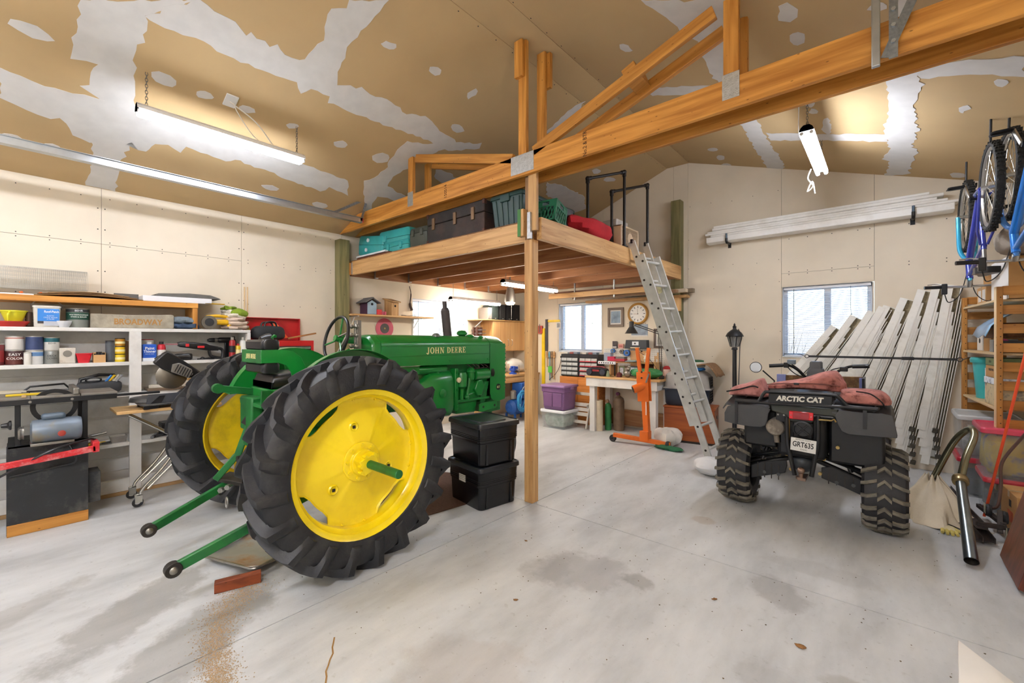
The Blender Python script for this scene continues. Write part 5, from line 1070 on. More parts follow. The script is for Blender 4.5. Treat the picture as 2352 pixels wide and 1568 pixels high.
# things on the shelves
o = MB().grid(lambda u, v: (-.13+.26*u, -.55+.75*v, -.13+.24*u**.5+.012*math.sin(9*v+3*u)), 8, 10).build('plastic_sheet', M('pale blue plastic film', '#8fb8dc', .25, var=.08, coat=.4), None, solid=.004); o.location = (.76, 5.85, 1.60); tag(o, 'pale blue plastic sheeting drooping from the second pine shelf', 'plastic sheet')
def on_shelf(name, label, cat, y0, y1, z0, h, mat, x0=.70, dx=.22, extra=None, bev=.004):
    t = thing(name, label, cat, (x0+dx/2, (y0+y1)/2, z0), R(3.9)); a, b_ = dx/2, (y1-y0)/2
    MB().bx(-a, a, -b_, b_, 0, h).build('body', mat, t, bev=bev)
    if extra: extra(t, a, b_, h)
    return t
on_shelf('wooden_box', 'dark brown wooden crate on the middle pine shelf', 'box', 5.62, 6.1, 1.46, .13, wood('dark slat', '#5d3719', '#8a5628', 1), .73, .2)
on_shelf('document_box', 'white narrow file box below the wooden crate on the pine shelf', 'box', 6.12, 6.32, 1.336, .16, m_wcard, .70, .2, lambda t, a, b, h: MB().cyl((-a-.002, 0, h*.6), (-a+.001, 0, h*.6), .025, n=14).build('round_mark', m_ink2, t))
on_shelf('document_box', 'brown file boxes standing on the middle pine shelf', 'box', 5.85, 6.1, 1.336, .122, m_kraft2, .72, .2)
def jar(t, a, b, h): MB().lathe([(.05, h), (.052, h+.01), (.05, h+.02)], 16).build('rim', m_alu, t)
on_shelf('glass_jar', 'clear glass tank with grey grit on the middle pine shelf', 'jar', 5.52, 5.66, 1.336, .11, M('cloudy glass', '#aab4b6', .1, alpha=.55), .70, .14)
on_shelf('pink_ball', 'pink yarn ball in a dark bin on the middle pine shelf', 'yarn', 5.33, 5.48, 1.336, .10, M('black bin', '#1d1a1c', .5), .70, .14, lambda t, a, b, h: MB().ball((-.03, 0, .065), .05).build('yarn_ball', M('hot pink yarn', '#e0568b', .9, bump=.4, bs=120), t))
t = thing('bucket', 'teal plastic pail with rolled rim on the pine shelf', 'bucket', (.775, 6.12, .882)); MB().lathe([(.11, 0), (.135, .34), (.15, .34), (.155, .37), (.145, .39), (.12, .39), (.10, .01)], 28).build('pail', M('teal plastic', '#3aa3a3', .35), t)
on_shelf('shoe_box', 'olive lidded shoe box on top of the stack on the pine shelf', 'box', 5.36, 5.72, 1.22, .065, M('olive card', '#69744a', .7), .69, .2, lambda t, a, b, h: text('KEEN', .03, M('dark olive print', '#39402a'), t, (-a-.0006, .03, h/2), (R(90), 0, R(-90)), 'print', .0003))
on_shelf('shoe_box', 'brown shoe box under the olive lid with handwriting', 'box', 5.37, 5.71, 1.118, .10, m_kraft, .69, .2, lambda t, a, b, h: text('CHRISTMAS', .03, m_ink2, t, (-a-.0006, .0, h*.65), (R(90), 0, R(-90)), 'handwriting', .0003))
m_dam = M('blue floral print', '#dfe2e6', .7, var=.05, dirt='#2c4468', dirt_amt=1., dirt_s=22); m_dam2 = M('navy leaf print on tan', '#cbb992', .7, var=.05, dirt='#1f3350', dirt_amt=1., dirt_s=13)
on_shelf('gift_box', 'blue and white floral box lid on the lower pine shelf', 'box', 5.34, 5.74, 1.062, .054, m_dam, .685, .22); on_shelf('gift_box', 'tan box with navy leaf print on the lower pine shelf', 'box', 5.35, 5.73, .882, .178, m_dam2, .69, .2)
on_shelf('gift_box', 'tall floral patterned bag box beside the teal pail on pine shelf', 'box', 5.76, 5.9, .882, .30, m_dam, .70, .2)
on_shelf('open_carton', 'open brown carton behind the teal pail on the pine shelf', 'box', 6.0, 6.3, 1.20 if 0 else .882, .06, m_kraft, .86, .14)
# totes
m_clear = M('clear tote plastic', '#d3dadc', .2, var=.05, alpha=.17); m_redlid = M('red tote lid', '#c52d3f', .3, var=.06)
def tote(label, x0, x1, y0, y1, z0, z1, lidm, fill, fillm, rz=0, group='plastic totes by the pine shelving', bodym=None, name='storage_tote'):
    cx, cy = (x0+x1)/2, (y0+y1)/2; a, b_, h = (x1-x0)/2, (y1-y0)/2, z1-z0
    t = thing(name, label, 'storage bin', (cx, cy, z0), rz, group); k = .86
    def rr(s, z, d=0): return [(x, y, z) for x, y in rrect(-a*s+d, a*s-d, -b_*s+d, b_*s-d, .03)]
    body = MB().rings([rr(k, .004), rr(k+.02, .0), rr(.97, h-.035), rr(.93, h-.035), rr(k-.03, .012)], cap=False).build('tub', bodym or m_clear, t, smooth=50)
    MB().rings([rr(k, .001), rr(k, .008)]).build('tub_floor', bodym or m_clear, t)
    MB().rings([rr(.985, h-.045), rr(1.0, h-.04), rr(1.0, h-.012), rr(.97, h), rr(.90, h), rr(.89, h-.008)]).build('lid', lidm, t, smooth=30)
    if fill: 
        q = blob((0, 0, .012), (a*1.62, b_*1.62, (h-.06)*fill), 3, .06, 18, 8, .4); q.build('contents', fillm, t)
    return t
tote('clear tote with red lid at the bottom of the near stack by the pine shelf', .60, .98, 5.16, 5.62, 0, .33, m_redlid, .8, M('dark mixed contents', '#4f4a4c', .8, var=.5, vs=16))
tote('clear tote full of yellow and blue cloth with pinkish red lid', .58, .96, 5.12, 5.60, .331, .735, M('pinkish red lid', '#d64a63', .3), .95, M('yellow cloth', '#d3b640', .8, var=.2, dirt='#2f66a8', dirt_amt=1., dirt_s=5))
tote('clear tote with red lid at the bottom of the far stack', .50, .90, 5.72, 6.20, 0, .36, m_redlid, .6, M('dark mixed contents', '#4f4a4c', .8))
tote('clear tote with ribbed translucent lid on the far stack', .50, .92, 5.70, 6.22, .361, .75, M('translucent lid', '#d6d9d8', .3, alpha=.75), .5, M('pale mixed contents', '#a9a4a0', .8, var=.4, vs=14))
t = carton('moving_box', 'brown moving box printed SM standing at the foot of the shelving', .70, 1.02, 4.72, 5.10, 0, .31, m_kraft, R(4))
MB().bx(-.06, .12, -.1912, -.19, .235, .29).build('printed_band', M('charcoal print', '#4b443c', .8), t); text('SMALL', .05, m_kraft2, t, (.0, -.1916, .262), (R(90), 0, 0), 'print', .0003, align='LEFT', offset=.001) if 1 else None
MB().bx(-.1612, -.16, -.06, -.01, .2, .25).build('hand_hole', m_dark, t); MB().bx(-.1612, -.16, -.10, .02, .09, .17).build('orange_mark', M('orange print', '#c9603a', .8), t)

# chrome dust-collector pipes with canvas bag
m_chr = M('dull galvanised pipe', '#7f8688', .28, .9, var=.2, vs=9); m_brz = M('bronzed chrome', '#8d8a72', .25, .9, var=.2)
t = thing('dust_pipe', 'bent chrome pipe with galvanised extension propped on the floor', 'pipe', (.413, 3.985, 0))
P = [Vector(p)-Vector((.413, 3.985, 0)) for p in ((.413, 3.985, .035), (.42, 4.6, .40))]; MB().tube(P, [.036, .028], n=18, cap=False).build('galvanised_tube', m_chr, t); MB().tube([P[0]+Vector((0, -.001, -.001)), P[0]+(P[1]-P[0])*.3], [.033, .03], n=16, cap=False).build('tube_lining', m_dark, t)
MB().lathe([(.03, -.03), (.045, -.025), (.048, -.005), (.04, .0), (.046, .01), (.044, .025), (.03, .03)], 20).build('coupling', M('brass coupling', '#8f7c58', .35, .8), t, loc=P[1], rot=(R(-60), 0, 0))
MB().tube(smooth_path([P[1], Vector((.46, 4.70, .56))-Vector((.413, 3.985, 0)), Vector((.515, 4.83, .70))-Vector((.413, 3.985, 0)), Vector((.50, 4.92, .74))-Vector((.413, 3.985, 0)), Vector((.42, 4.98, .62))-Vector((.413, 3.985, 0)), Vector((.30, 4.98, .30))-Vector((.413, 3.985, 0))], 8), .023, n=14).build('bent_tube', m_brz, t)
def cone(u, v):
    a = 2*PI*u; r = (.035+.20*v**1.1)*(1+.22*math.sin(5*a+3*v)*v**.5+.13*math.sin(11*a-2*v)*v**.5); x, y = math.cos(a)*r*1.15, math.sin(a)*r*.85
    return (x-.02*v, y-.14*v, max(.002, .31*(1-v)**1.05*(1+.10*math.sin(7*a+4*v))+.03*math.sin(4*a)*v))
cb_ = MB().grid(cone, 64, 16).build('canvas_bag', M('cream canvas', '#d3c7b0', .95, var=.08, bump=.2, bs=90, dirt='#a3906c', dirt_amt=.4), None, solid=.004, sub=1); cb_.location = (.29, 4.97, 0); tag(cb_, 'slumped cream canvas dust bag on the floor beside the quad bike', 'bag')
t = thing('work_glove', 'cream and yellow work glove lying by the canvas bag', 'glove', (.36, 4.62, 0)); blob((0, 0, 0), (.09, .12, .035), 8, .1).build('palm', M('cream leather', '#c9bc94', .9), t)
for k in range(4): MB().tube([(-.035+.023*k, -.04, .015), (-.04+.027*k, -.10-.01*(k in (1, 2)), .012)], [.013, .010], n=8).build('finger', M('yellow glove lining', '#c7b562', .8), t)
MB().tube([(.03, .01, .018), (.07, -.03, .014)], [.014, .010], n=8).build('thumb', M('yellow glove lining', '#c7b562'), t)
# dark angle irons and caster dolly
m_iron = M('dark painted angle iron', '#3d3634', .5, .4, var=.25, vs=12)
for k, (p0, p1, lb) in enumerate((((.49, 4.44, .03), (.36, 5.75, .03), 'dark angle iron nearest the galvanised pipe on the floor'), ((.55, 4.46, .03), (.44, 5.8, .03), 'dark angle iron between the pipe and the caster dolly'), ((.53, 4.6, .07), (.41, 5.6, .07), 'dark angle iron lying on top of the other two'))):
    t = MB(); t.bar(p0, p1, .06, .006, up=(0, 0, 1)); q0 = Vector(p0)+Vector((.027, 0, .012)); q1 = Vector(p1)+Vector((.027, 0, .012)); t.bar(q0, q1, .006, .04); o = t.build('angle_iron', m_iron, None, smooth=0); tag(o, lb, 'angle iron', 'angle irons on the floor by the pipe')
dl = thing('caster_dolly', 'black bar dolly with three swivel casters tipped beside the moving box', 'dolly', (.62, 4.62, 0))
MB().bar((-.12, -.05, .11), (.03, .02, .10), .03, .03).build('dolly_bar', m_iron, dl, bev=.003); MB().bar((-.05, .5, .10), (.02, .02, .12), .03, .03).build('dolly_bar', m_iron, dl, bev=.003); MB().bar((0, .0, .06), (0.01, .08, .2), .03, .03).build('dolly_bar', m_iron, dl, bev=.003)
for c_ in ((.05, .02, .055), (.04, .13, .14), (-.03, .22, .15)):
    cs = MB().lathe([(.02, -.014), (.042, -.015), (.047, 0), (.042, .015), (.02, .014)], 20, c_, 'X', close=True).build('caster_wheel', m_at, dl); MB().bx(c_[0]-.022, c_[0]-.018, c_[1]-.035, c_[1]+.02, c_[2]-.02, c_[2]+.05).build('caster_fork', M('pale zinc', '#b9baa5', .4, .5), cs)
# poles, cable, wooden case, box flap
pole = MB().cyl((.585, 4.98, .06), (.79, 4.66, 1.62), .009, n=10).build('marker_pole', M('orange fibreglass', '#e0502a', .35), None); tag(pole, 'thin orange fibreglass pole leaning at the right edge', 'pole')
cb2 = MB().tube(smooth_path([(.57, 4.9, .16), (.63, 4.82, .19), (.655, 4.85, .35), (.66, 4.85, .52), (.74, 4.78, .72), (.80, 4.6, .9)]), .010, n=8).build('brown_cable', M('brown rubber', '#5d4238', .6), None); tag(cb2, 'brown rubber cable curving down from the right edge', 'cable')
t = thing('wooden_case', 'dark mahogany wooden case leaning at the right picture edge', 'case', (.56, 3.75, 0), 0)
q = MB(Matrix.Rotation(R(13), 4, 'Y')); q.bx(.0, .12, -.02, .5, .03, .52); wc = q.build('case_body', wood('mahogany', '#4a2015', '#7b3e2a', 2, 1., .35), t, bev=.006); wc.location = (0, 0, -.005)
q = MB(Matrix.Rotation(R(13), 4, 'Y')); q.bx(.03, .08, -.024, -.019, .20, .36); q.build('keyhole_panel', M('dark bronze', '#3d2a26', .4, .4), t, bev=.002); q = MB(Matrix.Rotation(R(13), 4, 'Y')); q.bx(.02, .13, -.03, -.0201, .035, .17); q.build('foot_block', M('dark olive wood', '#3f3620', .7), t, bev=.003)
t = thing('carton_flap', 'white printed cardboard carton corner poking in at bottom right', 'cardboard', (.25, 2.25, 0))
A = Vector((.215, 2.42, .27)); B_ = Vector((.165, 2.05, .0)); D_ = Vector((.62, 2.12, .0)); o_ = Vector((.25, 2.25, 0))
MB().add([tuple(p-o_) for p in (A, Vector((.20, 2.2, 0)), Vector((.52, 2.42, 0)), Vector((.55, 2.5, .02)))], [(0, 1, 2, 3)]).build('flap', m_wcard, t, solid=.004)
# ================================================================ shelves, tools and saws along the left wall
SF = -5.36
us = thing('wall_shelving', 'white painted plank shelving along the left wall', 'shelf', (SF, .75, 0))
def sp_(name, x0, x1, y0, y1, z0, z1, m=m_white, root=us, bev=.003):
    L = root.location; return MB().bx(x0-L[0], x1-L[0], y0-L[1], y1-L[1], z0-L[2], z1-L[2]).build(name, m, root, bev=bev)
for z, y0, y1 in ((1.55, -1.2, 1.72), (1.235, -1.2, .70), (1.232, .787, 1.69), (.945, -1.2, .70), (.945, .787, 1.69), (.485, -1.2, .70), (.485, .787, 1.69)): sp_('shelf_board', XL+.01, SF, y0, y1, z-.033, z)
sp_('upright', SF-.04, SF+.001, .70, .787, 0, 1.517); sp_('end_panel', XL+.01, SF, 1.69, 1.722, 0, 1.517)
for z0, z1 in ((.16, .30), (.52, .68), (.70, .86), (.97, 1.1), (1.12, 1.19)): sp_('back_board', XL+.002, XL+.012, -1.2, 1.69, z0, z1)
sp_('back_sheet', XL+.0005, XL+.0018, -1.2, 1.69, .03, 1.517); sp_('kick_board', SF-.03, SF-.01, -1.2, 1.69, .03, .15); sp_('base_sill', XL+.02, SF+.01, -1.2, 1.69, 0, .03, M('raw lumber', '#a8875c', .8))
ws = thing('timber_shelf', 'stained timber shelf box standing on the white shelving', 'shelf', (SF, .5, 1.551))
sp_('top_plank', XL+.01, SF, -1.2, 1.236, 1.765, 1.815, w_ax[1], ws); sp_('end_plank', XL+.02, SF-.005, 1.19, 1.232, 1.552, 1.765, w_ax[2], ws)

def can(label, x, y, z, r, h, body, band=None, lid='#b9b6ae', txt=None, grp='paint cans on the white shelves', tcol='#f2f0e8', band2=None, cat='paint can', name='paint_can', metal=.0):
    t = thing(name, label, cat, (x, y, z), 0, grp)
    MB().lathe([(r*.96, 0), (r, .006), (r, h-.008), (r*.97, h-.004)], 24).build('tin_body', M('tin '+body, body, .45, metal, var=.08), t)
    MB().lathe([(r*.97, h-.004), (r*1.02, h-.002), (r*1.02, h+.004), (r*.88, h+.003), (r*.86, h-.004)], 24).build('lid', M('lid '+lid, lid, .35, .6), t)
    if band: MB().lathe([(r*1.004, h*band[1]), (r*1.008, h*band[1]), (r*1.008, h*band[2]), (r*1.004, h*band[2])], 24).build('label_band', M('label '+band[0], band[0], .5, var=.15, vs=20), t)
    if band2: MB().lathe([(r*1.006, h*band2[1]), (r*1.010, h*band2[1]), (r*1.010, h*band2[2]), (r*1.006, h*band2[2])], 24).build('label_band', M('label '+band2[0], band2[0], .5), t)
    if txt:
        for k, (s, size, zz) in enumerate(txt): text(s, size, M('print '+tcol, tcol, .5), t, (r*1.0+.012, 0, h*zz), (R(90), 0, R(90)), 'label_print', .0003)
    return t
z2 = 1.2355
can('deep red paint tin half cut by the left picture edge', -5.45, -.11, z2, .052, .17, '#6a2326', ('#8e2b2b', .15, .7))
can('maroon oil paint can lettered Easy Color at bottom left of the can stack', -5.45, -.005, z2, .054, .118, '#3b1c1c', ('#5a2620', .05, .6), txt=(('EASY', .03, .72), ('COLOR', .026, .45)))
can('white paint can with drips on top of the maroon can', -5.45, -.005, z2+.124, .053, .112, '#d5d1c9', ('#b06a5a', .82, .9))
can('white primer can beside the maroon can with blue patch', -5.45, .105, z2, .052, .112, '#d9d8d4', ('#5f86b5', .62, .92))
can('navy and silver paint can second on top of the row', -5.45, .105, z2+.118, .052, .115, '#c3c4c8', ('#2e3c63', .05, .98))
can('bare metal can with handwriting under the teal-topped can', -5.45, .205, z2, .048, .112, '#8b8d89', None, txt=(('DECK', .022, .62), ('COVER', .02, .42)), tcol='#2a2a2a', metal=.6)
can('white can with teal band at top of the third stack', -5.45, .205, z2+.118, .047, .105, '#ccc9c0', ('#1f5c63', .66, .98), txt=(('BEHR', .02, .55),), tcol='#4a4a45')
t = can('small dented white funnel cup in front of the cans', -5.385, .065, z2, .022, .10, '#d9d5cb', None, '#d9d5cb', cat='cup', name='plastic_cup', grp='paint cans on the white shelves')
t = thing('square_tin', 'rusty white square tin with round cap beside the red tray', 'tin', (-5.45, .297, z2)); MB().bx(-.05, .05, -.05, .05, 0, .135).build('tin_body', M('rusty white tin', '#c9c3b6', .5, .2, dirt='#7a5a3a', dirt_amt=.6, dirt_s=12), t, bev=.006); MB().lathe([(.028, .0505), (.028, .053), (.024, .053)], 20, (0, 0, .085), 'X').build('round_mark', M('grey ring', '#77736b', .5), t)
t = thing('plastic_tray', 'bright red plastic tray on the paint shelf', 'tray', (-5.44, .40, z2)); MB().rings([[(x, y, z) for x, y in rrect(-a, a, -b_, b_, .012)] for z, a, b_ in ((0, .03, .035), (.08, .045, .052), (.08, .049, .056), (.085, .049, .056), (.085, .043, .05), (.006, .028, .033))], cap=True).build('tray', M('red plastic', '#cf2230', .35), t)
t = thing('parts_carton', 'small open cardboard box of black fittings on the paint shelf', 'box', (-5.44, .50, z2)); 
for q in ((-.05, .05, -.04, -.037), (-.05, .05, .037, .04), (-.05, -.047, -.037, .037), (.047, .05, -.037, .037)): MB().bx(*q, 0, .09 if q[0] < .04 else .07).build('carton_side', m_kraft2, t)
MB().bx(-.047, .047, -.037, .037, 0, .004).build('carton_base', m_kraft2, t)
for k in range(5): MB().lathe([(.012, 0), (.02, .0), (.02, .03), (.012, .03)], 12, (-.02+.012*k, -.02+.01*k, .05+.008*(k % 3)), 'X' if k % 2 else 'Z', close=True).build('fitting', m_blk, t)
can('tall dark grey dented canister near the white upright', -5.45, .573, z2, .03, .195, '#3c4043', ('#50555a', .1, .9), '#3a3a3a', cat='canister', name='canister')
ys = 'yellow stain cans by the white upright'
for k, (c_, h, lb) in enumerate((('#d9b91d', .07, 'yellow stain can at the bottom of the small stack by the upright'), ('#e0b618', .068, 'yellow stain can in the middle of the small stack by the upright'), ('#b97f16', .068, 'amber stain can on top of the small stack by the upright'))):
    can(lb, -5.45, .645, z2+.0745*k, .037, h, c_, ('#e9d9a0', .3, .6), '#4a3a22', grp=ys)
can('brown tall can half hidden by the white upright', -5.5, .69, z2, .03, .20, '#6d4a2a', None, '#cfcabf', cat='canister', name='canister')
# right compartment
t = thing('paint_thinner_can', 'blue rectangular paint thinner can next to the upright', 'can', (-5.44, .855, z2-.003)); MB().bx(-.035, .035, -.052, .052, 0, .165).build('can_body', M('thinner blue', '#1f56b8', .4, var=.05), t, bev=.006); MB().bx(-.0354, .0358, -.0525, .0525, 0, .035).build('white_band', M('label white', '#dfe4ea', .5), t, bev=.004)
MB().cyl((0, 0, .165), (0, 0, .185), .02, n=14).build('spout', m_white, t); text('Paint', .036, m_vinyl, t, (.036, 0, .125), (R(90), 0, R(90)), 'label_print', .0004, offset=.0008); text('Thinner', .034, m_vinyl, t, (.036, 0, .095), (R(90), 0, R(90)), 'label_print', .0004, width=.85, offset=.0008); text('FOR OIL PAINT', .010, m_vinyl, t, (.036, 0, .07), (R(90), 0, R(90)), 'label_print', .0004)
can('white tub with red lid behind the paint thinner', -5.56, .86, z2-.003, .05, .21, '#d9d6cf', None, '#b5342f', cat='tub', name='plastic_tub')
t = thing('antifreeze_bottle', 'red plastic bottle with black cap beside the thinner', 'bottle', (-5.44, .95, z2-.003)); MB().lathe([(.032, 0), (.035, .006), (.035, .13), (.03, .155), (.018, .165)], 20).build('bottle_body', M('red bottle', '#b7202c', .35), t); MB().cyl((0, 0, .162), (0, 0, .19), .019, n=14).build('cap', m_blk, t); MB().lathe([(.0355, .03), (.036, .03), (.036, .11), (.0355, .11)], 20).build('label_band', M('label '+'#d8d2c8', '#d8d2c8', .5), t)
t = thing('reciprocating_saw', 'black and red reciprocating saw lying on the shelf', 'power tool', (-5.44, 1.27, z2+.06))
q = MB(); q.rings([[(x, y, z+zo) for x, z in rrect(-r_, r_, -r_, r_, r_*.5, 3)] for y, r_, zo in ((-.19, .018, .10), (-.17, .028, .098), (-.10, .03, .09), (-.06, .034, .085), (.05, .036, .07), (.08, .03, .06), (.16, .022, .05))]); q.build('motor_housing', m_blk, t)
q = MB(); q.tube(smooth_path([(0, .10, .055), (0, .18, .05), (0, .205, .02), (0, .20, -.05), (0, .19, -.055), (0, .1, -.03), (0, .08, .03)]), .016, n=8); q.build('handle', m_blk, t)
MB().bx(-.002, .002, -.30, -.18, .092, .108).build('blade', M('red-tipped blade', '#a8787a', .4, .5), t); MB().bx(.027, .031, -.13, -.10, .075, .105).build('red_badge', M('red badge', '#c62a30', .4), t); MB().bx(.034, .038, -.03, .03, .06, .082).build('red_badge', M('red badge', '#c62a30', .4), t)
q = MB(); q.tube(smooth_path([(0, .1, -.05), (.03, .05, -.056), (.0, .02, -.04), (.03, .0, -.056), (-.02, .08, -.05), (.02, .12, -.057), (.02, -.03, -.056)]), .006, n=6); q.build('power_cord', m_blk, t)
t = thing('saw_case', 'flat black pouch with rags under the reciprocating saw', 'pouch', (-5.43, 1.12, z2-.003)); blob((0, 0, 0), (.12, .16, .07), 14, .12, 18, 8, .6).build('pouch', m_blk, t)
def spray(label, y, body, cap, h, r=.031, lab=None, x=-5.44):
    t = thing('spray_can', label, 'spray can', (x, y, z2-.003), 0, 'spray cans at the right end of the shelf')
    MB().lathe([(r, 0), (r, h*.8), (r*.8, h*.86), (r*.45, h*.88)], 20).build('can_body', M('spray '+body, body, .35, var=.06), t); MB().lathe([(r*.5, h*.86), (r*.5, h), (0, h)], 14).build('cap', M('spray cap '+cap, cap, .4), t)
    if lab: MB().lathe([(r*1.01, h*.3), (r*1.015, h*.3), (r*1.015, h*.6), (r*1.01, h*.6)], 20).build('label_band', M('label '+lab, lab, .5, var=.3, vs=30), t)
spray('red and black spray can at the shelf end', 1.565, '#9e1f23', '#c9c4b9', .235, lab='#1d1b1b'); spray('yellow spray can with red cap at the shelf end', 1.62, '#d9b51f', '#b5342f', .165, .026, '#e6d39a'); spray('white aerosol can beside the shelf end panel', 1.667, '#dcdad2', '#e6e4dd', .235, .028); spray('dark aerosol can behind the yellow one', 1.60, '#241f24', '#1d1b1d', .245, .028, '#7d6a2a', -5.52)
t = thing('cordless_drill', 'grey cordless driver lying behind the spray cans', 'power tool', (-5.55, 1.46, z2+.20)); MB().lathe([(.01, -.1), (.02, -.08), (.024, -.04), (.024, .0), (.03, .01), (.032, .12), (.02, .14)], 14, (0, 0, 0), 'Y').build('drill_body', m_blk, t); MB().lathe([(.0245, -.035), (.025, -.01)], 14, (0, 0, 0), 'Y').build('chuck', m_steel, t); MB().bx(-.015, .015, .06, .1, -.205, -.01).build('handle', m_blk, t, bev=.006)
# ---- on the top white shelf
z1 = 1.5505
t = thing('plastic_funnel', 'yellow plastic funnel tub sitting in a red pan', 'tub', (-5.47, -.01, z1+.035)); MB().lathe([(.045, 0), (.075, .09), (.08, .09), (.08, .10), (.07, .10), (.04, .008)], 20).build('tub', M('lemon plastic', '#dcd52a', .4), t); MB().tube(smooth_path([(.075, -.02, .09), (.10, -.03, .06), (.08, -.03, .0)]), .008, n=6).build('handle', M('lemon plastic', '#dcd52a'), t)
t = thing('oil_pan', 'red metal pan under the yellow tub', 'pan', (-5.46, -.02, z1)); MB().lathe([(.07, 0), (.10, .04), (.104, .04), (.104, .045), (.096, .045), (.068, .006)], 24).build('pan', M('red enamel pan', '#b8281f', .4), t)
t = thing('ribbed_tin', 'ribbed dark tin with wire coils beside the roof patch bucket', 'tin', (-5.47, .075, z1)); MB().lathe([(.02, 0)]+[(.022+.003*(k % 2), .012*k) for k in range(1, 11)]+[(.02, .125)], 18).build('tin_body', M('bronze tin', '#4a382c', .4, .5), t)
t = thing('roof_patch_bucket', 'square white bucket with blue roof patch label and wire handle', 'bucket', (-5.45, .175, z1)); MB().rings([[(x, y, z) for x, y in rrect(-a, a, -a, a, .02)] for z, a in ((0, .07), (.01, .075), (.165, .08), (.165, .084), (.178, .084), (.182, .076))]).build('bucket_body', M('dirty white plastic', '#cfcbc1', .45), t)
MB().bx(.0785, .081, -.055, .072, .05, .155).build('label_blue', M('label blue', '#2f7fd0', .5, var=.08), t); MB().bx(.0784, .0805, -.055, -.02, .03, .155).build('label_dark', M('label dark', '#2a2528', .5), t); MB().bx(.078, .0803, -.02, .072, .012, .05).build('label_pale', M('label pale', '#b9bcc4', .5), t); text('Roof-Patch', .026, m_vinyl, t, (.0815, .026, .13), (R(90), 0, R(90)), 'label_print', .0003, width=.75, offset=.0006)
for k, s in enumerate(('ELASTIC', 'CRACK SEALER', '& FILLER')): text(s, .012, m_vinyl, t, (.0815, .02, .095-.014*k), (R(90), 0, R(90)), 'label_print', .0003)
MB().tube(smooth_path([(0, -.088, .15), (.03, -.09, .19), (.05, -.05, .225), (.055, 0, .235), (.05, .05, .225), (.03, .09, .19), (0, .088, .15)]), .003, n=6).build('wire_handle', m_steel, t)
t = thing('torn_cup', 'torn white plastic cup in front of the stain bucket', 'cup', (-5.39, .275, z1)); MB().lathe([(.03, 0), (.045, .03), (.05, .055), (.046, .05), (.04, .03), (.028, .006)], 16).build('cup', M('chalky white plastic', '#d5d7da', .6), t)
t = can('large green and grey waterproofing stain bucket', -5.46, .365, z1, .075, .165, '#7d8078', ('#1d4a3a', .42, .80), '#8a8578', txt=(('WATERPROOFING', .014, .67), ('STAIN & SEALER', .014, .56)), band2=('#26282a', .82, .97), cat='bucket', name='stain_bucket', grp='paint cans on the white shelves'); text('BEHR', .022, m_vinyl, t, (.089, 0, .147), (R(90), 0, R(90)), 'label_print', .0003)
t = thing('carved_sign', 'weathered wooden plank sign with carved orange lettering', 'sign', (-5.40, .74, z1)); MB().prism([(-.30, .0), (.29, .0), (.30, .01), (.30, .13), (.28, .14), (-.05, .125), (-.30, .128)], -.018, .018, 'X').build('plank', M('weathered plank', '#9a917f', .9, var=.2, vs=18, bump=.3, bs=70), t, bev=.005)
text('BROADWAY', .075, M('orange carving', '#a5773a', .8), t, (.0185, .03, .058), (R(90), 0, R(90)), 'carved_lettering', .0004, width=.82, offset=.002)
t = thing('jeans_rags', 'folded blue jeans used as rags on the shelf', 'rags', (-5.45, 1.15, z1)); blob((0, 0, 0), (.20, .24, .06), 21, .14, 22, 8, .7).build('lower_fold', M('dark denim', '#38485e', .95, var=.15, vs=20, bump=.3, bs=120), t); q = blob((0, -.02, .052), (.19, .20, .075), 22, .16, 22, 8, .75); q.build('upper_fold', M('grey denim', '#73808a', .95, var=.15, vs=20, bump=.3, bs=120), t)
t = thing('circular_saw', 'yellow circular saw lying on the shelf', 'power tool', (-5.42, 1.40, z1)); MB().lathe([(.0, -.012), (.07, -.012), (.07, .012), (0, .012)], 28, (.02, -.06, .075), 'X').build('blade_guard', m_steel, t); MB().lathe([(.04, .0125), (.042, .016), (.0, .018)], 24, (.02, -.06, .075), 'X').build('guard_hub', M('dark grey cast', '#2d2e30', .5), t)
q = MB(); q.bx(-.05, .02, -.03, .13, .05, .11); q.build('motor_housing', M('tool yellow', '#d6a614', .4), t, bev=.02); q = MB(); q.tube(smooth_path([(0, -.08, .13), (0, .0, .145), (0, .08, .14), (0, .13, .12), (0, .14, .07), (0, .12, .03)]), .017, n=10); q.build('handle', M('tool yellow', '#d6a614'), t); MB().bx(-.06, .05, -.14, .12, 0, .006).build('base_plate', m_steel, t)
t = thing('cloth_pile', 'heap of folded beige and cream drop cloths on the shelf end', 'cloth', (-5.50, 1.60, z1)); zz = 0
for k, (c_, dx, dy, h) in enumerate((('#c9b3a0', .26, .24, .05), ('#cdb8a6', .25, .25, .055), ('#c4ae9c', .24, .22, .05), ('#d8cfbd', .23, .23, .055), ('#ddd6c6', .2, .2, .05))): blob((random.uniform(-.02, .02), random.uniform(-.01, .01), zz), (dx, dy, h*1.15), 30+k, .14, 22, 8, .7).build('folded_cloth', M('drop cloth '+c_, c_, .95, bump=.3, bs=60), t); zz += h*.82
blob((.06, .03, zz-.07), (.12, .16, .09), 40, .2, 18, 8, .8).build('green_cloth', M('lime green cloth', '#7c9427', .95, bump=.3, bs=60), t); blob((-.02, -.04, zz), (.14, .14, .05), 41, .2, 18, 8, .8).build('green_cloth', M('lime green cloth', '#7c9427'), t)
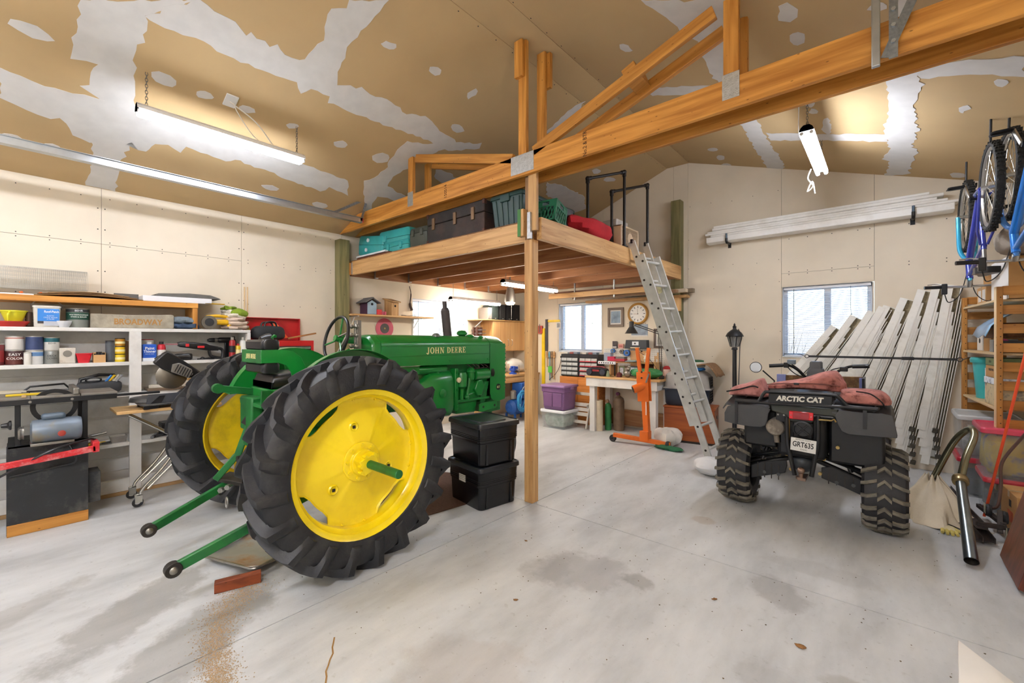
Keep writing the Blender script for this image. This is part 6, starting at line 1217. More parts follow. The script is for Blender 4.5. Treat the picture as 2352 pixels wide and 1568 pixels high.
# ---- on top of the timber shelf
z0_ = 1.8155
def mesh_roll():
    b = MB(); n = 90; P = []
    for k in range(n): a = -.6+k/n*6.0; r = .13-.012*a; P.append((-5.55+r*math.cos(a)*.75, z0_+.135+r*math.sin(a)))
    ny = 130
    for j in range(0, ny+1): y = -1.15+j*(1.58/ny); b.tube([(x, y-.25*max(0, z-z0_-.05)*0, z) for x, z in P[::3]], .0011, n=3, cap=False)
    for x, z in P: b.bar((x, -1.15, z), (x, .43, z), .002, .002)
    return b
o = mesh_roll().build('wire_mesh', M('galvanised mesh', '#b5b1a6', .4, .6), None, smooth=0); tag(o, 'loose roll of galvanised hardware cloth on the top shelf', 'wire mesh', kind='stuff')
for k, (y0, y1, z, c_, lb) in enumerate(((.10, .80, 0, '#8a6a43', 'lowest flattened cardboard sheet on the timber shelf'), (.12, .76, .012, '#7d5c3a', 'middle flattened cardboard sheet on the timber shelf'), (.18, .70, .024, '#94754e', 'uppermost warped cardboard sheet on the timber shelf'))):
    o = MB().grid(lambda u, v: (-5.64+.27*u, y0+(y1-y0)*v, z0_+z+.004+.022*math.sin(PI*v)*(1+.0*u)), 3, 12).build('cardboard_sheet', M('old cardboard %d' % k, c_, .9, var=.15), None, solid=.006); tag(o, lb, 'cardboard', 'flattened cardboard on the timber shelf')
o = MB().bx(-5.62, -5.40, -1.15, .1, z0_, z0_+.012).build('white_board', m_vinyl, None, bev=.002); tag(o, 'flat white board under the wire mesh', 'board')
o = MB().bx(-5.66, -5.38, .80, 1.36, z0_, z0_+.055).build('foam_sheet', M('white foam panel', '#e2e3e6', .5, var=.02), None, bev=.004); tag(o, 'thick white foam panel lying on the timber shelf', 'foam sheet')
t = thing('plastic_cover', 'dark grey curved plastic cover on the white panel', 'cover', (-5.53, 1.18, z0_+.056)); MB().rings([[(x, y, z) for x, z in ((-.14, 0), (-.13, h), (.09, h*.95), (.13, h*.6), (.14, 0))] for y, h in ((-.28, .02), (-.25, .032), (0, .05), (.18, .045), (.25, .02), (.265, .002))]).build('cover', M('dusty dark plastic', '#55534e', .7, var=.2, vs=14), t, bev=.004)
o = MB().bx(-5.62, -5.60, .62, .80, z0_+.03, z0_+.075).build('dark_block', M('grey slate offcut', '#5d5b57', .8), None, bev=.002); tag(o, 'dark grey block end against the wall on the timber shelf', 'block')
o = MB().bx(-5.42, -5.38, 1.3, 1.48, z0_-.035+.036, z0_+.012).build('yellow_level', M('level yellow', '#c79a1d', .4), None, bev=.002); tag(o, 'short yellow and wood level sticking out of the timber shelf end', 'level')
for k in range(3): o = MB().box((-5.43, -.30+.11*k+.33, z0_+.022), (.015, .02, .018), (.4, .3*k, .2)).build('orange_clip', M('orange clip', '#d8672c', .4), None, bev=.002); tag(o, ['leftmost', 'middle', 'rightmost'][k]+' small orange clip on the white board under the mesh', 'clip', 'orange clips')
for k, y in enumerate((1.76, 1.79)): o = MB().bx(XL+.001, XL+.012, y-.005, y+.006, 1.22, 2.06).build('wood_strip', M('pale wood strip', '#d8b98c', .6), None); tag(o, ['left', 'right'][k]+' thin pale wood strip against the left wall above the chest', 'wood strip', 'thin wood strips')
# ---- lower shelves: loose tools
z3, z4 = .9455, .4855
for k, (y0, y1, x, dz) in enumerate(((-.16, .12, -5.42, .0), (-.22, .06, -5.47, .04))):
    o = MB().prism([(x-.04, z3+dz), (x+.04, z3+dz), (x+.045, z3+dz+.035), (x+.04, z3+dz+.035), (x+.035, z3+dz+.005), (x-.035, z3+dz+.005), (x-.04, z3+dz+.035), (x-.045, z3+dz+.035)], y0, y1, 'Y').build('gutter_offcut', M('cream vinyl offcut', '#d0c7b2', .5), None); tag(o, ['short cream gutter offcut on the tool shelf', 'short cream gutter offcut stacked behind the first on the tool shelf'][k], 'gutter offcut', 'gutter offcuts')
t = thing('tool_tray', 'dark open tool tray with yellow handle behind the table saw', 'tray', (-5.47, .18, z3)); MB().rings([[(x, y, z) for x, y in rrect(-a, a, -b_, b_, .02)] for z, a, b_ in ((0, .06, .13), (.06, .07, .15), (.06, .066, .146), (.006, .056, .126))], cap=True).build('tray', m_blk, t); MB().tube([(0, -.14, .06), (.0, -.1, .10), (0, .1, .11), (0, .14, .06)], .008, n=8).build('carry_handle', m_blk, t)
t = thing('tool_bag', 'open grey tool bag with coiled cord and tools beside the upright', 'tool bag', (-5.45, .50, z3)); blob((0, 0, 0), (.18, .30, .12), 51, .07, 22, 10, .55).build('bag', M('black nylon', '#2b2c2e', .7), t)
MB().tube([(0, -.13, .06), (0, -.12, .14), (0, .0, .175), (0, .10, .17), (0, .14, .06)], .014, n=8).build('bag_handle', m_blk, t); MB().tube([(.06+.005*math.sin(3*a), .05*math.cos(a)-.04, .135+.02*math.sin(a)) for a in [k*.4 for k in range(30)]], .007, n=6).build('cord_coil', m_fr, t)
for k, (c_, y, a) in enumerate((('#2f6fb5', .04, .3), ('#d8b021', .06, .5), ('#b9b4a6', .09, .2), ('#8a8d8f', .11, .4))): MB().tube([(.05, y, .11), (.06+.03*a, y+.04, .17)], .010, n=8).build('hand_tool', M('tool grip '+c_, c_, .4), t)
junk = [('plastic_scraper', 'box', 'black', '#26272a', .05, .06, .05, -.02, 'black plastic scraper on the bottom tool shelf'), ('tin_trough', 'tin', 'zinc', '#9b958a', .10, .12, .06, .63, 'small galvanised tin trough on the bottom tool shelf')]
t = thing('tin_trough', 'small galvanised trough on the bottom tool shelf', 'tin', (-5.43, .63, z4)); MB().rings([[(x, y, z) for x, y in rrect(-a, a, -b_, b_, .008)] for z, a, b_ in ((0, .035, .05), (.06, .05, .062), (.06, .047, .059), (.004, .032, .047))]).build('trough', M('dull zinc', '#98928a', .5, .5, var=.25), t)
def handtool(label, cat, y, z, hc, tc, L=.2, rz=0, x=-5.45, head=(.03, .05, .02)):
    t = thing('hand_tool', label, cat, (x, y, z), rz, 'hand tools on the lower shelves'); MB().tube([(0, -L/2, .016), (0, L*.1, .016)], [.014, .012], n=8).build('handle', M('grip '+hc, hc, .5), t); MB().tube([(0, L*.1, .016), (0, L*.4, .016)], .006, n=6).build('shank', m_steel, t); MB().box((0, L*.42, .016), head).build('tool_head', M('head '+tc, tc, .4, .5), t, bev=.003)
handtool('hammer with orange-brown wooden handle leaning on the tool shelf', 'hammer', .36, z4+.01, '#8a5a2a', '#5d4a38', .26, R(-30)); handtool('putty knife with yellow handle on the bottom shelf', 'putty knife', .52, z4, '#d8b021', '#b5b2aa', .2, R(15), -5.41); handtool('black-handled scraper on the bottom shelf', 'scraper', .46, z4, '#222326', '#3a3a3a', .2, R(-10), -5.40, (.05, .06, .01)); handtool('chisel with dark handle lying on the bottom shelf', 'chisel', .30, z4, '#1f1f22', '#8e8b84', .24, R(60), -5.45)
handtool('screwdriver with grey handle on the shelf behind the miter saw', 'screwdriver', .90, z4, '#77787a', '#8e8b84', .22, R(70)); handtool('black pry tool on the bottom shelf right of the upright', 'pry tool', .98, z4, '#1f1f22', '#33302c', .25, R(40))
q = MB(); q.cyl((-5.47, .05, z4+.02), (-5.44, .55, z4+.10), .012, n=8); o = q.build('steel_pipe', m_steel, None); tag(o, 'grey steel pipe lying among the tools on the bottom shelf', 'pipe')
t = thing('black_box', 'black toolbox on the bottom shelf right of the upright', 'box', (-5.5, 1.05, z4)); MB().bx(-.08, .08, -.1, .1, 0, .13).build('box_body', m_blk, t, bev=.006); MB().bx(-.082, .082, -.102, .102, .10, .112).build('lid_rim', m_fr, t, bev=.002)
t = thing('junk_tray', 'cluttered tray of white boxes and scraps behind the miter saw', 'tray', (-5.45, 1.05, z3)); MB().bx(-.10, .10, -.22, .26, 0, .025).build('tray', M('stained board', '#6b5a48', .8), t, bev=.002)
for k, (y, z, dx, dy, dz, c_) in enumerate(((-.12, .025, .1, .14, .03, '#b9b2a2'), (.0, .025, .1, .1, .07, '#d9d8dc'), (.12, .025, .12, .14, .05, '#cfc8b8'), (-.05, .056, .08, .16, .02, '#8a8578'), (.17, .08, .08, .1, .02, '#b98f55'))): MB().box((.02, y, z+dz/2), (dx, dy, dz), (0, 0, .2*(k-2))).build('scrap', M('scrap '+c_, c_, .7), t, bev=.003)
# ---- table saw on a black stand
ts = thing('table_saw', 'old table saw with grey motor on a black plywood stand', 'table saw', (-4.84, .17, 0))
def tsb(name, b, m, bev=.003, root=None): return b.build(name, m, root or ts, bev=bev)
m_bply = M('scuffed black plywood', '#232527', .65, var=.2, vs=5, dirt='#6d6a62', dirt_amt=.45, dirt_s=5)
tsb('stand_front', MB().bx(-.02, 0, -.215, .213, .08, .66), m_bply); tsb('stand_side', MB().bx(-.45, -.02, .193, .213, .0, .62), m_bply); tsb('stand_side', MB().bx(-.45, -.02, -.215, -.195, .0, .62), m_bply); tsb('foot_rail', MB().bx(-.03, .012, -.213, .213, 0, .082), w_ax[1]); tsb('stand_top', MB().bx(-.48, .0, -.21, .215, .64, .66), m_bply)
tsb('shelf_block', MB().bx(-.25, -.05, .215, .29, .12, .36), m_bply)
m_cast = M('worn cast iron table', '#8a857c', .5, .5, var=.25, vs=6, dirt='#5d4a3a', dirt_amt=.5, dirt_s=7)
for y0, y1 in ((-.75, -.10), (-.095, .165), (.17, .385)): tsb('table_plate', MB().bx(-.42, .02, y0, y1, .985, 1.015), m_cast)
tsb('front_rail', MB().bx(.02, .035, -.75, .38, .96, 1.0), m_fr); tsb('extension_bar', MB().bx(.01, .035, .38, .66, .975, .995), m_fr)
for y in (-.1, .12): tsb('rail_screw', MB().cyl((.034, y, .98), (.039, y, .98), .01, n=10), m_steel)
tsb('rip_fence', MB().bx(-.42, .04, .125, .16, 1.015, 1.065), m_steel, .006)
for y, x in ((-.16, .0), (.195, .0), (-.16, -.4), (.195, -.4)): tsb('stand_post', MB().bx(x-.03, x, y-.015, y+.015, .66, .985), m_fr)
q = MB(); q.lathe([(.06, -.13), (.085, -.12), (.09, -.05), (.09, .12), (.08, .14), (.05, .145)], 28, (.03, .03, .755), 'Y'); mo = tsb('motor', q, M('worn blue-grey motor', '#7b8794', .45, .4, var=.2, dirt='#8a7a4a', dirt_amt=.6, dirt_s=8), 0)
tsb('capacitor_cover', MB().bx(-.01, .07, -.045, .085, .835, .885), M('slate capacitor cover', '#5d6b78', .4, .3), .02, root=mo); tsb('red_button', MB().lathe([(.022, .118), (.022, .126), (.012, .128), (.012, .134), (0, .134)], 16, (0, .06, .735), 'X'), M('red button', '#a83a2c', .4), 0, root=mo); tsb('drive_pulley', MB().lathe([(.04, -.19), (.05, -.18), (.045, -.17), (.05, -.16)], 20, (.03, .03, .755), 'Y'), m_steel, 0, root=mo); tsb('motor_mount', MB().bx(-.06, .10, -.10, .13, .655, .675), m_steel, .003, root=mo)
tsb('hand_wheel', MB().lathe([(.015, 0), (.02, .03), (.035, .04), (.035, .05), (0, .052)], 8, (.02, -.24, .82), 'Y'), m_blk, .003); tsb('gear_arc', MB().lathe([(.10, -.008), (.13, -.008), (.13, .008), (.10, .008)], 32, (-.06, .03, .93), 'X', close=True), m_fr, 0)
rl = tsb('safety_rail', MB().bar((.14, -.28, .545), (.14, .245, .59), .03, .045), M('red painted steel', '#c8232a', .4, dirt='#e6d8d2', dirt_amt=.3, dirt_s=16), .004)
for y, z in ((-.28, .545), (.245, .59)): tsb('rail_arm', MB().bx(.0, .155, y-.02, y+.02, z-.03, z+.05), M('red painted steel', '#c8232a'), .004, root=rl)
q = MB(); q.tube(smooth_path([(.02, .25, .64), (.1, .20, .66), (.16, .0, .62), (.12, -.2, .5), (.1, -.28, .45)]), .008, n=6); q.tube(smooth_path([(.02, .1, .64), (.06, .14, .5), (.02, .05, .47), (.02, -.2, .44)]), .007, n=6); tsb('power_cord', q, m_blk, 0)
t = thing('push_tool', 'yellow miter gauge bar lying on the table saw', 'gauge', (-4.98, .04, 1.0155)); MB().bx(-.015, .015, -.09, .09, 0, .016).build('head', M('gauge yellow', '#d3b51c', .4), t, bev=.003); MB().bx(.015, .17, -.012, .012, 0, .008).build('bar', M('wood bar', '#b99c6a', .6), t, bev=.002)
# ---- rolling cart and miter saw
ct = thing('rolling_stand', 'folding chrome stand with wooden top and casters', 'stand', (-4.95, .85, 0))
MB().bx(-.28, .13, -.30, .45, .815, .84).build('top_board', wood('pale laminated board', '#c79d63', '#dfbb82', 1, .8), ct, bev=.004)
m_ch2 = M('satin chrome tube', '#b9b7b0', .25, .9)
for x in (-.22, .08):
    MB().tube(smooth_path([(x, .30, .80), (x, .05, .36), (x, -.12, .16), (x, -.145, .10)], 5), .012, n=10).build('leg', m_ch2, ct); MB().tube(smooth_path([(x+.03, .34, .62), (x+.03, .12, .38), (x+.03, -.10, .15)], 4), .011, n=8).build('brace', m_ch2, ct); MB().tube(smooth_path([(x, -.22, .80), (x, .05, .60), (x, .35, .36), (x, .5, .1)], 5), .012, n=10).build('leg', m_ch2, ct)
    for y in (-.15, .5):
        q = MB(); q.bx(x-.016, x-.012, y-.03, y+.02, .04, .11); q.bx(x+.012, x+.016, y-.03, y+.02, .04, .11); q.bx(x-.016, x+.016, y-.02, y+.02, .10, .112); cf = q.build('caster_fork', m_ch2, ct, bev=.002); MB().lathe([(.02, -.01), (.036, -.011), (.04, 0), (.036, .011), (.02, .01)], 20, (x, y-.01, .0405), 'X', close=True).build('caster_wheel', m_at, cf)
ms = thing('miter_saw', 'black compound miter saw on the rolling stand', 'miter saw', (-4.95, .92, .8405))
m_msb = M('dusty black casting', '#3b3b3c', .55, .3, var=.2, dirt='#77736a', dirt_amt=.4)
MB().rings([[(x, y, z) for x, y in rrect(-.18, .16, -.22, .10, .04)] for z in (.03, .045)]).build('base_plate', m_msb, ms, bev=.003); MB().prism([(-.18, .045), (.10, .045), (.115, .125), (-.165, .125)], .10, .12, 'X').build('fence', M('scuffed slate fence', '#4d5056', .5, .4), ms, bev=.003)
MB().lathe([(.10, .045), (.13, .05), (.12, .085), (.10, .09)], 28, (-.08, -.14, 0)).build('turntable', m_msb, ms); MB().prism([(-.20, 0), (-.10, 0), (-.05, .11), (-.09, .11)], .122, .13, 'X').build('fence_foot', m_blk, ms)
for x, y in ((-.15, -.18), (.13, -.18), (-.15, .06), (.13, .06)): MB().bx(x-.02, x+.02, y-.02, y+.02, 0, .031).build('foot', m_blk, ms)
MB().bar((-.06, .06, .06), (-.06, .30, .25), .05, .06).build('arm', m_msb, ms, bev=.008); MB().bar((-.06, .33, .20), (-.06, .10, .34), .045, .07).build('arm', m_msb, ms, bev=.008)
hd_ = MB().prism([(.24, .22), (.26, .27), (.05, .45), (-.02, .50), (-.05, .48), (-.12, .40), (-.06, .34), (.04, .28)], -.02, .06, 'X').build('saw_head', m_blk, ms, bev=.012)
MB().prism([(.0, .31), (.12, .25), (.16, .28), (.15, .33), (.06, .39), (.01, .38)], .06, .10, 'X').build('motor_cover', M('grey vented plastic', '#6b675f', .6), hd_, bev=.006)
for k in range(7): MB().box((.102, .035+.018*k, .345-.0105*k), (.006, .006, .07), (R(-25), 0, 0)).build('vent_slat', m_blk, hd_)
MB().lathe([(.0, -.002), (.115, -.002), (.118, 0), (.115, .002), (0, .002)], 40, (.0, .02, .27), 'X').build('saw_blade', M('dull saw blade', '#7d776c', .35, .8), ms); MB().tube(smooth_path([(.02, -.10, .42), (.02, -.06, .45), (.02, .0, .47)]), .018, n=10).build('grip', m_blk, hd_)
# ---- red tool chest with open lid
tc_ = thing('tool_chest', 'red steel tool chest with open lid', 'tool chest', (-5.48, 2.07, 0))
m_redc = M('red chest enamel', '#b81d1f', .35, var=.08, coat=.3)
MB().bx(-.2, .18, -.33, .33, .06, 1.43).build('chest_body', m_redc, tc_, bev=.006); MB().bx(-.205, -.185, -.34, .30, 1.43, 1.705).build('lid', m_redc, tc_, bev=.004)
for q in ((-.185, -.14, -.34, -.33, 1.43, 1.705), (-.185, -.14, .29, .30, 1.43, 1.705), (-.185, -.14, -.34, .30, 1.695, 1.705)): MB().bx(*q).build('lid_flange', m_redc, tc_, bev=.002)
for k in range(9):
    z = 1.30-.14*k if k else 1.31; dw = MB().bx(.18, .19, -.31, .29, z-.055, z+.055).build('drawer', M('dark drawer gap', '#2a2628', .5), tc_, bev=.002); MB().bx(.188, .20, -.30, .28, z+.02, z+.045).build('drawer_pull', M('chrome trim', '#c9cac8', .2, .9), dw, bev=.003)
for y in (-.30, .30):
    q = MB(); q.cyl((-.1, y*.9, .03), (-.06, y*.9, .03), .03, n=14); q.cyl((.08, y*.9, .03), (.12, y*.9, .03), .03, n=14)
    for x in (-.08, .10): MB().cyl((x-.02, y*.9, .031), (x+.02, y*.9, .031), .03, n=14).build('caster', m_blk, tc_)
bg_ = thing('duffel_tool_bag', 'black duffel tool bag on top of the red chest', 'bag', (-5.42, 1.92, 1.4305)); blob((0, 0, 0), (.20, .34, .17), 61, .05, 26, 12, .55).build('bag', M('black bag cloth', '#1d2024', .7, bump=.2, bs=80), bg_)
for x in (-.05, .06): MB().tube(smooth_path([(x, -.06, .15), (x, -.04, .205), (x, .05, .21), (x, .08, .15)]), .011, n=8).build('bag_handle', m_blk, bg_)
sv = thing('warning_triangle', 'orange slow vehicle triangle with red border in the chest lid', 'sign', (-5.60, 2.08, 1.43)); T_ = Matrix.Rotation(R(-12), 4, 'Y')
MB(T_).prism([(-.17, .005), (.17, .005), (.20, .03), (.03, .27), (-.03, .27), (-.20, .03)], .0, .004, 'X').build('red_border', M('reflective red', '#a01a20', .4), sv); MB(T_).prism([(-.14, .03), (.14, .03), (0, .24)], .004, .006, 'X').build('orange_center', M('fluorescent orange', '#f0672f', .5), sv)
o = MB().bar((-5.40, 2.13, 1.455), (-5.38, 2.46, 1.52), .03, .018).build('wood_stick', wood('stick', '#8a5a2a', '#b58045', 1), None, bev=.002); tag(o, 'brown wooden stick lying across the chest top', 'stick')
o = MB().bx(-5.55, -5.50, 1.72, 1.76, 1.4305, 1.58).build('mustard_block', M('mustard box', '#c79a2a', .6), None, bev=.004); tag(o, 'mustard yellow box beside the black duffel on the chest', 'box')
# ================================================================ things stored on the loft
LZ = ZB1
m_teal = M('teal plastic', '#1c8585', .4, var=.08)
def case(name, label, x0, x1, y0, y1, z0, z1, mat, split=.5, rot=(0, 0, 0), latches=2, cat='case', rnd=.03, root_z=None):
    cx, cy = (x0+x1)/2, (y0+y1)/2; a, b_, h = (x1-x0)/2, (y1-y0)/2, z1-z0; t = thing(name, label, cat, (cx, cy, z0)); t.rotation_euler = rot
    def rr(s, z): return [(x, y, z) for x, y in rrect(-a*s, a*s, -b_*s, b_*s, rnd)]
    MB().rings([rr(.93, 0), rr(.97, .015), rr(1, h*split-.006), rr(.96, h*split-.003)]).build('case_base', mat, t); MB().rings([rr(.96, h*split-.002), rr(1, h*split), rr(.97, h-.02), rr(.92, h)]).build('case_lid', mat, t)
    for k in range(latches): x = -a*.5+a*(k/(max(1, latches-1))); MB().bx(x-.025, x+.025, -b_-.014, -b_+.005, h*split-.04, h*split+.035).build('latch', mat, t, bev=.004)
    return t
t = case('hard_case', 'teal hard case tilted against the wall at the loft left end', -5.60, -4.98, 3.14, 3.5, LZ+.06, LZ+.32, m_teal, .55, (0, R(8), 0), 0)
for x, z in ((-.05, .2), (-.08, .07)): MB().cyl((x, -.19, z), (x, -.175, z), .026, n=14).build('screw_cap', m_vinyl, t)
o = MB().bx(-5.52, -4.72, 3.09, 3.5, LZ, LZ+.035).build('brown_board', wood('mahogany board', '#5d3020', '#7d4530', 0), None, bev=.003); tag(o, 'reddish brown board under the teal case on the loft', 'board'); o = MB().bx(-5.50, -4.80, 3.07, 3.12, LZ+.036, LZ+.058).build('white_shelf_board', m_vinyl, None, bev=.003); tag(o, 'narrow white board on the loft edge below the teal case', 'board')
case('hard_case', 'teal hard case lying second from the wall on the loft', -4.95, -4.40, 3.13, 3.5, LZ, LZ+.16, m_teal, .6, (0, 0, 0), 2); case('hard_case', 'teal clamshell case on top of the second teal case on the loft', -5.10, -4.42, 3.16, 3.5, LZ+.165, LZ+.325, m_teal, .35, (0, R(2), 0), 1)
case('army_case', 'olive grey latched case between teal cases and the trunk', -4.36, -4.02, 3.12, 3.5, LZ, LZ+.25, M('olive grey plastic', '#454a42', .5), .75, (0, 0, 0), 2)
t = thing('steamer_trunk', 'worn black steamer trunk with brass latches on the loft edge', 'trunk', (-3.53, 3.38, LZ)); m_trk2 = M('worn black leatherette', '#2c2725', .7, var=.35, vs=9, bump=.2, bs=50, dirt='#5d4038', dirt_amt=.5)
MB().bx(-.46, .46, -.27, .27, 0, .22).build('trunk_body', m_trk2, t, bev=.008); MB().bx(-.462, .462, -.272, .272, .224, .345).build('trunk_lid', m_trk2, t, bev=.01)
for x in (-.34, .02, .30): MB().bx(x-.022, x+.022, -.285, -.27, .16, .29).build('latch', M('dull brass', '#7a624a', .45, .6), t, bev=.003)
for x in (-.462, .44):
    for z in (0, .30): MB().bx(x-.004, x+.028, -.278, -.24, z, z+.05).build('corner_cap', M('rusty brown corner', '#5a3a30', .6, .3), t, bev=.004)
MB().tube(smooth_path([(.467, -.08, .18), (.49, -.04, .15), (.49, .04, .15), (.467, .08, .18)]), .01, n=6).build('side_handle', m_dark, t)
m_dg = M('dark green plastic', '#1f3f3c', .45, var=.1)
def ribtote(label, x0, x1, y0, y1, z0, z1, mat, rot=(0, 0, 0)):
    cx, cy = (x0+x1)/2, (y0+y1)/2; a, b_, h = (x1-x0)/2, (y1-y0)/2, z1-z0; t = thing('storage_tote', label, 'storage bin', (cx, cy, z0)); t.rotation_euler = rot
    def rr(s, z): return [(x, y, z) for x, y in rrect(-a*s, a*s, -b_*s, b_*s, .03)]
    MB().rings([rr(.80, 0), rr(.84, .0), rr(.95, h-.05)]).build('tub', mat, t)
    for k in range(5): x = -a*.7+a*1.4*k/4; MB().bar((x*.86, -b_*.845, .01), (x, -b_*.955, h-.06), .05, .012).build('rib', mat, t, bev=.003)
    MB().rings([rr(.96, h-.05), rr(1.0, h-.048), rr(1.0, h-.02), rr(.95, h-.005), rr(.9, h)]).build('lid', mat, t, bev=.003); MB().bx(-.06, .06, -b_-.01, -b_+.02, h-.09, h-.02).build('latch', mat, t, bev=.004)
ribtote('dark green ribbed tote beside the trunk on the loft', -3.03, -2.60, 3.14, 3.62, LZ, LZ+.36, m_dg); ribtote('dark green tote standing behind the first dark green tote', -3.1, -2.68, 3.7, 4.2, LZ, LZ+.40, m_dg)
o = thing('grey_bin', 'dark grey bin behind the milk crate on the loft', 'bin', (-2.58, 3.66, LZ)); MB().rings([[(x, y, z) for x, y in rrect(-a, a, -a, a, .03)] for z, a in ((0, .12), (.22, .14), (.25, .14))]).build('bin_body', M('charcoal plastic', '#2f3136', .5), o)
ck = thing('milk_crate', 'green plastic milk crate tipped on the loft corner', 'crate', (-2.47, 3.40, LZ+.02), 0); ck.rotation_euler = (R(-14), 0, R(8)); ck.scale = (.72, .72, .8); m_ck = M('green crate plastic', '#1d6b4c', .45)
def crate_side(T):
    b = MB(T)
    for z in (0, .25): b.bx(-.16, .16, -.008, .008, z, z+.022)
    for x in (-.16, .135): b.bx(x, x+.025, -.008, .008, 0, .27)
    b.bx(-.16, .16, -.006, .006, .18, .2); b.bx(-.16, -.05, -.006, .006, .2, .26); b.bx(.05, .16, -.006, .006, .2, .26)
    for k in range(5):
        x = -.13+.052*k; b.bar((x, 0, .02), (x+.05, 0, .18), .008, .012); b.bar((x+.05, 0, .02), (x, 0, .18), .008, .012)
    return b
for k, (dx, dy, rz) in enumerate(((0, -.155, 0), (0, .155, 0), (-.155, 0, 90), (.155, 0, 90))): crate_side(Matrix.Translation((dx, dy, 0)) @ Matrix.Rotation(R(rz), 4, 'Z')).build('crate_side', m_ck, ck, smooth=0)
q = MB()
for k in range(7): q.bx(-.15, .15, -.15+.046*k, -.135+.046*k, 0, .008); q.bx(-.15+.046*k, -.135+.046*k, -.15, .15, 0, .008)
q.build('crate_base', m_ck, ck, smooth=0)
m_pipe = M('black iron pipe', '#201b19', .45, .3)
def pipe_rail(label, y0, y1, x):
    t = thing('pipe_rail', label, 'railing', (x, (y0+y1)/2, LZ)); h = .60 if 0 else .70; d = (y1-y0)/2
    for s in (-1, 1): MB().cyl((0, s*d, 0), (0, s*d, h), .0165, n=12).build('pipe_upright', m_pipe, t); MB().lathe([(.045, 0), (.045, .008), (.024, .01), (.024, .03)], 16, (0, s*d, 0)).build('floor_flange', m_pipe, t); q = MB(); q.ball((0, s*d, h), .026); q.cyl((0, s*d, h-.05), (0, s*d, h), .023, n=12); q.cyl((0, s*d, h), (0, s*(d-.05), h), .023, n=12); q.build('elbow', m_pipe, t)
    MB().cyl((0, -d, h), (0, d, h), .0165, n=12).build('pipe_top', m_pipe, t)
pipe_rail('black pipe railing hoop nearer the loft corner post', 3.84, 4.62, -2.33) if 0 else None
t = thing('pipe_rail', 'black pipe grab hoop nearer the loft corner post', 'railing', (-2.33, 4.24, LZ)); 
def hoop(t, p0, p1, z0h, z1h):
    p0 = Vector(p0); p1 = Vector(p1); a = p0+Vector((0, 0, z0h)); b_ = p1+Vector((0, 0, z1h))
    for p, q_ in ((p0, a), (p1, b_)): MB().cyl(p, q_, .0165, n=12).build('pipe_upright', m_pipe, t); MB().lathe([(.045, 0), (.045, .008), (.024, .01), (.024, .03)], 16, p).build('floor_flange', m_pipe, t)
    for p, d in ((a, b_-a), (b_, a-b_)): d = d.normalized(); k = MB(); k.ball(p, .027); k.cyl(p-Vector((0, 0, .05)), p, .023, n=12); k.cyl(p, p+d*.05, .023, n=12); k.build('elbow', m_pipe, t)
    MB().cyl(a, b_, .0165, n=12).build('pipe_top', m_pipe, t)
hoop(t, (-.17, -.073, 0), (.02, .43, 0), .707, .878)
t = thing('pipe_rail', 'black pipe grab hoop nearer the ladder on the loft', 'railing', (-2.33, 4.85, LZ)); hoop(t, (-.17, -.129, 0), (.02, .467, 0), .705, .90)
o = blob((0, 0, 0), (.42, 1.0, .22), 71, .16, 26, 10, .75).build('red_blanket', M('red cloth', '#a81722', .9, var=.15, bump=.3, bs=40), None); o.location = (-2.50, 4.15, LZ); tag(o, 'crumpled red blanket on the loft edge', 'blanket')
o = blob((0, 0, 0), (.6, .8, .38), 72, .14, 26, 12, .8).build('garment_bag', M('pale grey plastic film', '#b9aea2', .5, var=.1, bump=.3, bs=30), None); o.location = (-2.85, 4.55, LZ); tag(o, 'pale crumpled plastic bag on the loft behind the red blanket', 'bag')
bf = thing('box_fan', 'beige box fan standing on the loft near the ladder', 'fan', (-2.42, 4.95, LZ)); m_fan = M('beige fan plastic', '#c9b091', .5)
for q in ((-.05, .05, -.24, .24, 0, .02), (-.05, .05, -.24, .24, .27, .29), (-.05, .05, -.24, -.22, 0, .29), (-.05, .05, .22, .24, 0, .29)): MB().bx(*q).build('fan_frame', m_fan, bf, bev=.006)
q = MB()
for k in range(22): q.bx(.046, .05, -.215+.02*k, -.208+.02*k, .02, .27)
for k in range(5): q.bx(.044, .048, -.22, .22, .05+.045*k, .053+.045*k)
struct(q.build('grille', m_fan, bf, smooth=0), 'stuff'); MB().bx(-.04, .0, -.21, .21, .03, .26).build('fan_interior', m_dark, bf); MB().lathe([(.07, .051), (.05, .056), (0, .057)], 16, (0, 0, .15), 'X').build('fan_hub', m_fan, bf)
t = thing('clear_bin', 'small clear plastic bin behind the box fan', 'bin', (-2.62, 5.05, LZ)); MB().rings([[(x, y, z) for x, y in rrect(-a, a, -b_, b_, .02)] for z, a, b_ in ((.0, .08, .13), (.42, .10, .16), (.42, .095, .155), (.01, .075, .125))], cap=True).build('tub', M('milky plastic', '#c9c2bb', .3, alpha=.7), t)
t = thing('speaker_cabinet', 'dark box on the loft between the bag and clear bin', 'box', (-2.95, 5.15, LZ)); MB().bx(-.15, .15, -.14, .14, 0, .42).build('cabinet', m_blk, t, bev=.01)
t = thing('black_helmet', 'black rounded object resting on the truss diagonal behind the gusset', 'hat', (-2.9, 3.6, LZ+.0)) if 0 else None
